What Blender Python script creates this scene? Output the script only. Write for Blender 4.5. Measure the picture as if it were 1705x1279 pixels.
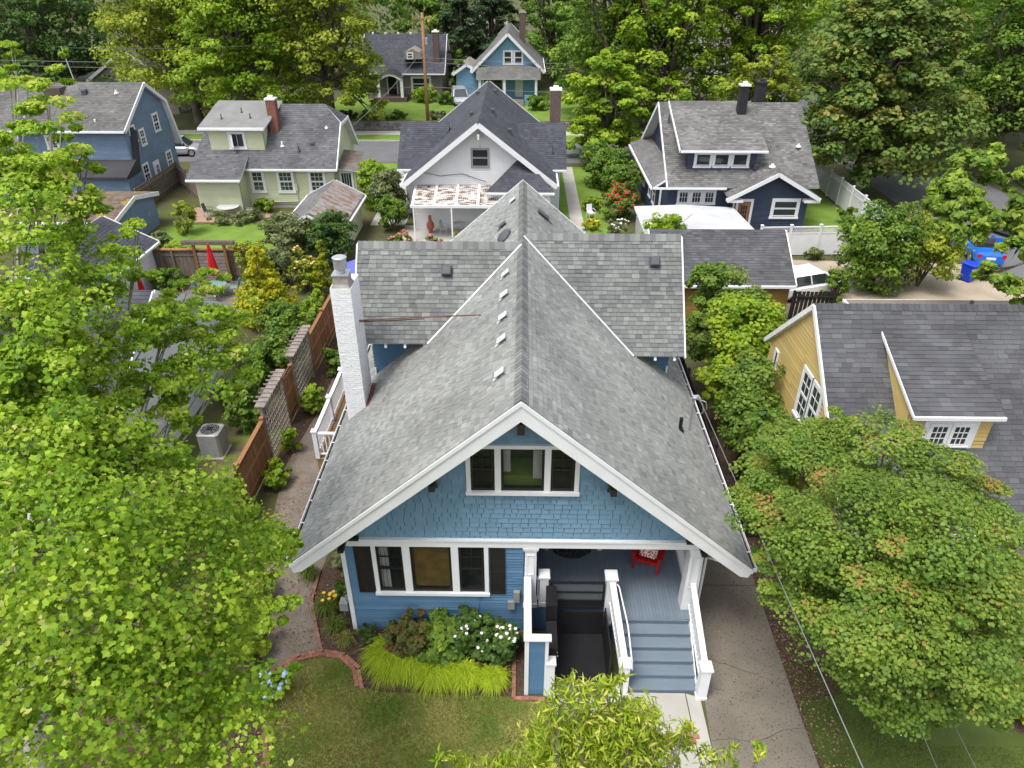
import bpy, math, random
import numpy as np
from mathutils import Vector, Matrix

for o in list(bpy.data.objects): bpy.data.objects.remove(o)
SC = bpy.context.scene
COL = SC.collection
random.seed(7)
RNG = np.random.default_rng(7)

# ---------------------------------------------------------------- camera
F_PX, PITCH, CAM_H = 1190.0, math.radians(31.8), 16.5
YAW = math.atan(15.5 / F_PX / math.cos(PITCH))
cam = bpy.data.cameras.new('camera'); cam_o = bpy.data.objects.new('camera', cam); COL.objects.link(cam_o)
cam.sensor_width = 36; cam.lens = 36 * F_PX / 1705.0
cam.clip_start = 0.1; cam.clip_end = 2000
cam_o.location = (0, 0, CAM_H); cam_o.rotation_euler = (math.pi/2 - PITCH, 0, YAW)
SC.camera = cam_o
CAMP = Vector((0, 0, CAM_H))

# ---------------------------------------------------------------- light: bright overcast
SUN_EL, SUN_AZ = 66, 225          # degrees; azimuth clockwise from +Y
w = bpy.data.worlds.new('World'); SC.world = w; w.use_nodes = True
nt = w.node_tree; nt.nodes.clear()
sky = nt.nodes.new('ShaderNodeTexSky'); sky.sky_type = 'NISHITA'; sky.sun_disc = False
sky.sun_elevation = math.radians(SUN_EL); sky.sun_rotation = math.radians(SUN_AZ)
sky.air_density = 1.0; sky.dust_density = 3.0; sky.ozone_density = 1.0
hs = nt.nodes.new('ShaderNodeHueSaturation'); hs.inputs['Saturation'].default_value = 0.32
bg = nt.nodes.new('ShaderNodeBackground'); bg.inputs['Strength'].default_value = 0.15
wo = nt.nodes.new('ShaderNodeOutputWorld')
nt.links.new(sky.outputs[0], hs.inputs['Color']); nt.links.new(hs.outputs[0], bg.inputs[0]); nt.links.new(bg.outputs[0], wo.inputs[0])
sl = bpy.data.lights.new('sun', 'SUN'); sl.energy = 1.4; sl.angle = math.radians(22); sl.color = (1, 0.97, 0.92)
so = bpy.data.objects.new('sun', sl); COL.objects.link(so)
a, e = math.radians(SUN_AZ), math.radians(SUN_EL)
sdir = Vector((math.sin(a)*math.cos(e), math.cos(a)*math.cos(e), math.sin(e)))
so.rotation_euler = (-sdir).to_track_quat('-Z', 'Y').to_euler(); so.location = sdir * 60
SC.view_settings.view_transform = 'Standard'; SC.view_settings.look = 'None'
SC.view_settings.gamma = 1.0; SC.view_settings.use_curve_mapping = False
SC.view_settings.exposure = 1.12
SC.render.engine = 'CYCLES'

# ---------------------------------------------------------------- materials
def mat(name, c1, c2=None, rough=.7, ns=3.0, nvec=(1,1,1), det=4, bump=0., bs=40., rnd=0., tone=None, metal=0., spec=.3,
        transl=0., speck=None, contrast=.5, coat=0.):
    m = bpy.data.materials.new(name); m.use_nodes = True; t = m.node_tree; N = t.nodes; L = t.links
    p = N['Principled BSDF']; p.inputs['Roughness'].default_value = rough; p.inputs['Metallic'].default_value = metal
    p.inputs['Specular IOR Level'].default_value = spec
    if coat: p.inputs['Coat Weight'].default_value = coat
    geo = N.new('ShaderNodeNewGeometry'); mp = N.new('ShaderNodeMapping'); mp.inputs['Scale'].default_value = nvec
    L.new(geo.outputs['Position'], mp.inputs[0])
    c2 = c2 or tuple(v*.8 for v in c1)
    if tone:
        at = N.new('ShaderNodeAttribute'); at.attribute_name = 'tone'
        cr = N.new('ShaderNodeValToRGB'); els = cr.color_ramp.elements
        while len(els) < len(tone): els.new(.5)
        for i, (pos, c) in enumerate(tone): els[i].position = pos; els[i].color = (*c, 1)
        L.new(at.outputs['Fac'], cr.inputs[0]); col = cr.outputs[0]
        if c1:
            nz = N.new('ShaderNodeTexNoise'); nz.inputs['Scale'].default_value = ns; nz.inputs['Detail'].default_value = det
            L.new(mp.outputs[0], nz.inputs['Vector'])
            mr = N.new('ShaderNodeMapRange'); mr.inputs['From Min'].default_value = .3; mr.inputs['From Max'].default_value = .7
            mr.inputs['To Min'].default_value = 1-contrast*.35; mr.inputs['To Max'].default_value = 1+contrast*.25
            L.new(nz.outputs[0], mr.inputs[0])
            mx = N.new('ShaderNodeVectorMath'); mx.operation = 'SCALE'
            L.new(col, mx.inputs[0]); L.new(mr.outputs[0], mx.inputs['Scale']); col = mx.outputs[0]
    else:
        nz = N.new('ShaderNodeTexNoise'); nz.inputs['Scale'].default_value = ns; nz.inputs['Detail'].default_value = det
        L.new(mp.outputs[0], nz.inputs['Vector'])
        cr = N.new('ShaderNodeValToRGB'); cr.color_ramp.elements[0].position = .5-contrast*.4; cr.color_ramp.elements[1].position = .5+contrast*.4
        cr.color_ramp.elements[0].color = (*c2, 1); cr.color_ramp.elements[1].color = (*c1, 1)
        L.new(nz.outputs[0], cr.inputs[0]); col = cr.outputs[0]
    if speck:      # (scale, threshold, colour): small mineral specks / wear
        n2 = N.new('ShaderNodeTexNoise'); n2.inputs['Scale'].default_value = speck[0]; n2.inputs['Detail'].default_value = 3
        L.new(mp.outputs[0], n2.inputs['Vector'])
        r2 = N.new('ShaderNodeMapRange'); r2.inputs['From Min'].default_value = speck[1]; r2.inputs['From Max'].default_value = speck[1]+.05
        L.new(n2.outputs[0], r2.inputs[0])
        m2 = N.new('ShaderNodeMix'); m2.data_type = 'RGBA'; L.new(r2.outputs[0], m2.inputs[0]); L.new(col, m2.inputs[6]); m2.inputs[7].default_value = (*speck[2], 1)
        col = m2.outputs[2]
    if rnd:
        oi = N.new('ShaderNodeObjectInfo'); mr = N.new('ShaderNodeMapRange'); mr.inputs['To Min'].default_value = 1-rnd; mr.inputs['To Max'].default_value = 1+rnd*.7
        L.new(oi.outputs['Random'], mr.inputs[0]); mx = N.new('ShaderNodeVectorMath'); mx.operation = 'SCALE'
        L.new(col, mx.inputs[0]); L.new(mr.outputs[0], mx.inputs['Scale']); col = mx.outputs[0]
    L.new(col, p.inputs['Base Color'])
    if bump:
        n3 = N.new('ShaderNodeTexNoise'); n3.inputs['Scale'].default_value = bs; n3.inputs['Detail'].default_value = 3; L.new(mp.outputs[0], n3.inputs['Vector'])
        b = N.new('ShaderNodeBump'); b.inputs['Strength'].default_value = bump; b.inputs['Distance'].default_value = .02
        L.new(n3.outputs[0], b.inputs['Height']); L.new(b.outputs[0], p.inputs['Normal'])
    if transl:
        tr = N.new('ShaderNodeBsdfTranslucent'); L.new(col, tr.inputs[0]); ms = N.new('ShaderNodeMixShader'); ms.inputs[0].default_value = transl
        out = N['Material Output']; L.new(p.outputs[0], ms.inputs[1]); L.new(tr.outputs[0], ms.inputs[2]); L.new(ms.outputs[0], out.inputs[0])
    return m

def glass(name, tint=(.02,.025,.03), alpha=.35, rough=.03):
    m = bpy.data.materials.new(name); m.use_nodes = True; N = m.node_tree.nodes; L = m.node_tree.links
    p = N['Principled BSDF']; p.inputs['Base Color'].default_value = (*tint, 1); p.inputs['Roughness'].default_value = rough
    p.inputs['Specular IOR Level'].default_value = .6
    if alpha < 1:
        tr = N.new('ShaderNodeBsdfTransparent'); ms = N.new('ShaderNodeMixShader'); ms.inputs[0].default_value = alpha
        L.new(tr.outputs[0], ms.inputs[1]); L.new(p.outputs[0], ms.inputs[2]); L.new(ms.outputs[0], N['Material Output'].inputs[0])
    return m

G = lambda v: (v, v, v)
MAT = dict(
    shingle=mat('shingle_grey', G(1), tone=[(0,(.08,.083,.082)),(.35,(.135,.140,.136)),(.7,(.225,.23,.218)),(1,(.31,.315,.30))], ns=.45, det=7, contrast=.6, rough=.92, bump=.35, bs=120, spec=.15),
    shingle_dk=mat('shingle_charcoal', G(1), tone=[(0,(.045,.045,.048)),(.5,(.08,.081,.087)),(1,(.13,.13,.137))], ns=.6, contrast=.6, rough=.92, bump=.3, bs=100, spec=.15),
    shingle_md=mat('shingle_weathered', G(1), tone=[(0,(.085,.083,.08)),(.5,(.135,.132,.128)),(1,(.20,.196,.19))], ns=.6, contrast=.7, rough=.92, bump=.3, bs=100, spec=.15),
    shingle_bk=mat('shingle_slate', G(1), tone=[(0,(.032,.033,.041)),(.5,(.058,.06,.073)),(1,(.092,.094,.108))], ns=.6, contrast=.5, rough=.9, bump=.3, bs=100, spec=.15),
    shingle_br=mat('shingle_brown', G(1), tone=[(0,(.09,.075,.065)),(.5,(.15,.13,.115)),(1,(.22,.19,.17))], ns=.6, contrast=.6, rough=.92, spec=.15),
    shingle_tn=mat('shingle_tan', G(1), tone=[(0,(.16,.14,.12)),(.5,(.24,.215,.185)),(1,(.32,.29,.25))], ns=.6, contrast=.5, rough=.92, spec=.15),
    moss=mat('mossy_shingle', (.17,.13,.10), (.08,.055,.045), ns=2.5, rough=.95, bump=.5, bs=25, speck=(1.3,.56,(.24,.17,.03))),
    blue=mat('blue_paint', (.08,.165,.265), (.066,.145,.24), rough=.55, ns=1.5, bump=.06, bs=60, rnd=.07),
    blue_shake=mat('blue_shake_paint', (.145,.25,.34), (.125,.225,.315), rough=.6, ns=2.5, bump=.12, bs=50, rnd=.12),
    white=mat('white_paint', (.69,.69,.70), (.63,.635,.645), rough=.5, ns=2.0, bump=.03, bs=50, rnd=.03),
    offwhite=mat('offwhite_paint', (.74,.73,.69), (.62,.61,.57), rough=.6, ns=2.0),
    white_brick=mat('white_painted_brick', (.76,.76,.77), (.68,.68,.69), rough=.7, ns=6, bump=.15, bs=40),
    steps=mat('grey_porch_paint', (.16,.20,.24), (.135,.17,.21), rough=.45, ns=1.3, rnd=.05, nvec=(1,3,1), bump=.04),
    riser=mat('shaded_riser_paint', (.135,.17,.21), (.12,.155,.19), rough=.5, ns=1.5),  # tread grey made darker: shade on the risers put into the colour
    black=mat('black_metal', (.012,.012,.014), (.008,.008,.009), rough=.45, spec=.4),
    dkbrown=mat('dark_brown_paint', (.022,.018,.018), (.014,.012,.012), rough=.5),
    sashdk=mat('dark_sash_paint', (.018,.015,.014), (.012,.011,.010), rough=.4),
    interior=mat('dark_interior', (.03,.027,.025), (.012,.011,.01), ns=1.5, rough=.9),
    curtain=mat('curtain_cloth', (.55,.55,.54), (.36,.36,.35), ns=9, nvec=(3,3,.3), rough=.9),
    blind=mat('amber_blind', (.20,.12,.02), (.11,.068,.01), ns=5, rough=.35, spec=.5, det=3),
    pane=glass('window_glass', alpha=.35), pane_dk=glass('dark_window_glass', (.03,.035,.04), alpha=1.0, rough=.04),
    smoked=glass('smoked_panel', (.10,.11,.12), alpha=.75),
    metal=mat('galvanised_metal', (.55,.56,.57), (.42,.43,.44), rough=.35, metal=.7, ns=5),
    alum=mat('aluminium_vent', (.62,.63,.64), (.5,.51,.52), rough=.45, metal=.4, ns=8),
    vent_dk=mat('dark_vent', (.075,.078,.09), (.055,.056,.065), rough=.5),
    rust=mat('rusty_rod', (.16,.075,.04), (.07,.035,.025), rough=.8, ns=6),
    deck=mat('deck_board', (.30,.185,.095), (.21,.125,.065), rough=.6, ns=3, nvec=(8,1,1), rnd=.12, bump=.1),
    cedar=mat('cedar_board', (.33,.155,.065), (.17,.085,.042), rough=.8, ns=3, nvec=(5,5,.5), rnd=.28, bump=.2, bs=30),
    oldwood=mat('weathered_board', (.20,.165,.13), (.11,.088,.07), rough=.9, ns=3, nvec=(6,6,.5), rnd=.2, bump=.2, bs=30),
    darkwood=mat('dark_stained_board', (.035,.03,.027), (.018,.015,.014), rough=.8, ns=3, nvec=(6,6,.5), rnd=.3),
    trellis=mat('greyed_trellis', (.27,.23,.205), (.18,.15,.135), rough=.9, ns=4, rnd=.12),
    drive=mat('aggregate_concrete', (.185,.162,.13), (.135,.117,.093), rough=.95, ns=.8, contrast=.4, det=7, bump=.6, bs=70, speck=(26,.60,(.07,.057,.045)), rnd=.06),
    concrete=mat('pale_concrete', (.40,.385,.355), (.32,.305,.275), rough=.9, ns=1.2, contrast=.8, bump=.12, bs=90, rnd=.05),
    asphalt=mat('asphalt', (.135,.135,.14), (.10,.10,.105), rough=.9, ns=.5, bump=.3, bs=60, contrast=.8),
    soil=mat('bark_mulch', (.095,.06,.042), (.035,.022,.016), rough=1, ns=14, bump=.9, bs=25, speck=(22,.64,(.19,.13,.09))),
    path=mat('gravel_path', (.20,.168,.138), (.125,.10,.08), rough=1, ns=2.2, contrast=.7, bump=.7, bs=45, speck=(40,.63,(.33,.26,.20))),
    lawn=mat('lawn_ground', (.25,.24,.075), (.09,.155,.022), rough=1, ns=.75, contrast=.35, bump=.6, bs=60, det=6, speck=(1.6,.66,(.22,.19,.085))),
    lawn_gr=mat('green_lawn', (.16,.24,.035), (.09,.16,.02), rough=1, ns=.9, contrast=.6, bump=.6, bs=60, det=6),
    lawn_dk=mat('dark_lawn', (.075,.105,.022), (.035,.06,.012), rough=1, ns=.8, contrast=.6, bump=.6, bs=60, det=6, speck=(1.2,.68,(.15,.12,.05))),  # darker green lawn with tan flecks
    ground=mat('garden_ground', (.085,.10,.03), (.055,.045,.025), rough=1, ns=.35, contrast=.6, bump=.6, bs=20, det=7),
    brick=mat('red_brick', (.31,.145,.10), (.20,.085,.06), rough=.9, ns=6, rnd=.22, bump=.3, bs=40),
    brick_ch=mat('chimney_brick', (.28,.10,.065), (.17,.06,.045), rough=.9, ns=8, bump=.3, bs=30, rnd=.1),
    brick_dk=mat('brown_chimney_brick', (.15,.095,.085), (.08,.05,.045), rough=.9, ns=8, bump=.3, bs=30),
    soot=mat('dark_chimney_brick', (.035,.033,.036), (.02,.019,.02), rough=.9, ns=6, bump=.3),
    stone=mat('field_stone', (.26,.24,.22), (.12,.11,.10), rough=.95, ns=3, bump=.5, bs=8, rnd=.3),
    mortar=mat('grey_mortar', (.33,.31,.29), (.22,.2,.18), rough=.95, ns=5),
    yellow=mat('yellow_siding', (.47,.345,.13), (.42,.305,.11), rough=.6, ns=1.2, bump=.05),
    ochre=mat('ochre_siding', (.34,.215,.055), (.30,.185,.045), rough=.6, ns=1.2),
    palegreen=mat('pale_green_siding', (.50,.51,.345), (.44,.455,.305), rough=.6, ns=1.0),
    navy=mat('navy_siding', (.034,.047,.08), (.028,.04,.07), rough=.55, ns=1.5),
    slateblue=mat('peeling_blue_siding', (.145,.205,.285), (.115,.17,.245), rough=.7, ns=1.2, speck=(2.2,.70,(.55,.52,.47)), nvec=(1,1,3)),
    skyblue=mat('sky_blue_siding', (.17,.32,.45), (.14,.27,.39), rough=.6, ns=1.2),
    vinyl=mat('white_siding', (.66,.66,.665), (.59,.59,.60), rough=.5, ns=1.0),
    greige=mat('grey_brown_siding', (.22,.20,.165), (.17,.155,.13), rough=.7, ns=1.0),
    palehouse=mat('pale_siding', (.45,.46,.45), (.38,.39,.38), rough=.7, ns=1.0),
    membrane=mat('white_roof_membrane', (.46,.465,.485), (.36,.365,.385), rough=.6, ns=.7),
    red=mat('red_paint', (.42,.012,.012), (.33,.008,.008), rough=.4, ns=3),
    redcloth=mat('red_canvas', (.52,.012,.018), (.40,.008,.012), rough=.8, ns=4),
    blueplastic=mat('blue_plastic', (.012,.05,.55), (.01,.04,.45), rough=.4, ns=2),
    bluecloth=mat('blue_canvas', (.10,.12,.42), (.075,.09,.34), rough=.8, ns=3),
    tealmetal=mat('teal_metal', (.16,.27,.27), (.11,.2,.2), rough=.5, ns=4),
    acgrey=mat('grey_metal_cabinet', (.33,.325,.31), (.26,.255,.25), rough=.5, ns=4, metal=.2),
    terracotta=mat('terracotta', (.36,.13,.065), (.27,.09,.05), rough=.9, ns=4),
    pole=mat('wooden_pole', (.33,.18,.085), (.21,.115,.06), rough=.9, ns=3, nvec=(4,4,.4)),
    wire=mat('cable', (.20,.20,.195), (.15,.15,.15), rough=.6), wire_dk=mat('dark_cable', (.04,.04,.04), rough=.6),
    bark=mat('bark', (.15,.125,.10), (.06,.05,.04), rough=.95, ns=5, nvec=(1,1,.3), bump=.8, bs=14),
    bark_pale=mat('lichen_bark', (.32,.31,.26), (.15,.135,.11), rough=.95, ns=7, bump=.8, bs=14),
    tyre=mat('tyre_rubber', (.018,.018,.018), rough=.85), rim=mat('alloy_rim', (.5,.5,.51), rough=.3, metal=.7),
    carblue=mat('blue_car_paint', (.012,.13,.50), (.01,.11,.44), rough=.3, coat=.6), cargrey=mat('grey_car_paint', (.16,.165,.18), (.14,.145,.155), rough=.35, metal=.3, coat=.5),
    carsilver=mat('silver_car_paint', (.42,.44,.47), (.38,.40,.43), rough=.3, metal=.3, coat=.5), carwhite=mat('white_car_paint', (.8,.8,.8), (.76,.76,.76), rough=.3, coat=.5),
    lightred=mat('tail_lamp', (.5,.01,.01), rough=.2), lightclear=mat('head_lamp', (.7,.72,.75), rough=.15),
    mat_rug=mat('dark_doormat', (.06,.06,.065), (.01,.01,.012), ns=22, rough=.95, contrast=.15, speck=(14,.6,(.12,.12,.12))),
    cushion=mat('patterned_cushion', (.75,.73,.70), (.55,.04,.04), ns=26, rough=.9, contrast=.12, det=0),
    wicker=mat('rusty_panel', (.20,.125,.095), (.24,.235,.23), rough=.85, ns=2.2, contrast=.3),
    petal_white=mat('white_petal', (.80,.76,.74), (.72,.62,.62), rough=.8, ns=9), petal_pink=mat('pink_petal', (.60,.16,.22), (.45,.07,.12), rough=.8, ns=9),
    petal_red=mat('red_petal', (.50,.03,.05), (.36,.015,.03), rough=.8, ns=9), petal_blue=mat('blue_petal', (.33,.47,.74), (.50,.62,.72), rough=.8, ns=6),
    petal_yel=mat('yellow_petal', (.72,.48,.05), (.62,.36,.03), rough=.8, ns=6), petal_or=mat('orange_petal', (.70,.33,.12), (.62,.42,.18), rough=.8, ns=6),
)
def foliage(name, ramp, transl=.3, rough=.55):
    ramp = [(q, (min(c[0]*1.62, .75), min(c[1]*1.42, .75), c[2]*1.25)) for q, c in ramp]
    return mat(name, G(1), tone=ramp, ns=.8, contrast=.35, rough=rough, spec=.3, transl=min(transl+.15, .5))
LEAF = dict(
    maple=foliage('maple_leaf', [(0,(.045,.115,.012)),(.4,(.115,.23,.017)),(.75,(.215,.345,.027)),(.93,(.29,.39,.06)),(1,(.38,.42,.16))], .35),
    lime=foliage('lime_leaf', [(0,(.07,.15,.014)),(.45,(.17,.28,.022)),(.8,(.29,.38,.035)),(1,(.44,.48,.13))], .4),
    redtip=foliage('red_tipped_leaf', [(0,(.035,.085,.016)),(.45,(.088,.17,.024)),(.8,(.15,.23,.036)),(.95,(.20,.215,.05)),(1,(.25,.14,.06))], .3),
    green=foliage('green_leaf', [(0,(.03,.08,.013)),(.5,(.078,.16,.022)),(.85,(.14,.235,.032)),(1,(.20,.29,.045))], .3),
    bright=foliage('bright_leaf', [(0,(.055,.13,.012)),(.5,(.14,.255,.02)),(1,(.29,.39,.04))], .35),
    yellowgreen=foliage('yellow_green_leaf', [(0,(.06,.115,.014)),(.5,(.155,.225,.023)),(1,(.285,.335,.042))], .3),
    dark=foliage('dark_leaf', [(0,(.018,.05,.012)),(.5,(.042,.098,.019)),(1,(.085,.155,.028))], .25),
    greygreen=foliage('grey_green_leaf', [(0,(.045,.075,.03)),(.5,(.095,.135,.055)),(1,(.18,.225,.10))], .25),
    chestnut=foliage('seed_green_leaf', [(0,(.028,.075,.018)),(.5,(.078,.145,.028)),(.8,(.135,.18,.036)),(1,(.22,.185,.055))], .25),
    gold=foliage('gold_needle', [(0,(.09,.15,.010)),(.5,(.24,.29,.014)),(1,(.42,.41,.02))], .3),
    hakone=foliage('lime_grass_blade', [(0,(.11,.20,.012)),(.5,(.24,.36,.016)),(1,(.40,.50,.05))], .35),
    grass=foliage('grass_blade', [(0,(.045,.10,.014)),(.5,(.145,.17,.04)),(1,(.27,.25,.10))], .3),
    grass_gr=foliage('green_grass_blade', [(0,(.04,.08,.012)),(.5,(.075,.125,.02)),(1,(.15,.18,.04))], .3),
    burgundy=foliage('burgundy_leaf', [(0,(.03,.055,.014)),(.5,(.065,.095,.02)),(1,(.12,.055,.03))], .25),
    conifer=foliage('conifer_needle', [(0,(.012,.034,.014)),(.5,(.028,.062,.024)),(1,(.055,.10,.035))], .15),
)

# ---------------------------------------------------------------- object helpers
OFF = {}
def tag(o, label=None, cat=None, group=None, kind=None):
    if label: o['label'] = label
    if cat: o['category'] = cat
    if group: o['group'] = group
    if kind: o['kind'] = kind
    return o
def thing(name, label, cat, loc=(0,0,0), group=None):
    o = bpy.data.objects.new(name, None); COL.objects.link(o); o.location = loc; o.empty_display_size = .2
    OFF[o.name] = Vector(loc); tag(o, label, cat, group); return o
def link(name, me, parent=None):
    o = bpy.data.objects.new(name, me); COL.objects.link(o)
    if parent is not None:
        o.parent = parent; OFF[o.name] = OFF.get(parent.name, Vector())
    return o

class MB:
    def __init__(s): s.v = []; s.f = []; s.t = []
    def quad(s, a, b, c, d, tone=.5):
        n = len(s.v); s.v += [tuple(a), tuple(b), tuple(c), tuple(d)]; s.f.append((n, n+1, n+2, n+3)); s.t.append(tone)
    def poly(s, pts, tone=.5):
        n = len(s.v); s.v += [tuple(p) for p in pts]; s.f.append(tuple(range(n, n+len(pts)))); s.t.append(tone)
    def box(s, x0, x1, y0, y1, z0, z1, tone=.5):
        n = len(s.v); s.v += [(x, y, z) for z in (z0, z1) for y in (y0, y1) for x in (x0, x1)]
        for q in ((0,2,3,1), (4,5,7,6), (0,1,5,4), (2,6,7,3), (0,4,6,2), (1,3,7,5)): s.f.append(tuple(n+i for i in q)); s.t.append(tone)
    def fbox(s, O, u, n_, u0, u1, z0, z1, n0, n1, tone=.5):     # box in a wall frame: u along wall, n outward
        k = len(s.v); Z = Vector((0,0,1))
        s.v += [tuple(O + u*a + n_*b + Z*c) for c in (z0, z1) for b in (n0, n1) for a in (u0, u1)]
        for q in ((0,2,3,1), (4,5,7,6), (0,1,5,4), (2,6,7,3), (0,4,6,2), (1,3,7,5)): s.f.append(tuple(k+i for i in q)); s.t.append(tone)
    def beam(s, p, q, w, h, up=(0,0,1), tone=.5):
        p, q = Vector(p), Vector(q); d = (q-p).normalized(); r = d.cross(Vector(up))
        r = (r.normalized() if r.length > 1e-4 else Vector((1,0,0)))*w/2; t = r.cross(d).normalized()*h/2; k = len(s.v)
        s.v += [tuple(c + a*r + b*t) for c in (p, q) for b in (-1, 1) for a in (-1, 1)]
        for f in ((0,1,3,2), (4,6,7,5), (0,4,5,1), (2,3,7,6), (0,2,6,4), (1,5,7,3)): s.f.append(tuple(k+i for i in f)); s.t.append(tone)
    def prism(s, pts, vec, tone=.5):
        n = len(s.v); m = len(pts); vec = Vector(vec)
        s.v += [tuple(p) for p in pts] + [tuple(Vector(p)+vec) for p in pts]
        s.f.append(tuple(range(n+m-1, n-1, -1))); s.f.append(tuple(range(n+m, n+2*m))); s.t += [tone, tone]
        for i in range(m): j = (i+1) % m; s.f.append((n+i, n+j, n+m+j, n+m+i)); s.t.append(tone)
    def tube(s, pts, rad, n=6, caps=True, tone=.5):
        pts = [Vector(p) for p in pts]; rr = rad if hasattr(rad, '__len__') else [rad]*len(pts); k = len(s.v); ref = None
        for i, p in enumerate(pts):
            d = (pts[min(i+1, len(pts)-1)] - pts[max(i-1, 0)]).normalized()
            if ref is None: ref = d.orthogonal().normalized()
            ref = (ref - d*ref.dot(d)); ref = ref.normalized() if ref.length > 1e-5 else d.orthogonal().normalized()
            b = d.cross(ref)
            for j in range(n):
                a = 2*math.pi*j/n; s.v.append(tuple(p + (ref*math.cos(a) + b*math.sin(a))*rr[i]))
        for i in range(len(pts)-1):
            for j in range(n):
                s.f.append((k+i*n+j, k+i*n+(j+1)%n, k+(i+1)*n+(j+1)%n, k+(i+1)*n+j)); s.t.append(tone)
        if caps:
            s.f.append(tuple(k+j for j in range(n-1, -1, -1))); s.f.append(tuple(k+(len(pts)-1)*n+j for j in range(n))); s.t += [tone]*2
    def lathe(s, c, prof, n=16, tone=.5):          # prof: (radius, z)
        s.tube([(c[0], c[1], c[2]+z) for r, z in prof], [r for r, z in prof], n, tone=tone) if 0 else None
        k = len(s.v)
        for r, z in prof:
            for j in range(n):
                a = 2*math.pi*j/n; s.v.append((c[0]+r*math.cos(a), c[1]+r*math.sin(a), c[2]+z))
        for i in range(len(prof)-1):
            for j in range(n): s.f.append((k+i*n+j, k+i*n+(j+1)%n, k+(i+1)*n+(j+1)%n, k+(i+1)*n+j)); s.t.append(tone)
        s.f.append(tuple(k+j for j in range(n-1, -1, -1))); s.f.append(tuple(k+(len(prof)-1)*n+j for j in range(n))); s.t += [tone]*2
    def loft(s, rings, tone=.5):
        k = len(s.v); n = len(rings[0])
        for r in rings: s.v += [tuple(p) for p in r]
        for i in range(len(rings)-1):
            for j in range(n): s.f.append((k+i*n+j, k+i*n+(j+1)%n, k+(i+1)*n+(j+1)%n, k+(i+1)*n+j)); s.t.append(tone)
        s.f.append(tuple(k+j for j in range(n-1, -1, -1))); s.f.append(tuple(k+(len(rings)-1)*n+j for j in range(n))); s.t += [tone]*2
    def build(s, name, m, parent=None, smooth=False, tones=False, kind=None, label=None):
        off = OFF.get(parent.name, Vector()) if parent is not None else Vector()
        me = bpy.data.meshes.new(name); me.from_pydata([(x-off.x, y-off.y, z-off.z) for x, y, z in s.v], [], s.f)
        me.materials.append(MAT[m] if isinstance(m, str) else m)
        if tones:
            at = me.attributes.new('tone', 'FLOAT', 'FACE'); at.data.foreach_set('value', s.t)
        if smooth: me.shade_smooth()
        o = link(name, me, parent)
        if kind: o['kind'] = kind
        if label: o['label'] = label
        return o

_cube = {}
def piece(name, m, parent, x, y, z, mtx=None):
    """one board, brick or slat: a shared unit cube with slightly eased edges, placed by its own matrix"""
    if m not in _cube:
        b = MB(); e = .03
        # unit cube with chamfered top/front reading: kept at 12 faces
        b.box(-.5, .5, -.5, .5, -.5, .5)
        me = bpy.data.meshes.new('board'); me.from_pydata(b.v, [], b.f); me.materials.append(MAT[m]); _cube[m] = me
    o = link(name, _cube[m], parent); off = OFF.get(parent.name, Vector())
    if mtx is None:
        mtx = Matrix.Translation(((x[0]+x[1])/2, (y[0]+y[1])/2, (z[0]+z[1])/2)) @ Matrix.Diagonal((abs(x[1]-x[0]), abs(y[1]-y[0]), abs(z[1]-z[0]), 1))
    o.matrix_basis = Matrix.Translation(-off) @ mtx
    return o
def bar(name, m, parent, p, q, w, h, up=(0,0,1)):
    p, q = Vector(p), Vector(q); d = (q-p); r = d.cross(Vector(up))
    r = r.normalized() if r.length > 1e-5 else Vector((1,0,0)); t = r.cross(d).normalized()
    mt = Matrix(((r.x*w, d.x, t.x*h, (p.x+q.x)/2), (r.y*w, d.y, t.y*h, (p.y+q.y)/2), (r.z*w, d.z, t.z*h, (p.z+q.z)/2), (0,0,0,1)))
    return piece(name, m, parent, 0, 0, 0, mt)

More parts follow.
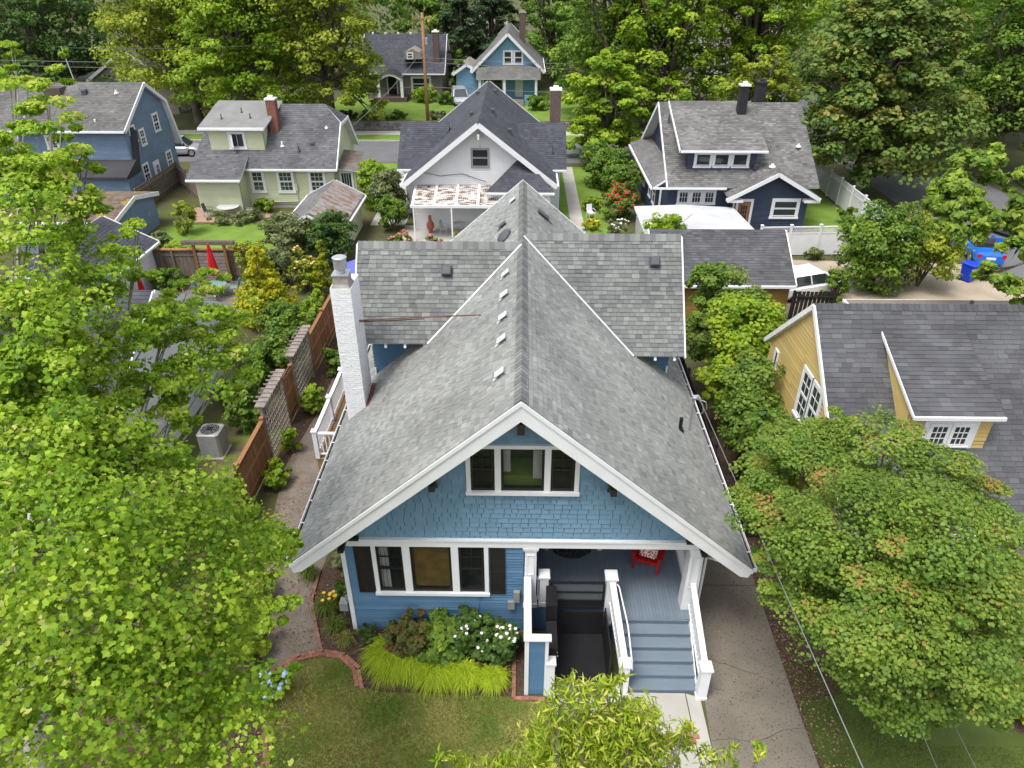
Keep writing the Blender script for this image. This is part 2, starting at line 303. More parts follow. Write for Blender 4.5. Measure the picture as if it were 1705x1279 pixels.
# ---------------------------------------------------------------- lapped courses (roof shingles, wall shakes, clapboards)
def laps(poly, course, wr, t=.012, holes=(), jitter=0., seed=1, tone=(.5,.2), butt=0.):
    """poly: convex, first edge = lower edge, counter-clockwise seen from outside. Returns list of pieces."""
    rd = random.Random(seed); P = [Vector(p) for p in poly]; O = P[0]; u = (P[1]-P[0]).normalized()
    n = None
    for k in range(2, len(P)):
        c = u.cross(P[k]-P[0])
        if c.length > 1e-3: n = c.normalized(); break
    v = n.cross(u); Q = [((p-O).dot(u), (p-O).dot(v)) for p in P]
    vmax = max(q[1] for q in Q)
    def iv(h):
        xs = []
        for i in range(len(Q)):
            a, b = Q[i], Q[(i+1) % len(Q)]
            if abs(a[1]-b[1]) < 1e-6:
                if abs(a[1]-h) < 1e-4: xs += [a[0], b[0]]
                continue
            if min(a[1], b[1])-1e-6 <= h <= max(a[1], b[1])+1e-6: xs.append(a[0]+(b[0]-a[0])*(h-a[1])/(b[1]-a[1]))
        return (min(xs), max(xs)) if xs else None
    out = []; h = 0.
    while h < vmax-.01:
        h1 = min(h+course, vmax); A, B = iv(h+1e-4), iv(h1-1e-4)
        if A is None or B is None: h = h1; continue
        lo, hi = min(A[0], B[0]), max(A[1], B[1]); x = lo - rd.random()*wr[0]
        while x < hi:
            w_ = rd.uniform(*wr); segs = [(x, x+w_)]; x += w_
            for (hu0, hu1, hv0, hv1) in holes:
                if h >= hv0-1e-4 and h1 <= hv1+1e-4:
                    ns_ = []
                    for a_, b_ in segs:
                        if b_ <= hu0 or a_ >= hu1: ns_.append((a_, b_))
                        else:
                            if a_ < hu0: ns_.append((a_, hu0))
                            if b_ > hu1: ns_.append((hu1, b_))
                    segs = ns_
            for a_, b_ in segs:
                cl = lambda q, I: min(max(q, I[0]), I[1])
                bl, br, tl, tr = cl(a_, A), cl(b_, A), cl(a_, B), cl(b_, B)
                if br-bl < .01 and tr-tl < .01: continue
                out.append((bl, br, tl, tr, h - butt*rd.random(), h1, min(max(rd.gauss(*tone), 0), 1), rd.uniform(.75, 1.25)))
        h = h1
    return out, O, u, v, n, t
def laps_mesh(mb, L, gap=.0):
    pcs, O, u, v, n, t = L
    for bl, br, tl, tr, h, h1, tn, j in pcs:
        T = t*j; g = gap if br-bl > 3*gap else 0
        a = O+u*(bl+g)+v*h; b = O+u*(br-g)+v*h; c = O+u*max(tr-g, tl)+v*(h1+.004)+n*(.12*T); d = O+u*min(tl+g, tr)+v*(h1+.004)+n*(.12*T)
        a1, b1 = a+n*T, b+n*T
        mb.quad(a1, b1, c, d, tn); mb.quad(a, b, b1, a1, tn)
        if gap: mb.poly((a, a1, d), tn); mb.poly((b, c, b1), tn)
def lap_objects(name, L, idx, m, parent, gap=.0, ntone=9):
    """single pieces as objects; regular ones share one unit mesh per tone"""
    pcs, O, u, v, n, t = L; cache = lap_objects.cache; off = OFF.get(parent.name, Vector())
    for i in idx:
        bl, br, tl, tr, h, h1, tn, j = pcs[i]; q = int(tn*(ntone-1)+.5)
        if abs(bl-tl) < 1e-4 and abs(br-tr) < 1e-4:
            key = (m, q)
            if key not in cache:
                b = MB(); b.quad((0,0,1), (1,0,1), (1,1,.12), (0,1,.12)); b.quad((0,0,0), (1,0,0), (1,0,1), (0,0,1))
                b.poly(((0,0,0), (0,0,1), (0,1,.12))); b.poly(((1,0,0), (1,1,.12), (1,0,1)))
                me = bpy.data.meshes.new(name); me.from_pydata(b.v, [], b.f); me.materials.append(MAT[m])
                at = me.attributes.new('tone', 'FLOAT', 'FACE'); at.data.foreach_set('value', [q/(ntone-1)]*len(b.f)); cache[key] = me
            o = link(name, cache[key], parent); p = O + u*(bl+gap) + v*h - off; uu, vv, nn = u*(br-bl-2*gap), v*(h1-h+.004), n*(t*j)
            o.matrix_basis = Matrix(((uu.x, vv.x, nn.x, p.x), (uu.y, vv.y, nn.y, p.y), (uu.z, vv.z, nn.z, p.z), (0,0,0,1)))
        else:
            b = MB(); laps_mesh(b, ([pcs[i]], O, u, v, n, t), gap); b.build(name, m, parent, tones=True)
lap_objects.cache = {}

def slab(mb, poly, th):
    P = [Vector(p) for p in poly]; n = (P[1]-P[0]).cross(P[2]-P[1]).normalized(); mb.prism([p-n*th for p in P], n*(th-.002))
def underlay(parent, poly, m='vent_dk'):
    P = [Vector(p) for p in poly]; n = (P[1]-P[0]).cross(P[2]-P[1]).normalized(); b = MB(); b.poly([p+n*.0012 for p in P]); b.build('underlay', m, parent)
def roof_plane(parent, poly, m, course=.16, wr=(.2,.34), th=.14, under='white', seed=1, tone=(.5,.11), t=.016):
    b = MB(); slab(b, poly, th); r = b.build('roof', under, parent); underlay(r, poly)
    s = MB(); laps_mesh(s, laps(poly, course, wr, t, seed=seed, tone=tone)); s.build('shingle', m, r, tones=True, kind='stuff')
    return r
def siding_wall(parent, poly, m, course=.13, th=.12, name='wall', t=.034, wr=(2.5,4.5), seed=1):
    b = MB(); slab(b, poly, th); o = b.build(name, m, parent)
    s = MB(); laps_mesh(s, laps(poly, course, wr, t, seed=seed)); s.build('siding', m, o, kind='stuff')
    return o
def window(parent, O, u, n, w, h, cols=1, rows=1, trim='white', sash='white', tw=.10, hung=True, pane='pane_dk', proud=.05, back=None):
    """O: bottom centre of the glazed opening on the wall face"""
    O, u, n = Vector(O), Vector(u), Vector(n); a = w/2; b = MB()
    b.fbox(O, u, n, -a-tw, -a, -tw*.3, h+tw, 0, proud); b.fbox(O, u, n, a, a+tw, -tw*.3, h+tw, 0, proud)
    b.fbox(O, u, n, -a, a, h, h+tw, 0, proud+.003); b.fbox(O, u, n, -a-tw*1.25, a+tw*1.25, -tw*1.1, -tw*.3, 0, proud+.035)
    win = b.build('window', trim, parent); s = MB(); sw = min(.055, w*.09)
    halves = [(0, h*.5, .012), (h*.5, h, .026)] if hung else [(0, h, .02)]
    for z0, z1, nn in halves:
        s.fbox(O, u, n, -a, -a+sw, z0, z1, nn-.006, nn+.018); s.fbox(O, u, n, a-sw, a, z0, z1, nn-.006, nn+.018)
        s.fbox(O, u, n, -a+sw, a-sw, z0, z0+sw, nn-.006, nn+.0175); s.fbox(O, u, n, -a+sw, a-sw, z1-sw, z1, nn-.006, nn+.0175)
        top = (z0 > 0 or not hung) if rows*cols > 1 else False
        if rows*cols > 1:
            for c in range(1, cols): x = -a+sw+(w-2*sw)*c/cols; s.fbox(O, u, n, x-.012, x+.012, z0+sw, z1-sw, nn, nn+.014)
            for r_ in range(1, rows): z = z0+sw+(z1-z0-2*sw)*r_/rows; s.fbox(O, u, n, -a+sw, a-sw, z-.012, z+.012, nn, nn+.0135)
        p = MB(); Z = Vector((0,0,1)); q = O + n*(nn+.002)
        p.quad(q-u*(a-sw)+Z*(z0+sw), q+u*(a-sw)+Z*(z0+sw), q+u*(a-sw)+Z*(z1-sw), q-u*(a-sw)+Z*(z1-sw)); p.build('pane', pane, win)
    s.build('sash', sash, win)
    return win
XP, XN, YP, YN = Vector((1,0,0)), Vector((-1,0,0)), Vector((0,1,0)), Vector((0,-1,0))
# ================================================================ the blue bungalow
YW, YF, YB = 13.43, 12.7, 29.1            # front wall, front barge board, rear barge board
RZ, SL, EX = 8.2, .855, 5.75             # ridge height, slope, eave x
roofz = lambda x: RZ - SL*abs(x)
house = thing('bungalow', 'light blue craftsman bungalow with grey shingle roof and white trim in the middle', 'house', (0, YW, 0))

def nearest(L, k, keep=lambda p: True):
    pcs, O, u, v, n, t = L; c = []
    for i, q in enumerate(pcs):
        p = O + u*((q[0]+q[1])/2) + v*((q[4]+q[5])/2)
        if keep(p): c.append(((p-CAMP).length, i))
    c.sort(); return set(i for d, i in c[:k])

# --- main roof
EZ = roofz(EX)
planes = [[(-EX, YB, EZ), (-EX, YF, EZ), (0, YF, RZ), (0, YB, RZ)], [(EX, YF, EZ), (EX, YB, EZ), (0, YB, RZ), (0, YF, RZ)]]
DL_Y, DR_Y, DLS, DRS = 22.0, 22.8, 1.2, 1.16       # dormer ridges and slopes
DLx, DRx = -5.32, 5.25
DLe, DRe = (19.88, RZ-(22.0-19.88)*1.2), (20.14, RZ-(22.8-20.14)*1.16)
dorm = [
    [(DLx, DLe[0], DLe[1]), (-(RZ-DLe[1])/SL, DLe[0], DLe[1]), (0, DL_Y, RZ), (DLx, DL_Y, RZ)],
    [((RZ-DRe[1])/SL, DRe[0], DRe[1]), (DRx, DRe[0], DRe[1]), (DRx, DR_Y, RZ), (0, DR_Y, RZ)]]
dorm_back = [
    [(-(RZ-DLe[1])/SL, 2*DL_Y-DLe[0], DLe[1]), (DLx, 2*DL_Y-DLe[0], DLe[1]), (DLx, DL_Y, RZ), (0, DL_Y, RZ)],
    [(DRx, 2*DR_Y-DRe[0], DRe[1]), ((RZ-DRe[1])/SL, 2*DR_Y-DRe[0], DRe[1]), (0, DR_Y, RZ), (DRx, DR_Y, RZ)]]
def hidden(p, side):       # roof area swallowed by the cross dormers
    y0, s, e = (DL_Y, DLS, DLe) if side == 0 else (DR_Y, DRS, DRe)
    return abs(p.x) < 4.75 and abs(p.y-y0) < (y0-e[0])-.95 and RZ-abs(p.y-y0)*s > p.z+.3
LAPS = []
for k, P in enumerate(planes):
    b = MB(); slab(b, P, .13); r = b.build('roof', 'white', house); underlay(r, P)
    L = laps(P, .145, (.15,.25), .024, seed=11+k, tone=(.66,.085), butt=.014)
    L = ([q for q in L[0] if not hidden(L[1]+L[2]*((q[0]+q[1])/2)+L[3]*q[5], k)],)+L[1:]
    sel = nearest(L, 150); lap_objects('shingle', L, sel, 'shingle', r, .005)
    m = MB(); laps_mesh(m, ([q for i, q in enumerate(L[0]) if i not in sel],)+L[1:], .005); m.build('shingle', 'shingle', r, tones=True, kind='stuff')
for k, P in enumerate(dorm):
    b = MB(); slab(b, P, .12); r = b.build('dormer_roof', 'white', house); underlay(r, P)
    L = laps(P, .145, (.16,.28), .024, seed=21+k, tone=(.42,.095), butt=.006)  # darker tone than the main roof: the slope's light angle put into the colour
    sel = nearest(L, 150); lap_objects('shingle', L, sel, 'shingle', r, .005)
    m = MB(); laps_mesh(m, ([q for i, q in enumerate(L[0]) if i not in sel],)+L[1:], .005); m.build('shingle', 'shingle', r, tones=True, kind='stuff')
for k, P in enumerate(dorm_back): roof_plane(house, P, 'shingle', th=.12, seed=31+k)
# ridge caps: one bent tab each
def ridge_caps(parent, p, q, sl_, m, step=.15, lift=.035):
    p, q = Vector(p), Vector(q); d = (q-p).normalized(); s = d.cross(Vector((0,0,1))).normalized(); n = int((q-p).length/step)
    for i in range(n):
        c = p + d*(i*step); key = ('cap', m, round(sl_, 2), i % 5, tuple(round(x) for x in d))
        if key not in lap_objects.cache:
            b = MB(); w_ = .16; t = (.3, .45, .38, .6, .5)[i % 5]
            for z0, z1, k2 in ((.035, .012, 0),):
                A = [Vector((0,0,z0)) - s*w_ - Vector((0,0,w_*sl_)), Vector((0,0,z0+.012)), Vector((0,0,z0)) + s*w_ - Vector((0,0,w_*sl_))]
                B = [a_ + d*(step+.05) - Vector((0,0,.022)) for a_ in A]
                b.quad(A[0], A[1], B[1], B[0]); b.quad(A[1], A[2], B[2], B[1])
                C_ = [a_ - Vector((0,0,.03)) for a_ in A]; b.quad(C_[0], C_[1], A[1], A[0]); b.quad(C_[1], C_[2], A[2], A[1])
            me = bpy.data.meshes.new('ridge_cap'); me.from_pydata(b.v, [], b.f); me.materials.append(MAT[m])
            at = me.attributes.new('tone', 'FLOAT', 'FACE'); at.data.foreach_set('value', [t]*len(b.f)); lap_objects.cache[key] = me
        o = link('ridge_cap', lap_objects.cache[key], parent); o.location = c - OFF.get(parent.name, Vector()) + Vector((0,0,.006))
ridge_caps(house, (0, YF, RZ), (0, YB, RZ), SL, 'shingle')
ridge_caps(house, (DLx, DL_Y, RZ+.012), (-.12, DL_Y, RZ+.012), DLS, 'shingle', .17)
ridge_caps(house, (DRx, DR_Y, RZ+.012), (.12, DR_Y, RZ+.012), DRS, 'shingle', .17)
# valley flashing
for P, sg in ((dorm[0], -1), (dorm[1], 1)):
    lo = Vector(P[1] if sg < 0 else P[0]); hi = Vector((0, P[2][1] if sg < 0 else P[3][1], RZ))
    nm = Vector((sg*SL, 0, 1)).normalized(); d = (hi-lo).normalized(); s_ = nm.cross(d).normalized()*(.13 if sg < 0 else -.13)
    if s_.y > 0: s_ = -s_
    b = MB(); o_ = nm*.03; a0 = lo + o_ - d*.02; a1 = lo.lerp(hi, .985) + o_; b.prism([a0+s_*.1, a1+s_*.1, a1+s_*1.2, a0+s_*1.35], nm*.012); b.build('valley_flashing', 'white', house)
# barge boards, front and rear
for y, nd in ((YF, -1), (YB, 1)):
    for sg in (-1, 1):
        b = MB(); T = Vector((0, .06*nd, 0)); d = .42; xe = sg*EX
        b.prism([(0, y, RZ-.02), (xe, y, EZ-.02), (xe*.985, y, EZ-d*.55), (xe*.95, y, roofz(xe*.95)-d-.02), (0, y, RZ-d-.08)], T)
        b.build('barge_board', 'white', house)
        c = MB(); c.prism([(0, y+.06*nd, RZ+.03), (xe, y+.06*nd, EZ+.03), (xe, y+.06*nd, EZ-.08), (0, y+.06*nd, RZ-.08)], Vector((0, .03*nd, 0))); c.build('barge_moulding', 'white', house)
# eave gutters with dark troughs, and downspout ends
for sg in (-1, 1):
    b = MB(); x0, x1 = sg*(EX+.005), sg*(EX+.135); xa, xb = min(x0, x1), max(x0, x1); z = EZ-.12
    b.box(xa, xb, YF+.02, YB, z, z+.012); b.box(xa, xa+.02, YF+.02, YB, z+.012, z+.125); b.box(xb-.02, xb, YF+.02, YB, z+.012, z+.125); b.box(xa+.02, xb-.02, YF+.02, YF+.04, z+.012, z+.12)
    g = b.build('gutter', 'white', house); c = MB(); c.box(xa+.021, xb-.021, YF+.05, YB-.02, z+.014, z+.03); c.build('gutter_dark_strip', 'dkbrown', g)  # dark brown strip along the trough floor
    for y in np.arange(YF+.6, YB, .9): piece('gutter_strap', 'white', g, (xa+.021, xb-.021), (y-.015, y+.015), (z+.108, z+.121))
b = MB(); b.tube([(EX+.07, YF+.25, EZ-.12), (EX+.07, YF+.25, EZ-.3), (4.95, YW+.35, 2.6), (4.95, YW+.35, .1)], .04, 6); b.build('downspout', 'white', house)

# --- walls
XL, XR = -4.66, 4.78
TRZ0, TRZ1 = 3.25, 3.47                   # white frieze board
wb = MB(); wb.box(XL+.02, .1, YW+.03, YW+.12, 0, 1.52); wb.box(XL+.02, -3.8, YW+.03, YW+.12, 1.52, TRZ0); wb.box(-.85, .1, YW+.03, YW+.12, 1.52, TRZ0)
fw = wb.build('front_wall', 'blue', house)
HX0, HX1, HZ0, HZ1 = -3.80, -.85, 1.575, 3.3
L = laps([(XL+.1, YW+.03, .12), (.1, YW+.03, .12), (.1, YW+.03, TRZ0), (XL+.1, YW+.03, TRZ0)], .1043, (6, 7), .042, holes=[(HX0-XL-.1, HX1-XL-.1, HZ0-.12, 9)], seed=3)
lap_objects('clapboard', L, range(len(L[0])), 'blue', fw)
b = MB(); b.box(XL-.01, .1, YW+.005, YW+.14, 0, .118); b.build('foundation_board', 'blue', house)
G_ = [(XL+.02, YW+.03, TRZ1-.02), (XR-.02, YW+.03, TRZ1-.02), (XR-.02, YW+.03, roofz(XR)-.16), (0, YW+.03, RZ-.16), (XL+.02, YW+.03, roofz(XL)-.16)]
b = MB()
UW = (-1.24, 1.34, 5.07, 6.46)             # upper window opening
b.prism([(p[0], p[1], p[2]) for p in G_[:2]] + [(XR-.02, YW+.03, roofz(XR)-.16), (4.0, YW+.03, min(roofz(4.0)-.16, UW[2])), (UW[1], YW+.03, UW[2]), (UW[0], YW+.03, UW[2]), (-4.0, YW+.03, min(roofz(4.0)-.16, UW[2])), G_[4]], (0, .1, 0))
for sg, xx in ((-1, UW[0]), (1, UW[1])):
    z0 = UW[2]; xo = (RZ-.16-z0)/SL*sg; xo = max(min(xo, 4), -4)
    b.prism([(xx, YW+.03, z0), (xo, YW+.03, z0), (xx, YW+.03, roofz(xx)-.16)][::sg], (0, .1, 0))
b.prism([(UW[0], YW+.03, UW[3]), (UW[1], YW+.03, UW[3]), (UW[1], YW+.03, roofz(UW[1])-.16), (0, YW+.03, RZ-.16), (UW[0], YW+.03, roofz(UW[0])-.16)], (0, .1, 0))
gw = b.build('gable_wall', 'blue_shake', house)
for P in ([G_[0], G_[1], G_[2], (4.0, YW+.03, roofz(4.0)-.16), (3.0, YW+.03, UW[2]), (-3.0, YW+.03, UW[2]), (-4.0, YW+.03, roofz(4.0)-.16), G_[4]],): underlay(gw, P, 'navy')
L = laps(G_, .155, (.14,.34), .030, holes=[(UW[0]-XL-.02, UW[1]-XL-.02, UW[2]-TRZ1+.02+.05, UW[3]-TRZ1+.02-.03)], seed=5, butt=.010)
sel = nearest(L, 300, lambda p: p.z > 3.5); lap_objects('shake', L, sel, 'blue_shake', gw, .006)
m = MB(); laps_mesh(m, ([q for i, q in enumerate(L[0]) if i not in sel],)+L[1:], .006); m.build('shake', 'blue_shake', gw, tones=True, kind='stuff')
b = MB(); b.box(XL-.02, XR+.1, YW-.05, YW+.02, TRZ0, TRZ1); b.build('frieze_board', 'white', house)
b = MB(); b.box(XL-.03, XR+.13, YW-.085, YW+.018, TRZ1, TRZ1+.045); b.build('drip_cap', 'white', house)
b = MB(); b.box(XL-.012, XL+.105, YW-.02, YW+.13, .0, TRZ0); b.build('corner_board', 'white', house)
# side and rear walls
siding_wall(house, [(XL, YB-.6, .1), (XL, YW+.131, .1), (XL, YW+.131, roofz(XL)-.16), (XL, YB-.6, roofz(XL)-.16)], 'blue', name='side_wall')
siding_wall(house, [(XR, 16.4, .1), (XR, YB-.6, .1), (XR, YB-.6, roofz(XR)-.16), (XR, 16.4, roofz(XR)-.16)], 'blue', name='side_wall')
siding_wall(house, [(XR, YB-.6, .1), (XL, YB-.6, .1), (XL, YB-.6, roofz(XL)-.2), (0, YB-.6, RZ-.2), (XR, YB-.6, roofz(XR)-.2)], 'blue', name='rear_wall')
# dormer walls
for sg, yw, dy, ds, e in ((-1, 20.72, DL_Y, DLS, DLe), (1, 20.98, DR_Y, DRS, DRe)):
    xw = sg*4.93; zt = RZ-(dy-yw)*ds-.13; xt = sg*(RZ-zt)/SL; zb = roofz(xw)+.01
    P = [(xw, yw, zb), (xt, yw, zt), (xw, yw, zt)] if sg < 0 else [(xw, yw, zb), (xw, yw, zt), (xt, yw, zt)]
    b = MB(); b.prism(P if sg < 0 else P, (0, .1, 0)); o = b.build('dormer_wall', 'blue', house)
    # clapboards clipped to the roof slope
    lm = MB(); z = zb
    while z < zt-.01:
        z1 = min(z+.115, zt); xa0, xa1 = sg*(RZ-z)/SL, sg*(RZ-z1)/SL
        q = [(xw, yw-.022, z), (xa0, yw-.022, z), (xa1, yw-.003, z1), (xw, yw-.003, z1)]
        lm.poly(q if sg < 0 else q[::-1]); q2 = [(xw, yw, z), (xa0, yw, z), (xa0, yw-.022, z), (xw, yw-.022, z)]; lm.poly(q2 if sg < 0 else q2[::-1]); z = z1
    lm.build('siding', 'blue', o, kind='stuff')
    y2 = 2*dy-yw; za = RZ-.14
    P = [(xw, y2, zb), (xw, yw, zb), (xw, yw, zt), (xw, dy, za), (xw, y2, zt)]
    siding_wall(house, P if sg < 0 else [P[1], P[0], P[4], P[3], P[2]], 'blue', name='dormer_gable_wall')
    for i in range(4):      # rafter tails
        x = sg*(4.95 - i*.62)
        if abs(x) > abs(xt)-.4:
            bar('rafter_tail', 'white', house, (x, e[0]+.03, e[1]-.19), (x, yw-.03, e[1]+(yw-e[0])*ds-.21), .07, .13)
    bar('corner_flashing', 'white', house, (xw-sg*.01, yw-.03, zb-.02), (xw-sg*.01, yw-.03, zb+.28), .06, .05, (0,1,0))
    for ys, ye in ((e[0], dy), (2*dy-e[0], dy)):
        bar('dormer_barge_board', 'white', house, (sg*abs(DLx if sg < 0 else DRx)+sg*.025, ys, e[1]-.08), (sg*abs(DLx if sg < 0 else DRx)+sg*.025, ye, RZ-.08), .045, .17)

# --- dark beam ends (knee braces) under the barge boards
for x in (-2.05, 2.15):
    z = roofz(x)-.62
    b = MB(); b.box(x-.075, x+.075, YF-.02, YW, z-.15, z+.02); b.beam((x, YW-.05, z-.55), (x, YF+.2, z-.12), .1, .1); b.build('bracket', 'dkbrown', house)
b = MB(); b.box(-.085, .085, YF-.06, YW, RZ-.86, RZ-.60); b.beam((0, YW-.04, RZ-1.25), (0, YF+.2, RZ-.8), .11, .11); b.build('bracket', 'dkbrown', house)
for x in (-4.3, 4.4):
    z = TRZ1+.1; b = MB(); sg = 1 if x < 0 else -1; b.box(x-.2, x+.2, YW-.2, YW-.09, z, z+.09); b.box(x-.07-.16*sg, x+.07-.16*sg, YW-.62, YW-.2, z-.01, z+.10); b.build('bracket', 'dkbrown', house)

# --- windows of the front
def sash_unit(win, x0, x1, z0, z1, y, sash, cols=0, zsplit=None, hung=True):
    s = MB(); f = .065
    s.box(x0, x0+f, y-.03, y+.02, z0, z1); s.box(x1-f, x1, y-.03, y+.02, z0, z1); s.box(x0+f, x1-f, y-.03, y+.0195, z0, z0+f*1.3); s.box(x0+f, x1-f, y-.03, y+.0195, z1-f, z1)
    if hung:
        zm = (z0+z1)/2; s.box(x0+f, x1-f, y-.028, y+.019, zm-.03, zm+.03)
        xm = (x0+x1)/2; s.box(xm-.012, xm+.012, y-.02, y+.008, zm+.03, z1-f); zq = (zm+z1)/2; s.box(x0+f, x1-f, y-.021, y+.009, zq-.012, zq+.012)
    s.build('sash', sash, win)
    for a_, c_ in ([(z0+f, (z0+z1)/2), ((z0+z1)/2, z1-f)] if hung else [(z0+f, z1-f)]):
        p = MB(); p.quad((x0+f*.5, y, a_), (x1-f*.5, y, a_), (x1-f*.5, y, c_), (x0+f*.5, y, c_)); p.build('pane', 'pane', win)
def front_window(x0, x1, z0, z1, sashes, name, sill=True):
    b = MB(); y0, y1 = YW-.045, YW+.02; tw = .11
    b.box(x0-tw, x0, y0, y1, z0, z1); b.box(x1, x1+tw, y0, y1, z0, z1)
    for (a_, c_, _), (d_, e_, _) in zip(sashes, sashes[1:]): b.box(c_, d_, y0, y1, z0, z1)
    b.box(x0-tw-.02, x1+tw+.02, y0-.05, y1, z0-.09, z0)
    if z1 > 5: b.box(x0-tw-.015, x1+tw+.015, y0-.02, y1, z1, z1+.10)
    win = b.build(name, 'white', house)
    # recess box behind the glass
    r = MB(); r.box(x0-.02, x1+.02, YW+.9, YW+.92, z0-.02, z1+.02); r.box(x0-.03, x0-.01, YW+.131, YW+.9, z0-.02, z1+.02); r.box(x1+.01, x1+.03, YW+.131, YW+.9, z0-.02, z1+.02)
    r.box(x0-.01, x1+.01, YW+.131, YW+.9, z0-.04, z0-.02); r.box(x0-.01, x1+.01, YW+.131, YW+.9, z1+.02, z1+.04); r.build('interior', 'interior', win)
    for a_, c_, hung in sashes: sash_unit(win, a_, c_, z0, z1, YW+.025, 'sashdk', hung=hung)
    return win
w1 = front_window(-3.75, -.93, 1.57, 3.25, [(-3.75, -3.06, True), (-2.86, -1.79, False), (-1.60, -.93, True)], 'window')
b = MB(); b.box(-2.80, -1.85, YW+.055, YW+.065, 1.72, 3.2); b.build('blind', 'blind', w1)
b = MB()
for x0, n_ in ((-3.70, 5), (-3.12, 1)):
    for i in range(n_): b.box(x0+i*.05, x0+i*.05+.04, YW+.08+.02*(i % 2), YW+.1+.02*(i % 2), 1.6, 3.2)
b.build('curtain', 'curtain', w1)
w2 = front_window(UW[0]+.04, UW[1]-.04, 5.12, 6.42, [(-1.20, -.62, True), (-.47, .57, False), (.72, 1.30, True)], 'window')
b = MB()
for i in range(6): b.box(.30+i*.045, .34+i*.045, YW+.12+.02*(i % 2), YW+.14+.02*(i % 2), 5.4, 6.4)
for i in range(4): b.box(-.42+i*.045, -.38+i*.045, YW+.12+.02*(i % 2), YW+.14+.02*(i % 2), 5.6, 6.4)
b.build('curtain', 'curtain', w2)
b = MB(); b.loft([[(-.5*k, YW+.2, z), (.55*k, YW+.2, z), (.55*k, YW+.85, z+.05), (-.5*k, YW+.85, z+.05)] for k, z in ((1,5.12), (1.02,5.3), (.95,5.42))]); b.build('bed_cover', 'lawn_gr', w2)
for x0, x1 in ((-4.32, -3.885), (-.79, -.38)):
    b = MB(); y = YW-.035; b.box(x0, x1, y+.012, y+.04, 1.53, 3.23); f = .05
    for a_, c_ in ((x0, x0+f), (x1-f, x1)): b.box(a_, c_, y-.005, y+.012, 1.53, 3.23)
    for z in (1.53, 2.33, 3.17): b.box(x0+f, x1-f, y-.005, y+.0115, z, z+.06)
    b.build('shutter', 'dkbrown', house)
# wall outlet with cable, meter boxes
b = MB(); b.box(-1.12, -1.02, YW-.03, YW+.01, 1.28, 1.36); b.tube([(-1.07, YW-.01, 1.28), (-1.10, YW-.02, 1.1), (-1.13, YW-.02, .85), (-1.12, YW-.02, .6)], .008, 5); b.build('wall_outlet', 'blue', house)
b = MB(); b.box(-.16, .0, YW-.12, YW+.0, 1.28, 1.66); b.box(-.32, -.13, YW-.09, YW+.0, .98, 1.26); b.build('meter_box', 'acgrey', house)

# --- porch
porch = MB(); porch.box(.1, XR, YW+.03, 16.4, .05, .96); PO = porch.build('porch_base', 'blue', house)
x = .12
while x < XR-.05:
    y0 = 13.06 if x > 2.55 else (YW+.0)
    piece('floor_board', 'steps', PO, (x, min(x+.088, XR)), (y0, 16.4), (.965, 1.0)); x += .092
b = MB(); b.box(.1, XR, YW+.02, 16.4, 3.22, 3.26); b.build('porch_ceiling', 'white', house)
b = MB(); b.box(2.55, 4.6, 13.06, YW+.03, .05, .96); b.build('landing_base', 'blue', house)
siding_wall(house, [(.1, 16.4, 1.0), (XR, 16.4, 1.0), (XR, 16.4, 3.24), (.1, 16.4, 3.24)], 'blue', name='porch_back_wall')
siding_wall(house, [(.1, YW+.14, 1.0), (.1, 16.3, 1.0), (.1, 16.3, 3.24), (.1, YW+.14, 3.24)], 'blue', name='porch_side_wall')
b = MB(); b.box(1.1, 2.1, 16.33, 16.37, 1.0, 3.1); dr = b.build('front_door', 'dkbrown', house); b = MB(); b.box(2.0, 2.04, 16.27, 16.33, 1.95, 2.1); b.build('door_handle', 'metal', dr)
def column(x, y, w0, w1, z0, z1):
    b = MB(); h0, h1 = w0/2, w1/2
    b.loft([[(x-h, y-h, z), (x+h, y-h, z), (x+h, y+h, z), (x-h, y+h, z)] for h, z in ((h0+.03, z0), (h0+.03, z0+.14), (h0, z0+.15), (h1, z1-.16), (h1+.03, z1-.15), (h1+.03, z1-.09), (h1+.055, z1-.08), (h1+.055, z1))])
    c = b.build('column', 'white', house); p = MB()
    za, zb_ = z0+1.25, z1-.28
    for q0, q1, r0, r1 in ((-h1+.05, -h1+.075, za, zb_), (h1-.075, h1-.05, za, zb_), (-h1+.075, h1-.075, za, za+.025), (-h1+.075, h1-.075, zb_-.025, zb_)):
        p.box(x+q0, x+q1, y-h0*1.06-.006, y-h1+.03, r0, r1)
    p.build('panel_moulding', 'white', c)
column(.28, YW+.15, .32, .30, 1.0, TRZ0); column(4.58, YW+.16, .40, .34, .6, TRZ0)
b = MB(); b.box(4.28, 4.88, YW-.04, YW+.36, .0, .6); b.build('column_footing', 'blue', house)
def newel(x, y, s, z0, z1):
    b = MB(); h = s/2
    b.loft([[(x-q, y-q, z), (x+q, y-q, z), (x+q, y+q, z), (x-q, y+q, z)] for q, z in ((h+.015, z0), (h+.015, z0+.1), (h, z0+.105), (h*.93, z1-.16), (h*1.02, z1-.155), (h*1.02, z1-.1), (h*1.25, z1-.09), (h*1.25, z1-.03), (h*1.1, z1))])
    return b.build('newel_post', 'white', house)
newel(.66, 13.62, .25, 1.0, 2.12); newel(2.45, 13.56, .28, .3, 2.16); newel(4.66, 11.47, .25, 0, 1.22); newel(2.66, 11.55, .24, 0, 1.22); newel(.80, 11.50, .2, 0, 1.32)
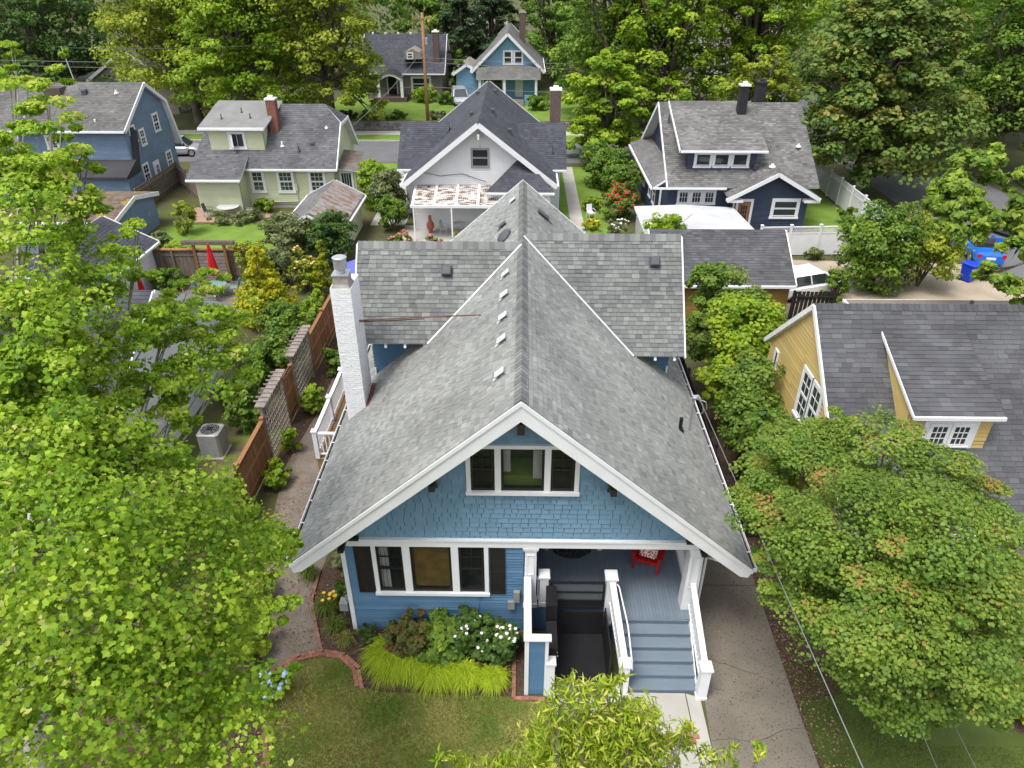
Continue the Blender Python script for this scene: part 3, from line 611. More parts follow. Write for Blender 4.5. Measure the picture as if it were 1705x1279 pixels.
def railing(p, q, parent, top_w=.13, n=None, drop=.78, th=.06, base=None):
    p, q = Vector(p), Vector(q); bar('top_rail', 'white', parent, p, q, top_w, th); d = Vector((0,0,drop)); bar('bottom_rail', 'white', parent, p-d, q-d, .07, .06)
    n = n or max(2, int((q-p).length/.13))
    for i in range(1, n):
        c = p.lerp(q, i/n); bar('baluster', 'white', parent, c - d + Vector((0,0,.03)), c - Vector((0,0,.03)), .035, .035, (0,1,0))
railing((4.66, 11.6, 1.10), (4.60, 13.42, 1.98), house, .15); railing((2.66, 11.66, 1.10), (2.47, 13.44, 1.98), house, .16)
railing((4.64, 13.80, 1.95), (4.64, 16.35, 1.95), house, .11); railing((.45, 13.62, 1.92), (.55, 13.62, 1.92), house, .08, 2)
b = MB(); b.tube([(2.60, 13.42, 1.92), (2.64, 13.3, 1.95), (2.80, 12.4, 1.50), (2.84, 11.62, 1.10), (2.84, 11.5, .95)], .021, 7); b.build('handrail', 'white', house)
SX0, SX1 = 2.76, 4.56
for k in range(6):
    y = 11.54 + .30*k; z = .167*(k+1)
    piece('tread', 'steps', house, (SX0, SX1), (y-.025, y+(.305 if k < 5 else .0)+ (.0 if k < 5 else .03)), (z-.036, z+.001 if k < 5 else z-.002))
    piece('riser', 'riser', house, (SX0, SX1), (y, y+.018), (z-.167, z-.036))
for xs in (SX0-.03, SX1+.0):
    b = MB(); b.prism([(xs, 11.54, 0), (xs, 13.06, 0), (xs, 13.06, .96), (xs, 12.95, .96), (xs, 11.52, .14)], (.03, 0, 0)); b.build('stringer', 'white', house)
# half wall beside the lift
b = MB(); b.box(.17, .22, 11.47, YW-.06, 0, 2.14); b.box(.22, .66, 11.45, 11.5, 0, 2.14); hw = b.build('half_wall', 'blue', house)
L = laps([(.24, 11.45, .02), (.64, 11.45, .02), (.64, 11.45, 2.13), (.24, 11.45, 2.13)], .1043, (6, 7), .02, seed=8); lap_objects('clapboard', L, range(len(L[0])), 'blue', hw)
L = laps([(.17, YW-.08, .02), (.17, 11.5, .02), (.17, 11.5, 2.13), (.17, YW-.08, 2.13)], .1043, (6, 7), .02, seed=9); lap_objects('clapboard', L, range(len(L[0])), 'blue', hw)
for x0, x1 in ((.135, .24), (.635, .72)): piece('half_wall_post', 'white', hw, (x0, x1), (11.41, 11.5), (0, 2.14))
piece('half_wall_cap', 'white', hw, (.11, .78), (11.37, 11.56), (2.14, 2.20)); piece('half_wall_cap', 'white', hw, (.11, .30), (11.56, YW-.03), (2.14, 2.197))

# --- chimney
CX0, CX1, CY0, CY1, CZ = -5.48, -4.90, 18.68, 19.75, 8.05
ch = MB(); ch.box(CX0, CX1, CY0, CY1, 2.2, CZ-.02); CH = ch.build('chimney', 'white_brick', house)
bk = MB(); z = 2.6; k = 0; rr = random.Random(4)
while z < CZ:
    for (p0, p1, ax) in ((CX0, CX1, 'y0'), (CX0, CX1, 'y1'), (CY0, CY1, 'x0'), (CY0, CY1, 'x1')):
        q = p0 - (.1 if k % 2 else 0)
        while q < p1-.01:
            a_, c_ = max(q, p0), min(q+.2, p1); e_ = .008+.008*rr.random(); q += .21
            if ax == 'y0': bk.box(a_, c_, CY0-e_, CY0+.0, z, z+.064)
            elif ax == 'y1': bk.box(a_, c_, CY1, CY1+e_, z, z+.064)
            elif ax == 'x0': bk.box(CX0-e_, CX0, a_, c_, z, z+.064)
            else: bk.box(CX1, CX1+e_, a_, c_, z, z+.064)
    z += .074; k += 1
bk.build('brick', 'white_brick', CH, kind='stuff')
mz = (CX0+CX1)/2; my = (CY0+CY1)/2-.2
b = MB(); b.loft([[(mz-a_, my-b_, z), (mz+a_, my-b_, z), (mz+a_, my+b_, z), (mz-a_, my+b_, z)] for a_, b_, z in ((.27,.30,CZ-.02), (.22,.24,CZ+.10), (.21,.23,CZ+.34))]); b.build('crown', 'mortar', CH)
b = MB(); b.box(mz-.24, mz+.24, my-.26, my+.26, CZ+.342, CZ+.38); b.lathe((mz, my, CZ+.38), [(.12,0), (.12,.12)], 14); b.lathe((mz, my, CZ+.5), [(.17,0), (.19,.02), (.19,.30), (.21,.31), (.21,.34), (.17,.36)], 18); b.build('flue_cap', 'metal', CH, smooth=False)
b = MB(); b.prism([(CX1+.015, CY0-.1, roofz(CX1)+.02), (CX1+.14, CY0-.02, roofz(CX1+.14)+.03), (CX1+.14, CY1+.1, roofz(CX1+.14)+.05), (CX1+.015, CY1+.1, roofz(CX1)+.16)], (0, 0, .02)); b.build('flashing', 'rust', CH)
b = MB(); b.tube([(CX1+.01, 19.2, 6.80), (-3.0, 19.0, 7.02), (-1.21, 18.79, roofz(1.21)+.05)], .02, 6); b.tube([(CX1+.01, 19.22, 6.74), (-2.9, 19.0, 6.97)], .018, 6); b.build('brace_rod', 'rust', CH)

# --- roof vents, pipes, mast
def slope_frame(x, y, side):
    n = Vector((side*SL, 0, 1)).normalized(); v = Vector((-side, 0, SL)).normalized(); u = v.cross(n); return Vector((x, y, roofz(x)+.012)), u, v, n
def box_vent(x, y, side, m, w=.22, l=.26, h=.10):
    O, u, v, n = slope_frame(x, y, side); b = MB(); u = Vector((0, 1, 0))
    def P(a_, c_, d_): return O + u*a_ + v*c_ + n*d_
    b.prism([P(-w*.45, -l*.95, .022), P(w*.1, -l*.95, .022), P(w*.45, l*.5, .022), P(-w*.45, l*.5, .022)], n*.006)
    o = b.build('roof_vent', m, house); b = MB()
    b.prism([P(-w*.4, -l*.35, .028), P(w*.4, -l*.35, .028), P(w*.4, l*.4, .028), P(-w*.4, l*.4, .028)], n*(h*.55)); b.build('vent_throat_shade', 'vent_dk', o); b = MB()  # dark throat block: shadow under the hood put into its colour
    b.loft([[P(-w*k, -l*.5*k2, d_), P(w*k, -l*.5*k2, d_), P(w*k, l*.5*k2, d_), P(-w*k, l*.5*k2, d_)] for k, k2, d_ in ((.56,1.08,.028+h*.5), (.56,1.08,h), (.48,.95,h+.02))]); b.build('vent_hood', m, o); return o
for y in (14.42, 16.1, 17.4, 18.82, 20.34): box_vent(-.47, y, -1, 'alum')
box_vent(-.36, 27.3, -1, 'alum'); box_vent(.75, 26.6, 1, 'vent_dk', .3, .5); box_vent(-.7, 25.3, -1, 'vent_dk', .2, .3)
O, u, v, n = slope_frame(-.62, 24.0, -1)
b = MB()
for k in range(7):
    r0 = .34*math.cos(k/6*math.pi/2*.95); 
rings = []
for k in range(6):
    f = k/5*math.pi/2*.97; rings.append([O + Vector((0,1,0))*(.46*math.cos(f)*math.cos(a_)) + v*(.30*math.cos(f)*math.sin(a_)) + n*(.03+.14*math.sin(f)) for a_ in [2*math.pi*j/16 for j in range(16)]])
b.loft(rings); b.build('skylight_dome', 'vent_dk', house, smooth=True)
for (x, sgn, dy, ds) in ((-2.42, -1, DL_Y, DLS), (4.35, 1, DR_Y, DRS)):
    y = dy-.62; z = RZ-.62*ds; b = MB(); vv = Vector((0, 1, ds)).normalized(); nn = Vector((0, -ds, 1)).normalized(); O = Vector((x, y, z+.015))
    b.prism([O-XP*.19-vv*.19+nn*.012, O+XP*.19-vv*.19+nn*.012, O+XP*.19+vv*.22+nn*.012, O-XP*.19+vv*.22+nn*.012], nn*.006)
    b.loft([[O+XP*(a_*c1)+vv*(b_*c1)+nn*h for a_, b_ in ((-.15,-.15), (.15,-.15), (.15,.15), (-.15,.15))] for c1, h in ((.92,.02), (.95,.09), (1.05,.1), (1.0,.16), (.8,.19))]); b.build('roof_vent', 'vent_dk', house)
b = MB(); b.tube([(4.72, 17.4, roofz(4.72)-.05), (4.72, 17.4, roofz(4.72)+.42)], .055, 10); b.lathe((4.72, 17.4, roofz(4.72)-.06), [(.13,0), (.09,.12)], 10); b.build('vent_pipe', 'black', house)
b = MB(); mp = (5.12, 17.85); b.tube([(*mp, roofz(5.12)-.05), (*mp, 4.95)], .033, 8); b.tube([(*mp, 4.95), (5.14, 17.83, 5.03), (5.2, 17.8, 5.06), (5.27, 17.77, 5.0)], [.06,.085,.085,.05], 8)
b.tube([(5.25, 17.78, 4.98), (5.36, 17.72, 4.86), (5.42, 17.7, 4.6), (5.36, 17.8, 4.45)], .012, 5); b.tube([(5.25, 17.78, 5.0), (5.45, 17.7, 4.95), (5.5, 17.66, 4.72)], .012, 5); b.build('service_mast', 'metal', house)

# --- side deck
DX0, DY0, DY1, DZ = -7.25, 20.0, 29.0, .92
b = MB(); b.box(DX0+.03, XL-.04, DY0+.03, DY1, .02, DZ-.04); dk = b.build('side_deck', 'deck', house)
x = DX0
while x < XL-.06: piece('deck_board', 'deck', dk, (x, x+.138), (DY0, DY1), (DZ-.035, DZ)); x += .144
def deck_post(x, y):
    piece('rail_post', 'white', dk, (x-.075, x+.075), (y-.075, y+.075), (DZ, 2.05)); piece('post_cap', 'white', dk, (x-.105, x+.105), (y-.105, y+.105), (2.05, 2.10))
ys = [20.08, 22.3, 24.3, 26.4, 28.9]
for y in ys: deck_post(DX0+.08, y)
for y0, y1 in zip(ys, ys[1:]): railing((DX0+.08, y0+.08, 1.97), (DX0+.08, y1-.08, 1.97), dk, .13, drop=.88)
deck_post(-5.5, 20.08); railing((DX0+.16, 20.08, 1.97), (-5.58, 20.08, 1.97), dk, .11, drop=.88)
# rear low hip roof beyond the right dormer
b = MB(); b.box(2.2, 5.6, 28.6, 32.2, 0, 3.0); b.build('rear_wing', 'blue', house)
A = [(1.9, 28.55, 3.1), (5.9, 28.55, 3.1), (5.9, 32.5, 3.1), (1.9, 32.5, 3.1)]; T = (3.9, 30.3, 4.6)
for i in range(4): roof_plane(house, [A[i], A[(i+1) % 4], T], 'shingle', th=.1, seed=40+i)
# ================================================================ ground, paths, streets
def sheet(name, pts, m, z, kind='structure', th=None):
    b = MB(); P = [(x, y, z) for x, y in pts]
    if th: b.prism([(x, y, z-th) for x, y in pts], (0, 0, th))
    else: b.poly(P)
    o = b.build(name, m); o['kind'] = kind; return o
sheet('ground', [(-400, -40), (400, -40), (400, 600), (-400, 600)], 'ground', 0)
def arc(cx, cy, r, a0, a1, n): return [(cx+r*math.cos(math.radians(a0+(a1-a0)*i/n)), cy+r*math.sin(math.radians(a0+(a1-a0)*i/n))) for i in range(n+1)]
# front lawn, mulch beds, gravel path
lawn_edge = [(-6.62, 10.9), (-6.45, 11.9), (-6.0, 12.35), (-5.4, 12.55), (-4.75, 12.45), (-4.35, 12.1), (-4.15, 11.6), (-3.6, 11.45), (-.2, 11.35), (1.0, 11.3), (3.1, 9.2), (3.1, 2), (-6.6, 2), (-6.0, 8.3), (-5.95, 9.2), (-6.15, 10.1)]
sheet('front_lawn', lawn_edge, 'lawn', .012)
sheet('mulch_bed', [(-9.6, 2), (-6.55, 2), (-5.9, 8.3), (-5.9, 9.2), (-6.1, 10.1), (-6.62, 10.9), (-6.55, 11.5), (-7.2, 12.5), (-7.6, 14.5), (-8.3, 17), (-9.9, 19), (-12, 12)], 'soil', .006)
sheet('planting_bed', [(-4.75, 12.45), (-4.35, 12.1), (-4.15, 11.6), (-3.6, 11.45), (-.2, 11.35), (.16, 11.3), (.16, 13.4), (-4.7, 13.45), (-4.9, 16.5), (-5.9, 16.5), (-6.2, 14.6), (-5.8, 13.6), (-5.35, 12.75)], 'soil', .008)
sheet('gravel_path', [(-6.45, 11.9), (-6.0, 12.35), (-5.4, 12.55), (-5.35, 12.75), (-5.8, 13.6), (-6.2, 14.6), (-6.0, 17), (-5.0, 19.9), (-7.2, 20.0), (-7.25, 34), (-8.3, 34), (-8.4, 24), (-8.7, 20.5), (-8.2, 17.2), (-7.55, 14.6), (-7.15, 12.6)], 'path', .010)
sheet('fence_bed', [(-9.2, 19), (-8.7, 20.4), (-8.4, 24), (-8.3, 34), (-9.2, 34)], 'soil', .006)
sheet('mulch_strip', [(6.98, 8), (7.9, 8), (8.6, 14), (8.6, 27), (5.0, 27), (5.0, 17.2), (7.0, 17.2)], 'soil', .006)
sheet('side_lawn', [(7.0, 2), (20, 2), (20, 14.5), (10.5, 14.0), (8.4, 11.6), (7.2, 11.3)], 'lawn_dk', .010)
sheet('neighbour_mulch', [(10.5, 11.6), (13.6, 9.8), (15.5, 9.6), (18, 12), (18, 14.8), (10.5, 14.8)], 'soil', .014)

# brick edging, every brick its own
brick_edge = thing('brick_edging', 'curved red brick edging between gravel path and front lawn', 'edging', (-5.4, 12.5, 0))
def brick_row(parent, pts, w=.20, d=.10, z=.0, rows=1, m='brick'):
    pts = [Vector((x, y, 0)) for x, y in pts]; seg = 0; pos = 0.; rd = random.Random(len(pts))
    L = [(pts[i+1]-pts[i]).length for i in range(len(pts)-1)]; tot = sum(L); s = w/2
    while s < tot:
        a_ = s; i = 0
        while i < len(L)-1 and a_ > L[i]: a_ -= L[i]; i += 1
        dr = (pts[i+1]-pts[i]).normalized(); c = pts[i]+dr*a_; nr = Vector((-dr.y, dr.x, 0))
        for r_ in range(rows):
            cc = c + nr*((r_-(rows-1)/2)*(d+.008)) + dr*(w*.5*(r_ % 2))
            ang = math.atan2(dr.y, dr.x)+rd.uniform(-.04, .04)
            mt = Matrix.Translation((cc.x, cc.y, z+.03+rd.uniform(-.005, .007))) @ Matrix.Rotation(ang, 4, 'Z') @ Matrix.Rotation(rd.uniform(-.03, .03), 4, 'X') @ Matrix.Diagonal((w-.008, d, .075, 1))
            piece('brick', m, parent, 0, 0, 0, mt)
        s += w
brick_row(brick_edge, [(-6.75, 11.5), (-6.5, 11.95), (-6.05, 12.38), (-5.42, 12.6), (-4.78, 12.5), (-4.36, 12.14), (-4.17, 11.65)], .2, .1, 0, 2)
be2 = thing('brick_edging', 'straight line of bricks along the left side flower bed', 'edging', (-5.8, 13.8, 0)); brick_row(be2, [(-5.42, 12.72), (-5.75, 13.5), (-6.1, 14.4), (-6.15, 15.6)], .2, .07)
be3 = thing('brick_edging', 'double row of bricks round mulch bed at the lower left lawn edge', 'edging', (-6.0, 9.4, 0)); brick_row(be3, [(-6.18, 10.3), (-5.98, 9.8), (-5.92, 9.2), (-6.02, 8.6), (-6.2, 8.0)], .2, .1, 0, 2)
be4 = thing('brick_edging', 'brick border at the foot of the blue half wall', 'edging', (-.1, 11.4, 0)); brick_row(be4, [(-.13, 12.9), (-.13, 11.3), (.72, 11.28)], .2, .1)

# driveway of cracked slabs (gaps are real), front walk
drive = thing('driveway', 'exposed aggregate concrete driveway with cracks right of the steps', 'driveway', (5.9, 11, 0)); del drive['category']; del drive['label']; drive['kind'] = 'structure'
def slab_piece(name, pts, m, parent, z, th=.1, inset=.008):
    c = Vector((sum(p[0] for p in pts)/len(pts), sum(p[1] for p in pts)/len(pts), 0)); q = []
    for x, y in pts:
        d = Vector((x, y, 0))-c; q.append((x-d.x/d.length*inset, y-d.y/d.length*inset, z-th))
    b = MB(); b.prism(q, (0, 0, th)); return b.build(name, m, parent)
XD0, XD1 = 4.86, 7.06
c1 = [(XD0, 12.72), (5.1, 12.62), (5.35, 12.45), (5.55, 12.42), (5.9, 12.25), (6.3, 12.1), (6.65, 11.9), (XD1, 11.78)]
c2 = [(4.66, 10.25), (5.2, 10.3), (5.7, 10.22), (6.1, 10.35), (6.5, 10.55), (XD1, 10.62)]
slab_piece('slab', [(XD0, 15.2), (XD1+.05, 15.2), (XD1+.05, 17.2), (5.0, 17.2)], 'drive', drive, .02)
slab_piece('slab', c1 + [(XD1+.05, 15.18), (XD0, 15.18)], 'drive', drive, .022)
slab_piece('slab', c2 + c1[::-1], 'drive', drive, .018)
slab_piece('slab', [(4.66, 2), (XD1, 2)] + c2[::-1], 'drive', drive, .021)
walk = thing('front_walk', 'x', 'walk', (3.4, 10.6, 0)); del walk['category']; del walk['label']; walk['kind'] = 'structure'
slab_piece('slab', [(2.5, 10.35), (4.28, 10.35), (4.28, 11.52), (2.5, 11.52)], 'concrete', walk, .03)
slab_piece('slab', [(4.30, 6), (4.64, 6), (4.64, 11.4), (4.30, 11.52)], 'concrete', walk, .028); slab_piece('slab', [(.75, 10.6), (2.48, 10.35), (2.48, 11.52), (.75, 11.55)], 'concrete', walk, .03)
brick_row(walk, [(2.5, 10.27), (4.3, 10.27)], .2, .1, 0, 2); slab_piece('slab', [(2.5, 6), (4.28, 6), (4.28, 10.1), (2.5, 10.1)], 'concrete', walk, .027)

# back gardens
sheet('garden_lawn', [(-24.5, 41.6), (-15.6, 41.6), (-15.2, 48.2), (-17.2, 48.4), (-19, 47.6), (-24.5, 46.4)], 'lawn_gr', .012)
sheet('patio', [(-23.6, 47.4), (-18.2, 47.4), (-17.6, 49.0), (-19, 50.6), (-23.8, 50.6)], mat('brick_patio', (.36,.24,.18), (.27,.17,.125), ns=7, rough=.95, bump=.2), .016)
sheet('garden_path', [(-19.5, 33), (-14, 33), (-12.5, 36), (-12.5, 40), (-22, 40)], 'path', .008)
sheet('shade_lawn', [(-12.2, 19), (-9.4, 19), (-9.4, 32), (-12.2, 32)], mat('moss_ground', (.12,.15,.03), (.085,.06,.04), ns=1.0, rough=1, bump=.6, contrast=.3), .010)
sheet('patio_concrete', [(-8, 41), (3, 41), (3, 47), (-8, 47)], 'concrete', .008)
sheet('garden_strip', [(2.2, 44), (6, 44), (6, 62), (2.2, 62)], 'lawn_gr', .008)
sheet('garden_walk', [(3.3, 44), (4.2, 44), (4.2, 62), (3.3, 62)], 'concrete', .014)
sheet('navy_side_lawn', [(18.6, 42.2), (22.9, 42.2), (22.9, 56), (18.9, 56)], 'lawn_gr', .010)
sheet('dirt_drive', [(13.6, 33.2), (29, 33.2), (29, 40.5), (14.2, 41.3), (13.6, 38)], mat('dirt', (.36,.30,.23), (.27,.22,.16), ns=.8, rough=1, bump=.3), .008)
sheet('side_street', [(27.6, 0), (37, 0), (37, 300), (27.6, 300)], 'asphalt', .014)
sheet('side_pavement', [(24.3, 42.5), (26.0, 42.5), (26.0, 62), (24.3, 62)], 'concrete', .014)
sheet('street', [(-300, 63.2), (27.6, 63.2), (27.6, 70.9), (-300, 70.9)], 'asphalt', .010)
sheet('street_verge', [(-120, 71.1), (27, 71.1), (27, 73.4), (-120, 73.4)], 'lawn_gr', .06, th=.06)
sheet('pavement', [(-120, 73.5), (27, 73.5), (27, 75.2), (-120, 75.2)], 'concrete', .07, th=.07)
sheet('kerb', [(-120, 70.9), (27, 70.9), (27, 71.08), (-120, 71.08)], 'concrete', .12, th=.12)
sheet('near_verge', [(-26, 60.5), (-2, 60.5), (-2, 63.0), (-26, 63.0)], 'lawn_gr', .012)
sheet('far_lawn', [(-22, 77.2), (12, 77.2), (12, 96), (-22, 96)], 'lawn_gr', .5, th=.5)
sheet('white_house_drive', [(-10.4, 47), (-8.0, 47), (-8.0, 63.1), (-10.4, 63.1)], 'concrete', .010)
sheet('green_side_lawn', [(-13.2, 52), (-10.6, 52), (-10.6, 63), (-13.2, 63)], 'lawn_gr', .010)
# grass blades on the front lawn and side lawn
def blades(name, n, region, m, label, hgt=(.03,.07), z=.012, dens=None):
    xs = RNG.uniform(region[0], region[1], n); ys_ = RNG.uniform(region[2], region[3], n)
    if dens is not None: k = dens(xs, ys_); xs, ys_ = xs[k], ys_[k]
    n = len(xs); a_ = RNG.uniform(0, 6.28, n); h = RNG.uniform(*hgt, n); wd = RNG.uniform(.006, .012, n); ln = RNG.uniform(.01, .05, n); b_ = RNG.uniform(0, 6.28, n)
    V = np.zeros((n, 3, 3)); V[:,0,0] = xs-wd*np.cos(a_); V[:,0,1] = ys_-wd*np.sin(a_); V[:,1,0] = xs+wd*np.cos(a_); V[:,1,1] = ys_+wd*np.sin(a_); V[:,2,0] = xs+ln*np.cos(b_); V[:,2,1] = ys_+ln*np.sin(b_)
    V[:,:2,2] = z; V[:,2,2] = z+h
    f = np.sin(xs*1.9+np.sin(ys_*1.3)*1.7)*np.sin(ys_*1.7+np.cos(xs*.9)*1.5)
    tones = np.clip(RNG.normal(.58, .16, n)+f*.30, 0, 1)
    o = raw_mesh(name, V.reshape(-1, 3), 3, tones, m); tag(o, label, 'grass', kind='stuff'); return o
def raw_mesh(name, V, k, tones, m, parent=None):
    """V: (n*k,3) vertices of n k-gons"""
    off = OFF.get(parent.name, Vector()) if parent is not None else Vector(); V = (np.asarray(V) - np.array(off)).astype(np.float32); n = len(V)//k
    me = bpy.data.meshes.new(name); me.vertices.add(len(V)); me.vertices.foreach_set('co', V.ravel()); me.loops.add(n*k); me.loops.foreach_set('vertex_index', np.arange(n*k, dtype=np.int32))
    me.polygons.add(n); me.polygons.foreach_set('loop_start', np.arange(0, n*k, k, dtype=np.int32)); me.polygons.foreach_set('loop_total', np.full(n, k, dtype=np.int32))
    me.update(calc_edges=True); at = me.attributes.new('tone', 'FLOAT', 'FACE'); at.data.foreach_set('value', np.asarray(tones, dtype=np.float32)); me.materials.append(m); return link(name, me, parent)
def in_lawn(xs, ys_):
    P = lawn_edge; k = np.zeros(len(xs), bool); j = len(P)-1
    for i in range(len(P)):
        (x0, y0), (x1, y1) = P[i], P[j]; c = ((y0 > ys_) != (y1 > ys_)) & (xs < (x1-x0)*(ys_-y0)/(y1-y0+1e-9)+x0); k ^= c; j = i
    return k
blades('lawn_grass', 120000, (-6.7, 3.2, 7, 12.6), LEAF['grass'], 'short dry patchy grass covering the front lawn', dens=in_lawn)
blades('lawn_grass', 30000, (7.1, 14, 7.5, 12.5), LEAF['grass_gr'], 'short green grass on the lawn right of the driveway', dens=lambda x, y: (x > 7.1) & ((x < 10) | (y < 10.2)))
# ================================================================ neighbouring houses
def gable_house(root, x0, x1, y0, y1, ez, rz, axis, wallm, roofm, over=.5, rake=.4, seed=1, course=.17, barge=True, base=.0, gutter=True, th=.14):
    """simple gabled shell: walls, two roof planes, barge boards. axis 'x' or 'y' = ridge direction"""
    if axis == 'y':
        xm = (x0+x1)/2; s = (rz-ez)/((x1-x0)/2+over)      # ez: eave edge height
        wz = rz - s*(x1-x0)/2 - .12
        siding_wall(root, [(x0, y0, base), (x1, y0, base), (x1, y0, wz), (xm, y0, rz-.14), (x0, y0, wz)], wallm, seed=seed)
        siding_wall(root, [(x1, y1, base), (x0, y1, base), (x0, y1, wz), (xm, y1, rz-.14), (x1, y1, wz)], wallm, seed=seed)
        siding_wall(root, [(x1, y0+.122, base), (x1, y1-.122, base), (x1, y1-.122, wz), (x1, y0+.122, wz)], wallm); siding_wall(root, [(x0, y1-.122, base), (x0, y0+.122, base), (x0, y0+.122, wz), (x0, y1-.122, wz)], wallm)
        a, b_ = x0-over, x1+over; Y0, Y1 = y0-rake, y1+rake
        roof_plane(root, [(a, Y1, ez), (a, Y0, ez), (xm, Y0, rz), (xm, Y1, rz)], roofm, course, seed=seed, th=th); roof_plane(root, [(b_, Y0, ez), (b_, Y1, ez), (xm, Y1, rz), (xm, Y0, rz)], roofm, course, seed=seed+1, th=th)
        if barge:
            for Y in (Y0-.03, Y1+.03):
                for xe in (a, b_): bar('barge_board', 'white', root, (xe, Y, ez-.12), (xm, Y, rz-.12), .05, .30)
        if gutter:
            for xe, sg in ((a, -1), (b_, 1)): piece('gutter', 'white', root, (xe-.06+sg*.065, xe+.06+sg*.065), (Y0, Y1), (ez-.14, ez-.03))
    else:
        ym = (y0+y1)/2; s = (rz-ez)/((y1-y0)/2+over); wz = rz - s*(y1-y0)/2 - .12
        siding_wall(root, [(x0, y0, base), (x1, y0, base), (x1, y0, wz), (x0, y0, wz)], wallm, seed=seed); siding_wall(root, [(x1, y1, base), (x0, y1, base), (x0, y1, wz), (x1, y1, wz)], wallm)
        siding_wall(root, [(x1, y0+.122, base), (x1, y1-.122, base), (x1, y1-.122, wz), (x1, ym, rz-.16), (x1, y0+.122, wz)], wallm, seed=seed); siding_wall(root, [(x0, y1-.122, base), (x0, y0+.122, base), (x0, y0+.122, wz), (x0, ym, rz-.16), (x0, y1-.122, wz)], wallm, seed=seed)
        a, b_ = y0-over, y1+over; X0, X1 = x0-rake, x1+rake
        roof_plane(root, [(X0, a, ez), (X1, a, ez), (X1, ym, rz), (X0, ym, rz)], roofm, course, seed=seed, th=th); roof_plane(root, [(X1, b_, ez), (X0, b_, ez), (X0, ym, rz), (X1, ym, rz)], roofm, course, seed=seed+1, th=th)
        if barge:
            for X in (X0-.03, X1+.03):
                for ye in (a, b_): bar('barge_board', 'white', root, (X, ye, ez-.11), (X, ym, rz-.11), .05, .26)
        if gutter:
            for ye, sg in ((a, -1), (b_, 1)): piece('gutter', 'white', root, (X0, X1), (ye-.06+sg*.065, ye+.06+sg*.065), (ez-.14, ez-.03))
def chimney(root, x, y, z0, z1, w, d, m, cap='mortar'):
    b = MB(); b.box(x-w/2, x+w/2, y-d/2, y+d/2, z0, z1); c = b.build('chimney', 'mortar' if m != 'soot' else 'soot', root); k = MB(); z = z0; i = 0
    while z < z1-.05:
        for (p0, p1, ax) in ((x-w/2, x+w/2, 'y'), (y-d/2, y+d/2, 'x')):
            q = p0-(.1 if i % 2 else 0)
            while q < p1-.02:
                a, b2 = max(q, p0), min(q+.195, p1); q += .21
                if ax == 'y': k.box(a, b2, y-d/2-.012, y-d/2, z, z+.06)
                else: k.box(x-w/2-.012, x-w/2, a, b2, z, z+.06); k.box(x+w/2, x+w/2+.012, a, b2, z, z+.06)
        z += .075; i += 1
    k.build('brick', m, c, kind='stuff'); e = MB(); e.box(x-w/2-.06, x+w/2+.06, y-d/2-.06, y+d/2+.06, z1, z1+.1); e.box(x-w/4, x+w/4, y-d/4, y+d/4, z1+.1, z1+.26); e.build('chimney_cap', cap, c)
def pipe(root, x, y, z, h=.35, r=.05, m='vent_dk'):
    b = MB(); b.lathe((x, y, z), [(r*2.2, -.06), (r*2.0, .03), (r, .05), (r, h)], 8); b.build('vent_pipe', m, root)
def roof_box(root, x, y, z, m='vent_dk', s=.16):
    b = MB(); b.loft([[(x-a*s, y-a*s, z+h), (x+a*s, y-a*s, z+h), (x+a*s, y+a*s, z+h), (x-a*s, y+a*s, z+h)] for a, h in ((1, -.15), (1, .08), (1.15, .1), (.9, .2))]); b.build('roof_vent', m, root)

# --- A: peeling blue gambrel house
A = thing('gambrel_house', 'peeling slate blue gambrel house with grey roof behind the left maple', 'house', (-34, 55, 0))
XA = -28.0; yr, zr = 55.4, 7.75; y2, z2 = 58.1, 6.1; y3, z3 = 59.2, 2.6; yf, zf = 51.0, 5.3; xl = -40.0
siding_wall(A, [(XA, 51.5, 0), (XA, 58.5, 0), (XA, 58.5, 4.6), (XA, 57.9, 6.0), (XA, yr, zr-.1), (XA, 51.5, zf+.1)], 'slateblue', .15)
siding_wall(A, [(xl, 51.5, 0), (XA-.122, 51.5, 0), (XA-.122, 51.5, zf+.1), (xl, 51.5, zf+.1)], 'slateblue', .15)
e = .3
roof_plane(A, [(xl, yf, zf), (XA+e, yf, zf), (XA+e, yr, zr), (xl, yr, zr)], 'shingle_md', .17, seed=51, tone=(.35,.12))
roof_plane(A, [(XA+e, y2, z2), (xl, y2, z2), (xl, yr, zr), (XA+e, yr, zr)], 'shingle_md', .17, seed=52); roof_plane(A, [(XA+e, y3, z3), (xl, y3, z3), (xl, y2, z2), (XA+e, y2, z2)], 'shingle_md', .17, seed=53)
for p, q in (((yf, zf), (yr, zr)), ((y2, z2), (yr, zr)), ((y3, z3), (y2, z2))): bar('barge_board', 'white', A, (XA+e+.03, p[0], p[1]-.1), (XA+e+.03, q[0], q[1]-.1), .06, .26)
piece('gutter', 'white', A, (xl, XA+e), (yf-.14, yf-.02), (zf-.16, zf-.04))
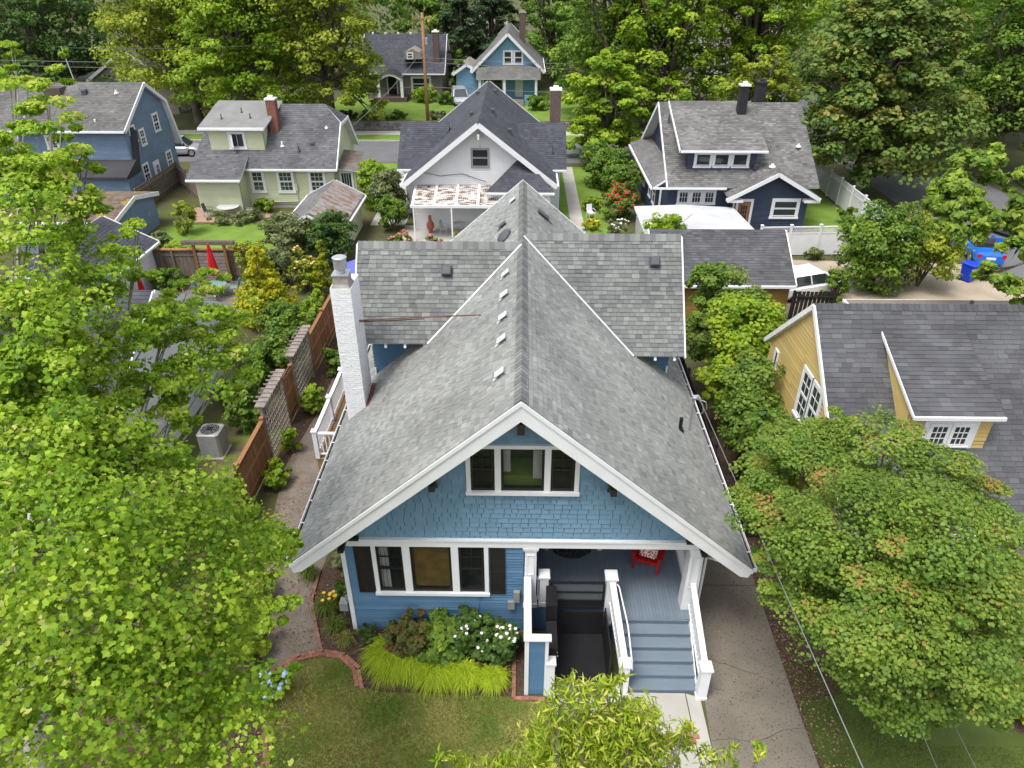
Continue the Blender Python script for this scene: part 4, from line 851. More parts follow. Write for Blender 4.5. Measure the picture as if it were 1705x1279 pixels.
# dark lower roof skirting the front
b = MB(); b.prism([(XA+.35, 49.6, 2.45), (XA+.35, 51.45, 3.2), (XA+.35, 51.45, 2.3), (XA+.35, 49.6, 2.3)], (-6.5, 0, 0)); b.prism([(XA+.02, 51.45, 2.3), (XA+.34, 51.45, 2.3), (XA+.34, 52.4, 4.9), (XA+.02, 52.2, 5.3)], (0, .0, .0) if False else (-.001, .25, 0)); b.build('lower_roof', 'shingle_dk', A)
b = MB(); b.box(XA-6, XA+.2, 49.9, 51.4, 0, 2.28); b.build('bay', 'slateblue', A)
for y, z, w_, h_ in ((52.5, 4.25, .7, 1.0), (53.75, 3.75, .62, 1.0), (56.3, 4.2, .75, 1.15), (53.0, 1.2, .8, 1.25), (57.0, 1.2, .8, 1.2)): window(A, (XA+.03, y, z), YP, XP, w_, h_, 2, 2)
b = MB(); b.box(XA+.02, XA+.08, 54.2, 55.15, .1, 2.3); d_ = b.build('door', 'white', A); window(d_, (XA+.08, 54.68, 1.35), YP, XP, .5, .7, 3, 2, tw=.03, hung=False, proud=.01); b = MB(); b.box(XA+.08, XA+.13, 55.0, 55.05, 1.1, 1.2); b.build('door_handle', 'metal', d_)
for x in (-33.3, -36.2): window(A, (x, 51.47, 4.0), XP, YN, .7, .8, 2, 2)
b = MB(); b.box(-34.4, -33.2, 54.0, 55.2, 7.0, 7.55); b.build('chimney_stub', 'shingle_br', A); roof_box(A, -31.6, 54.3, 7.25); pipe(A, -35.0, 52.0, 5.75, .3, .08, 'white'); pipe(A, -30.0, 51.8, 5.6, .3, .08, 'white'); pipe(A, -29.3, 54.3, 7.2, .2, .08, 'white')
b = MB(); b.tube([(-32.2, 54.6, 7.2), (-32.6, 54.8, 10.2)], .04, 5); b.build('mast', 'metal', A)
# --- mossy shed in front of A
I = thing('garden_shed', 'low blue shed with mossy brown roof behind the grey fence', 'shed', (-27.5, 44, 0))
gable_house(I, -31.0, -24.9, 41.6, 47.2, 2.1, 2.75, 'x', 'slateblue', 'shingle_br', .3, .25, seed=60, course=.2)
for o in list(I.children):
    if o.name.startswith('roof'):
        for c in o.children: c.data.materials[0] = MAT['moss']

# --- B: pale green house
B = thing('pale_green_house', 'pale green house with grey roof, dormer and red brick chimney', 'house', (-17.5, 53, 0))
bx0, bx1, by0, by1 = -22.3, -13.4, 50.7, 57.5
siding_wall(B, [(bx0, by0, .3), (bx1, by0, .3), (bx1, by0, 3.0), (bx0, by0, 3.0)], 'palegreen', .14); b = MB(); b.box(bx0, bx1, by0+.03, by0+.3, 0, .3); b.build('foundation', 'concrete', B)
siding_wall(B, [(bx1, by0+.122, 0), (bx1, by1, 0), (bx1, by1, 3.05), (bx1, 55.2, 5.2), (bx1, 52.9, 5.2), (bx1, by0+.122, 3.3)], 'palegreen', .14)
siding_wall(B, [(bx0, by1, 0), (bx0, by0+.122, 0), (bx0, by0+.122, 3.0), (bx0, 54.0, 6.0), (bx0, by1, 3.0)], 'palegreen', .14)
rz, ry, ez, ey = 6.55, 54.0, 2.95, 50.2
roof_plane(B, [(-23.4, ey, ez), (bx1+.35, ey, ez), (bx1+.35, 52.9, ez+(rz-ez)*2.7/3.8), (bx1-.9, ry, rz), (-22.1, ry, rz)], 'shingle_dk', .17, seed=61, tone=(.7, .12))
roof_plane(B, [(bx1+.35, 57.8, ez), (-23.4, 57.8, ez), (-22.1, ry, rz), (bx1-.9, ry, rz), (bx1+.35, 55.1, ez+(rz-ez)*2.7/3.8)], 'shingle_dk', .17, seed=62, tone=(.7, .12))
roof_plane(B, [(bx1+.4, 52.9, ez+(rz-ez)*2.7/3.8+.01), (bx1+.4, 55.1, ez+(rz-ez)*2.7/3.8+.01), (bx1-.9, ry, rz+.01)], 'shingle_dk', .17, seed=63)
bar('barge_board', 'white', B, (bx1+.38, ey, ez-.1), (bx1+.38, 52.9, ez+(rz-ez)*2.7/3.8-.1), .06, .24); bar('barge_board', 'white', B, (bx1+.4, 57.8, ez-.1), (bx1+.4, 55.1, ez+(rz-ez)*2.7/3.8-.1), .06, .3); bar('barge_board', 'white', B, (bx1+.43, 52.9, 5.4), (bx1+.43, 55.1, 5.4), .06, .2)
piece('gutter', 'white', B, (-19.6, bx1+.4), (ey-.13, ey-.01), (ez-.15, ez-.03))
siding_wall(B, [(-22.7, 49.1, 0), (-19.7, 49.1, 0), (-19.7, 49.1, 2.6), (-22.7, 49.1, 2.6)], 'palegreen', .14, name='bump_out_wall'); siding_wall(B, [(-19.7, 49.222, 0), (-19.7, 50.69, 0), (-19.7, 50.69, 2.9), (-19.7, 49.222, 2.6)], 'palegreen', .14, name='bump_out_wall')
roof_plane(B, [(-23.1, 48.6, 2.62), (-19.35, 48.6, 2.62), (-19.35, 51.0, 3.75), (-23.1, 51.0, 3.75)], 'shingle_dk', .17, seed=64, tone=(.7, .12)); piece('gutter', 'white', B, (-23.1, -19.35), (48.47, 48.59), (2.47, 2.59))
# dormer of B
siding_wall(B, [(-22.0, 51.3, 3.5), (-18.2, 51.3, 3.5), (-18.2, 51.3, 5.62), (-22.0, 51.3, 5.62)], 'palegreen', .15, name='dormer_wall'); siding_wall(B, [(-18.2, 51.42, 3.6), (-18.2, 53.6, 5.9), (-18.2, 53.6, 6.35), (-18.2, 51.42, 5.62)], 'palegreen', .15, name='dormer_wall')
b = MB(); slab(b, [(-22.5, 50.9, 5.55), (-17.9, 50.9, 5.55), (-17.4, 54.2, 6.7), (-22.0, 54.2, 6.7)], .16); b.build('dormer_roof', 'white', B); b = MB(); slab(b, [(-22.48, 50.92, 5.585), (-17.92, 50.92, 5.585), (-17.42, 54.2, 6.73), (-21.98, 54.2, 6.73)], .03); b.build('dormer_roof_felt', mat('roll_roofing', (.19,.19,.185), (.15,.15,.145), ns=1.5, rough=.9), B)
piece('gutter', 'white', B, (-22.5, -17.9), (50.77, 50.89), (5.38, 5.5))
window(B, (-20.05, 51.28, 4.15), XP, YN, .95, .95, 2, 1, hung=False, tw=.13); 
w_ = MB(); w_.fbox(Vector((-20.5, 51.22, 4.18)), Vector((.6, -.8, 0)), Vector((-.8, -.6, 0)), 0, .5, 0, .9, 0, .03); w_.build('open_casement', 'white', B)
for x in (-18.9, -16.9, -14.65): window(B, (x-.05+.05, by0-.02, 1.25), XP, YN, .95 if x > -18 else .75, 1.35, 3 if x > -18 else 2, 2, tw=.14)
chimney(B, -17.65, 52.6, 4.6, 7.1, .62, .6, 'brick_ch', 'white')
for x, y in ((-21.1, 51.9), (-19.9, 52.7), (-19.1, 52.0)): pipe(B, x, y, 5.95+(y-51.9)*.34, .3, .04)
pipe(B, -17.0, 51.5, 4.2, .3, .07, 'white'); pipe(B, -15.8, 51.2, 3.95, .3, .06); roof_box(B, -14.9, 51.6, 4.25, s=.13); pipe(B, -14.0, 52.6, 5.2, .12, .06, 'white')
# small entry roof on the right end of B
roof_plane(B, [(bx1+.2, 51.0, 2.75), (bx1+1.7, 51.0, 2.6), (bx1+1.7, 53.6, 3.3), (bx1+.2, 53.6, 3.45)], 'shingle_br', .17, seed=66, th=.1); siding_wall(B, [(bx1+1.4, 51.4, 0), (bx1+1.4, 53.4, 0), (bx1+1.4, 53.4, 2.7), (bx1+1.4, 51.4, 2.6)], 'palegreen', .14); window(B, (bx1+.7, 51.36, .9), XP, YN, .8, 1.5, 4, 1, hung=False)
b = MB(); b.box(bx1+.02, bx1+1.4, 51.37, 51.43, 0, 2.6); b.build('entry_wall', 'palegreen', B)
b = MB(); b.box(-16.25, -16.1, 50.55, 50.68, 1.3, 1.8); b.tube([(-16.18, 50.62, 1.3), (-16.18, 50.62, .5), (-18.2, 50.62, .45)], .03, 5); b.tube([(-16.18, 50.62, 1.8), (-16.18, 50.62, 2.8)], .03, 5); b.build('meter_box', 'palegreen', B)

# --- H: small outbuilding between
H_ = thing('outbuilding', 'small outbuilding with half rusty roof behind the grey green shrubs', 'shed', (-12.6, 44, 0))
gable_house(H_, -14.1, -10.9, 40.4, 47.0, 2.0, 3.0, 'y', 'palegreen', 'shingle_md', .3, .3, seed=70, course=.18)
b = MB()
for i in range(11):
    y = 40.4+i*.62; b.prism([(-12.45, y, 3.03), (-10.65, y, 2.06), (-10.65, y+.56, 2.06), (-12.45, y+.56, 3.03)][::-1], (0, 0, .025))
b.build('rusty_sheet', 'wicker', H_)

# --- C: white house with slate roof
C = thing('white_house', 'white gabled house with dark slate roof behind the bungalow', 'house', (-2.8, 51, 0))
gable_house(C, -7.2, 1.6, 46.5, 60.5, 3.15, 7.0, 'y', 'vinyl', 'shingle_bk', .6, .8, seed=75, course=.18)
for x0, x1, sg in ((-8.55, -5.2, -1), (-.4, 2.95, 1)):     # cross gables
    ym, rzz, ezz = 52.0, 5.75, 3.35
    xo, xi = (x0, x1) if sg < 0 else (x1, x0)
    a = [(x0, ym-3.2, ezz), (x1, ym-3.2, ezz), (x1, ym, rzz), (x0, ym, rzz)]; roof_plane(C, a, 'shingle_bk', .18, seed=80)
    roof_plane(C, [(x1, ym+3.2, ezz), (x0, ym+3.2, ezz), (x0, ym, rzz), (x1, ym, rzz)], 'shingle_bk', .18, seed=81)
    xw = xo - sg*.4; P = [(xw, ym-2.4, 0), (xw, ym+2.4, 0), (xw, ym+2.4, 3.8), (xw, ym, 5.5), (xw, ym-2.4, 3.8)]
    siding_wall(C, P if sg > 0 else [P[1], P[0], P[4], P[3], P[2]], 'vinyl')
    siding_wall(C, [(min(xw, xi), ym-2.4, 0), (max(xw, xi), ym-2.4, 0), (max(xw, xi), ym-2.4, 3.7), (min(xw, xi), ym-2.4, 3.7)], 'vinyl')
    piece('gutter', 'white', C, (x0, x1), (ym-3.33, ym-3.21), (ezz-.14, ezz-.03))
window(C, (-2.75, 46.47, 4.15), XP, YN, 1.05, 1.1, 1, 1, trim='acgrey', sash='acgrey', tw=.07)
roof_plane(C, [(-2.35, 44.6, 3.05), (2.0, 44.6, 3.05), (.3, 46.45, 4.55), (-.4, 46.45, 4.55)], 'shingle_bk', .18, seed=82); siding_wall(C, [(-2.1, 45.0, 0), (1.75, 45.0, 0), (1.75, 45.0, 2.95), (-2.1, 45.0, 2.95)], 'vinyl', name='rear_bay'); piece('gutter', 'white', C, (-2.35, 2.0), (44.46, 44.58), (2.9, 3.02)); siding_wall(C, [(1.75, 45.12, 0), (1.75, 46.49, 0), (1.75, 46.49, 3.0), (1.75, 45.12, 3.0)], 'vinyl', name='rear_bay')
bar('ridge_brace', 'white', C, (-2.8, 45.7, 6.15), (-2.8, 46.4, 6.15), .12, .3); bar('ridge_brace', 'white', C, (-2.8, 46.4, 5.4), (-2.8, 45.8, 6.0), .1, .1)
b = MB(); b.tube([(-7.0, 46.4, 3.9), (-5.4, 46.4, 3.55), (-3.9, 46.4, 3.7), (-2.9, 46.4, 3.35), (-2.4, 46.4, 3.2)], .02, 5); b.build('cable', 'wire_dk', C)
chimney(C, 2.35, 55.5, 0, 7.3, .75, .9, 'brick_dk', 'offwhite')
for x, y in ((-2.2, 58.5), (-3.5, 58.3), (-3.5, 50.5), (-2.1, 51.5), (-.9, 49.5)): roof_box(C, x, y, 7.05-.74*abs(x+2.8)+.02, s=.13)
pipe(C, 2.0, 49.8, 4.3, .4, .04)
canopy = thing('patio_canopy', 'rust streaked slatted white patio canopy at the back of the white house', 'canopy', (-4.5, 44.5, 0))
for i in range(4):
    x0 = -7.05+i*1.38; b = MB(); b.prism([(x0, 44.1, 2.3), (x0+.16, 44.1, 2.3), (x0+.16, 46.4, 2.95), (x0, 46.4, 2.95)], (0, 0, .06)); b.build('strip', 'white', canopy)
    for j in range(9):
        xx = x0+.18+j*.132; b = MB(); b.prism([(xx, 44.12, 2.31), (xx+.1, 44.12, 2.31), (xx+.1, 46.4, 2.955), (xx, 46.4, 2.955)], (0, 0, .025)); b.build('slat', canopy_m if 'canopy_m' in globals() else globals().setdefault('canopy_m', mat('rust_streaked_panel', (.52,.49,.45), (.13,.075,.055), ns=4, nvec=(.5,1.6,1), rough=.85, contrast=.12)), canopy)
b = MB(); b.box(-7.1, -1.5, 44.0, 44.1, 2.2, 2.36); b.build('front_beam', 'white', canopy); b = MB(); b.prism([(-7.05, 44.1, 2.25), (-1.55, 44.1, 2.25), (-1.55, 46.4, 2.9), (-7.05, 46.4, 2.9)], (0, 0, .03)); b.build('sheet', 'white', canopy)
for x in (-6.9, -4.5, -1.7): piece('post', 'offwhite', canopy, (x-.045, x+.045), (44.01, 44.09), (0, 2.2))

# --- D: navy house
D = thing('navy_house', 'navy blue house with grey roof and wide shed dormer, right of centre', 'house', (14, 51, 0))
dx0, dx1, dy0, ry, rz, ez, ey = 9.0, 18.6, 46.8, 52.6, 7.0, 2.95, 46.3
siding_wall(D, [(dx0, dy0, 0), (dx1, dy0, 0), (dx1, dy0, 3.1), (dx0, dy0, 3.1)], 'navy', .15)
siding_wall(D, [(dx0, 58.3, 0), (dx0, dy0+.122, 0), (dx0, dy0+.122, 3.1), (dx0, 58.3, 3.1)], 'navy', .15)
siding_wall(D, [(dx0+1.0, 57.5, 2.9), (dx0+1.0, 47.6, 2.9), (dx0+1.0, 47.9, 3.6), (dx0+1.0, ry, 6.8), (dx0+1.0, 57.3, 3.6)], 'navy', .15, name='gable_wall')
roof_plane(D, [(9.4, ey, ez), (dx1+.6, ey, ez), (dx1+.6, ry, rz), (9.4, ry, rz)], 'shingle_md', .17, seed=90, tone=(.45, .18)); roof_plane(D, [(dx1+.6, 58.9, ez), (9.4, 58.9, ez), (9.4, ry, rz), (dx1+.6, ry, rz)], 'shingle_md', .17, seed=91)
roof_plane(D, [(8.45, 58.4, 2.9), (8.45, ey, 2.9), (9.95, 47.2, 3.55), (9.95, 57.6, 3.55)], 'shingle_md', .17, seed=92)
for ye in (ey, 58.9): bar('barge_board', 'white', D, (9.36, ye, ez-.1), (9.36, ry, rz-.1), .06, .24)
piece('gutter', 'white', D, (8.45, 13.2), (ey-.14, ey-.02), (ez-.16, ez-.05)); piece('gutter', 'white', D, (8.3, 8.42), (ey, 58), (2.74, 2.86))
# gabled extension of D
siding_wall(D, [(13.75, 45.7, 0), (18.4, 45.7, 0), (18.4, 45.7, 2.7), (16.05, 45.7, 3.85), (13.75, 45.7, 2.7)], 'navy', .15, name='extension_wall'); siding_wall(D, [(13.75, 46.79, 0), (13.75, 45.822, 0), (13.75, 45.822, 2.6), (13.75, 46.79, 2.6)], 'navy', .15, name='extension_wall'); siding_wall(D, [(18.4, 45.822, 0), (18.4, 48, 0), (18.4, 48, 2.7), (18.4, 45.822, 2.7)], 'navy', .15, name='extension_wall')
roof_plane(D, [(13.15, 49.4, 2.55), (13.15, 45.2, 2.55), (16.05, 45.2, 4.15), (16.05, 49.4, 4.15)], 'shingle_md', .17, seed=93, tone=(.45, .18)); roof_plane(D, [(18.95, 45.2, 2.55), (18.95, 49.4, 2.55), (16.05, 49.4, 4.15), (16.05, 45.2, 4.15)], 'shingle_md', .17, seed=94)
for xe in (13.15, 18.95): bar('barge_board', 'white', D, (xe, 45.15, 2.45), (16.05, 45.15, 4.05), .06, .24); piece('eave_return', 'white', D, (xe-.1 if xe > 16 else xe-.05, xe+.95 if xe < 16 else xe+.05) if xe < 16 else (xe-.95, xe+.05), (45.2, 45.65), (2.25, 2.42))
b = MB(); b.box(13.95, 14.75, 45.62, 45.68, .1, 2.2); dd = b.build('door', 'cedar', D); window(dd, (14.35, 45.62, 1.0), XP, YN, .5, 1.0, 3, 3, tw=.03, hung=False, proud=.01, sash='cedar', trim='cedar')
for x0, x1, z0, z1 in ((13.8, 13.95, .1, 2.2), (14.75, 14.9, .1, 2.2), (13.8, 14.9, 2.2, 2.36)): piece('door_trim', 'white', D, (x0, x1), (45.6, 45.68), (z0, z1))
window(D, (17.0, 45.67, 1.25), XP, YN, 1.5, 1.0, 1, 1, tw=.16); 
wt = None
for x in (10.6, 11.45, 12.3): window(D, (x, 46.77, 1.75), XP, YN, .62, .75, 3, 2, tw=.11, hung=False)
for y in (48.5, 50.2, 53): window(D, (8.97, y, 1.2), YN, XN, .8, 1.2, 1, 1)
for x in (9.05, 13.7): piece('corner_board', 'white', D, (x-.06, x+.06), (46.7 if x < 10 else 45.72, 46.75 if x < 10 else 45.78), (0, 2.7))
# shed dormer
siding_wall(D, [(10.75, 47.55, 3.6), (15.2, 47.55, 3.6), (15.2, 47.55, 5.1), (10.75, 47.55, 5.1)], 'navy', .15, name='dormer_wall'); siding_wall(D, [(10.75, 51.5, 6.2), (10.75, 47.672, 3.7), (10.75, 47.672, 5.1), (10.75, 51.5, 6.55)], 'navy', .15, name='dormer_wall')
roof_plane(D, [(10.1, 47.0, 5.1), (15.7, 47.0, 5.1), (15.7, 52.6, 7.08), (10.1, 52.6, 7.08)], 'shingle_md', .17, seed=95, tone=(.55, .18)); piece('gutter', 'white', D, (10.1, 15.7), (46.87, 46.99), (4.95, 5.07)); bar('barge_board', 'white', D, (10.06, 47.0, 5.02), (10.06, 52.6, 6.99), .05, .2)
for x in (11.75, 12.95, 14.15): window(D, (x, 47.52, 4.0), XP, YN, .95, .75, 1, 1, tw=.13, hung=False)
chimney(D, 14.75, 51.2, 5.5, 8.3, .55, .55, 'soot', 'offwhite'); chimney(D, 16.6, 53.6, 5.5, 8.1, .6, .6, 'soot', 'soot'); pipe(D, 9.9, 51.0, 6.0, .5, .05); roof_box(D, 15.2, 47.4, 3.95, s=.14); pipe(D, 16.0, 46.6, 4.2, .15, .1, 'white'); pipe(D, 18.3, 49.0, 4.9, .15, .08, 'white')
mem = thing('membrane_roof_shed', 'low shed with flat white membrane roof beside the navy house', 'shed', (11, 43, 0)); b = MB(); b.box(7.4, 13.9, 41.0, 45.4, 0, 1.55); b.build('wall', 'palehouse', mem)
b = MB(); b.prism([(7.2, 40.9, 1.7), (14.1, 40.9, 1.56), (13.6, 45.5, 1.75), (10.4, 45.6, 1.9), (7.2, 45.5, 1.8)], (0, 0, .1)); b.build('roof', 'membrane', mem); bar('seam', 'white', mem, (8.5, 41, 1.79), (11.6, 45.4, 1.95), .05, .03)

# --- E: ochre garage
E_ = thing('ochre_garage', 'ochre sided garage with charcoal shingle roof', 'garage', (10.5, 35, 0))
gable_house(E_, 6.6, 13.3, 32.9, 37.9, 2.15, 3.95, 'x', 'ochre', 'shingle_dk', .35, .12, seed=100, course=.16)
window(E_, (11.35, 32.87, 1.5), XP, YN, .8, .5, 3, 2, hung=False, tw=.14); b = MB(); b.box(13.0, 13.32, 32.86, 33.2, 0, .22); b.build('foundation', 'soot', E_)

# --- F: yellow house on the right
Fh = thing('yellow_house', 'yellow sided house with charcoal roof and small dormer at the right edge', 'house', (14, 18, 0))
FX, fy, fz, fs = 8.8, 19.4, 7.33, .883
fyb, fyf = 22.64, 14.45; fzb, fzf = fz-(fyb-fy)*fs, fz-(fy-fyf)*fs; fx1 = 24.0
L_ = [(FX-.1, fyf, fzf), (fx1, fyf, fzf), (fx1, fy, fz), (FX-.1, fy, fz)]
b = MB(); slab(b, L_, .14); r = b.build('roof', 'white', Fh); underlay(r, L_); L = laps(L_, .15, (.26,.36), .017, seed=110, tone=(.5, .11), butt=.02); sel = nearest(L, 300, lambda p: p.x < 14.2); lap_objects('shingle', L, sel, 'shingle_dk', r, .003)
m = MB(); laps_mesh(m, ([q for i, q in enumerate(L[0]) if i not in sel],)+L[1:], .003); m.build('shingle', 'shingle_dk', r, tones=True, kind='stuff')
roof_plane(Fh, [(fx1, fyb, fzb), (FX-.1, fyb, fzb), (FX-.1, fy, fz), (fx1, fy, fz)], 'shingle_dk', .16, seed=111)
ridge_caps(Fh, (FX-.1, fy, fz), (18, fy, fz), .883, 'shingle_dk', .17)
zt = lambda y: fz-abs(y-fy)*fs-.14
siding_wall(Fh, [(FX, fyb-.35, 0), (FX, 14.9, 0), (FX, 14.9, zt(14.9)), (FX, fy, fz-.16), (FX, fyb-.35, zt(fyb-.35))], 'yellow', .14)
siding_wall(Fh, [(FX+.122, 14.9, 0), (fx1, 14.9, 0), (fx1, 14.9, zt(14.9)), (FX+.122, 14.9, zt(14.9))], 'yellow', .14)
for ye, ze in ((fyf, fzf), (fyb, fzb)): bar('barge_board', 'offwhite', Fh, (FX-.13, ye, ze-.06), (FX-.13, fy, fz-.06), .05, .16)
piece('gutter', 'white', Fh, (FX-.1, fx1), (fyf-.14, fyf-.02), (fzf-.15, fzf-.04))
for y in (20.35, 19.55): window(Fh, (FX-.03, y-1.6, 3.75), YN, XN, .66, 1.55, 2, 2, tw=.1)
window(Fh, (FX-.03, 21.5, 4.0), YN, XN, .22, .55, 1, 1, hung=False, tw=.07)
window(Fh, (13.95, 14.87, 1.35), XP, YN, .9, 1.2, 2, 2, tw=.12); window(Fh, (12.0, 14.87, 1.35), XP, YN, .9, 1.2, 2, 2, tw=.12)
b = MB(); b.lathe((FX-.35, 16.6, 4.4), [(.05,0), (.3,.06), (.36,.12), (.37,.13), (.3,.10), (.04,.05)], 16); o = b.build('satellite_dish', 'offwhite', Fh); o.rotation_euler = (0, 0, 0); bar('dish_arm', 'offwhite', Fh, (FX-.35, 16.6, 4.4), (FX, 16.6, 4.0), .04, .04)
# dormer
dzf = 5.68; dyf = 16.2
siding_wall(Fh, [(10.62, dyf, 4.5), (12.85, dyf, 4.5), (12.85, dyf, dzf), (10.62, dyf, dzf)], 'yellow', .13, name='dormer_wall'); siding_wall(Fh, [(10.62, 18.6, 6.62), (10.62, dyf+.122, 4.55), (10.62, dyf+.122, dzf+.03), (10.62, 18.7, 6.64)], 'yellow', .13, name='dormer_wall'); siding_wall(Fh, [(12.85, dyf+.122, 4.55), (12.85, 18.6, 6.62), (12.85, 18.7, 6.64), (12.85, dyf+.122, dzf+.03)], 'yellow', .13, name='dormer_wall')
roof_plane(Fh, [(10.55, dyf-.2, dzf), (12.95, dyf-.2, dzf), (12.95, 18.75, 6.80), (10.55, 18.75, 6.80)], 'shingle_dk', .15, wr=(.26,.36), seed=112, th=.1); piece('gutter', 'white', Fh, (10.52, 12.98), (dyf-.28, dyf-.21), (dzf-.11, dzf-.01)); bar('barge_board', 'white', Fh, (10.535, dyf-.2, dzf-.05), (10.535, 18.75, 6.75), .03, .09)
b = MB(); b.box(11.02, 12.5, dyf-.045, dyf, 4.5, 5.42); b.build('dormer_trim', 'white', Fh)
for x in (11.46, 12.06): window(Fh, (x, dyf-.05, 4.62), XP, YN, .48, .66, 3, 3, hung=False, tw=.05, proud=.03)
b = MB(); b.box(13.2, 17.5, 13.2, 14.87, 2.55, 2.66); b.build('porch_roof', 'shingle_br', Fh); piece('post', 'white', Fh, (13.3, 13.42), (13.3, 13.42), (0, 2.55))
# flat roofed structure behind the ridge
Fb = thing('flat_roof_garage', 'flat grey roofed structure behind the yellow house ridge', 'garage', (19, 27, 0)); b = MB(); b.box(14.3, 24, 25.1, 29, 0, 2.9); b.build('wall', 'yellow', Fb); b = MB(); b.box(14.2, 24.1, 25.0, 29.1, 2.9, 3.02); b.build('roof', 'offwhite', Fb); b = MB(); b.box(14.3, 24, 25.1, 29.0, 3.021, 3.05); b.build('roof_felt', 'shingle_tn', Fb); pipe(Fb, 19.3, 28.2, 3.0, .4, .08)

# --- G: white neighbour under the left maple
Gh = thing('white_neighbour_house', 'white sided house with slate roof mostly hidden by the left maple', 'house', (-17, 19, 0))
gable_house(Gh, -23, -13.4, 17.6, 28.4, 2.7, 6.0, 'x', 'vinyl', 'shingle_bk', .4, .35, seed=120, course=.17)
window(Gh, (-13.36, 23.6, 1.1), YP, XP, .9, 1.2, 1, 1); window(Gh, (-13.36, 19.0, 1.1), YP, XP, .9, 1.2, 1, 1)
Gg = thing('slate_roof_garage', 'garage with slate blue shingle roof behind the left maple', 'garage', (-22, 34, 0))
gable_house(Gg, -25.4, -20.6, 30.2, 37.4, 2.3, 3.7, 'y', 'vinyl', 'shingle_bk', .3, .3, seed=122, course=.18)

# --- J, K and further houses beyond the street
J = thing('brown_porch_house', 'grey brown bungalow with arched porch roof across the street', 'house', (-14, 92, 0))
gable_house(J, -18.6, -9.6, 90.2, 98, 3.4, 7.1, 'x', 'greige', 'shingle_bk', .8, .4, seed=130, course=.22, base=.5)
b = MB(); n = 12; arcp = [(-16.9+3.0*i/n, 88.0, 3.0+.6*math.sin(math.pi*i/n)) for i in range(n+1)]; b.prism(arcp + [(-13.9, 88.0, 2.85)] + [(-14.3+(-2.2)*i/n, 88.0, 2.9+.42*math.sin(math.pi*i/n)) for i in range(n+1)] + [(-16.9, 88.0, 2.85)], (0, .15, 0)); b.build('arch_trim', 'white', J)
b = MB()
for p, q in zip(arcp, arcp[1:]): b.quad((p[0], 87.9, p[2]+.04), (q[0], 87.9, q[2]+.04), (q[0], 91, q[2]+.4), (p[0], 91, p[2]+.4))
b.build('porch_roof', 'shingle_bk', J)
b = MB(); b.box(-17.4, -13.6, 88.0, 90.2, .5, 1.0); b.build('porch_floor', 'brick_dk', J)
for x in (-16.8, -14.1): piece('column', 'white', J, (x-.16, x+.16), (88.05, 88.35), (1.0, 2.9))
b = MB(); b.box(-16.0, -15.0, 90.1, 90.18, 1.0, 3.0); b.build('front_door', 'interior', J); piece('door_trim', 'white', J, (-16.12, -16.0), (90.08, 90.18), (1.0, 3.1)); piece('door_trim', 'white', J, (-15.0, -14.88), (90.08, 90.18), (1.0, 3.1))
window(J, (-12.1, 90.17, 1.5), XP, YN, 2.0, 1.3, 1, 1, tw=.2); chimney(J, -10.2, 91.0, 3, 7.6, .7, .7, 'brick_dk', 'offwhite')
b = MB(); b.prism([(-14.0, 89.6, 4.9), (-11.7, 89.6, 4.9), (-12.0, 89.6, 5.6), (-12.85, 89.6, 6.0), (-13.7, 89.6, 5.6)], (0, 3, 0)); b.build('dormer', 'greige', J); window(J, (-13.1, 89.57, 5.0), XP, YN, .6, .55, 1, 1, tw=.08)
for x in (-18, -16.5, -15, -13.5, -12, -10.8): roof_box(J, x, 94.1, 7.05, 'alum', .12)
K = thing('sky_blue_bungalow', 'small sky blue bungalow with tan roof and porch across the street', 'house', (-2, 90, 0))
gable_house(K, -5.3, 1.6, 89.5, 101, 3.7, 7.7, 'y', 'skyblue', 'shingle_md', .8, .6, seed=133, course=.22, base=.5)
window(K, (-1.85, 89.47, 4.5), XP, YN, .85, 1.25, 1, 1, tw=.14); window(K, (-.65, 89.47, 4.5), XP, YN, .85, 1.25, 1, 1, tw=.14)
roof_plane(K, [(-5.4, 86.6, 3.3), (1.9, 86.6, 3.3), (1.9, 89.4, 4.3), (-5.4, 89.4, 4.3)], 'shingle_md', .22, seed=135)
for x in (-5.0, -2.2, 1.4): piece('porch_post', 'white', K, (x-.14, x+.14), (86.8, 87.08), (.5, 3.2))
piece('porch_wall', 'skyblue', K, (-5.2, -2.3), (86.75, 87.0), (.5, 1.5)); piece('porch_wall', 'skyblue', K, (.1, 1.6), (86.75, 87.0), (.5, 1.5)); b = MB(); b.box(-1.0, -.1, 89.4, 89.47, .9, 2.9); b.build('front_door', 'white', K); window(K, (-3.6, 89.47, 1.6), XP, YN, 2.2, 1.2, 2, 1, hung=False)
for i in range(5): piece('step', 'greige', K, (-2.1, 0), (85.2+i*.32, 85.6+i*.32), (.3, .55+.12*i))
gable_house(K, -8.0, -5.4, 91, 96, 3.2, 4.3, 'y', 'skyblue', 'shingle_tn', .4, .3, seed=136, course=.22, base=.5); chimney(K, -.2, 96, 5, 9.2, .7, .7, 'brick_dk')
far = [((-72, 104), 9, 8, 4.2, 7.2, 'x', 'palehouse', 'shingle_bk', 'grey roofed pale house far left behind the trees'), ((-58, 92), 10, 9, 3.6, 6.6, 'x', 'palehouse', 'shingle_md', 'long pale roofed house at the far left'),
       ((-43, 88), 9, 9, 3.4, 6.6, 'y', 'greige', 'shingle_br', 'brown house behind the yellow green street tree'), ((-8, 122), 10, 9, 4, 8, 'x', 'palehouse', 'shingle_tn', 'tan roofed house far beyond the sky blue bungalow'),
       ((30, 112), 10, 9, 4, 9, 'x', 'palehouse', 'shingle_br', 'brown roofed house deep among the far trees'), ((48, 96), 10, 10, 4, 8, 'y', 'palehouse', 'shingle_md', 'grey roofed house behind the dark trees at right')]
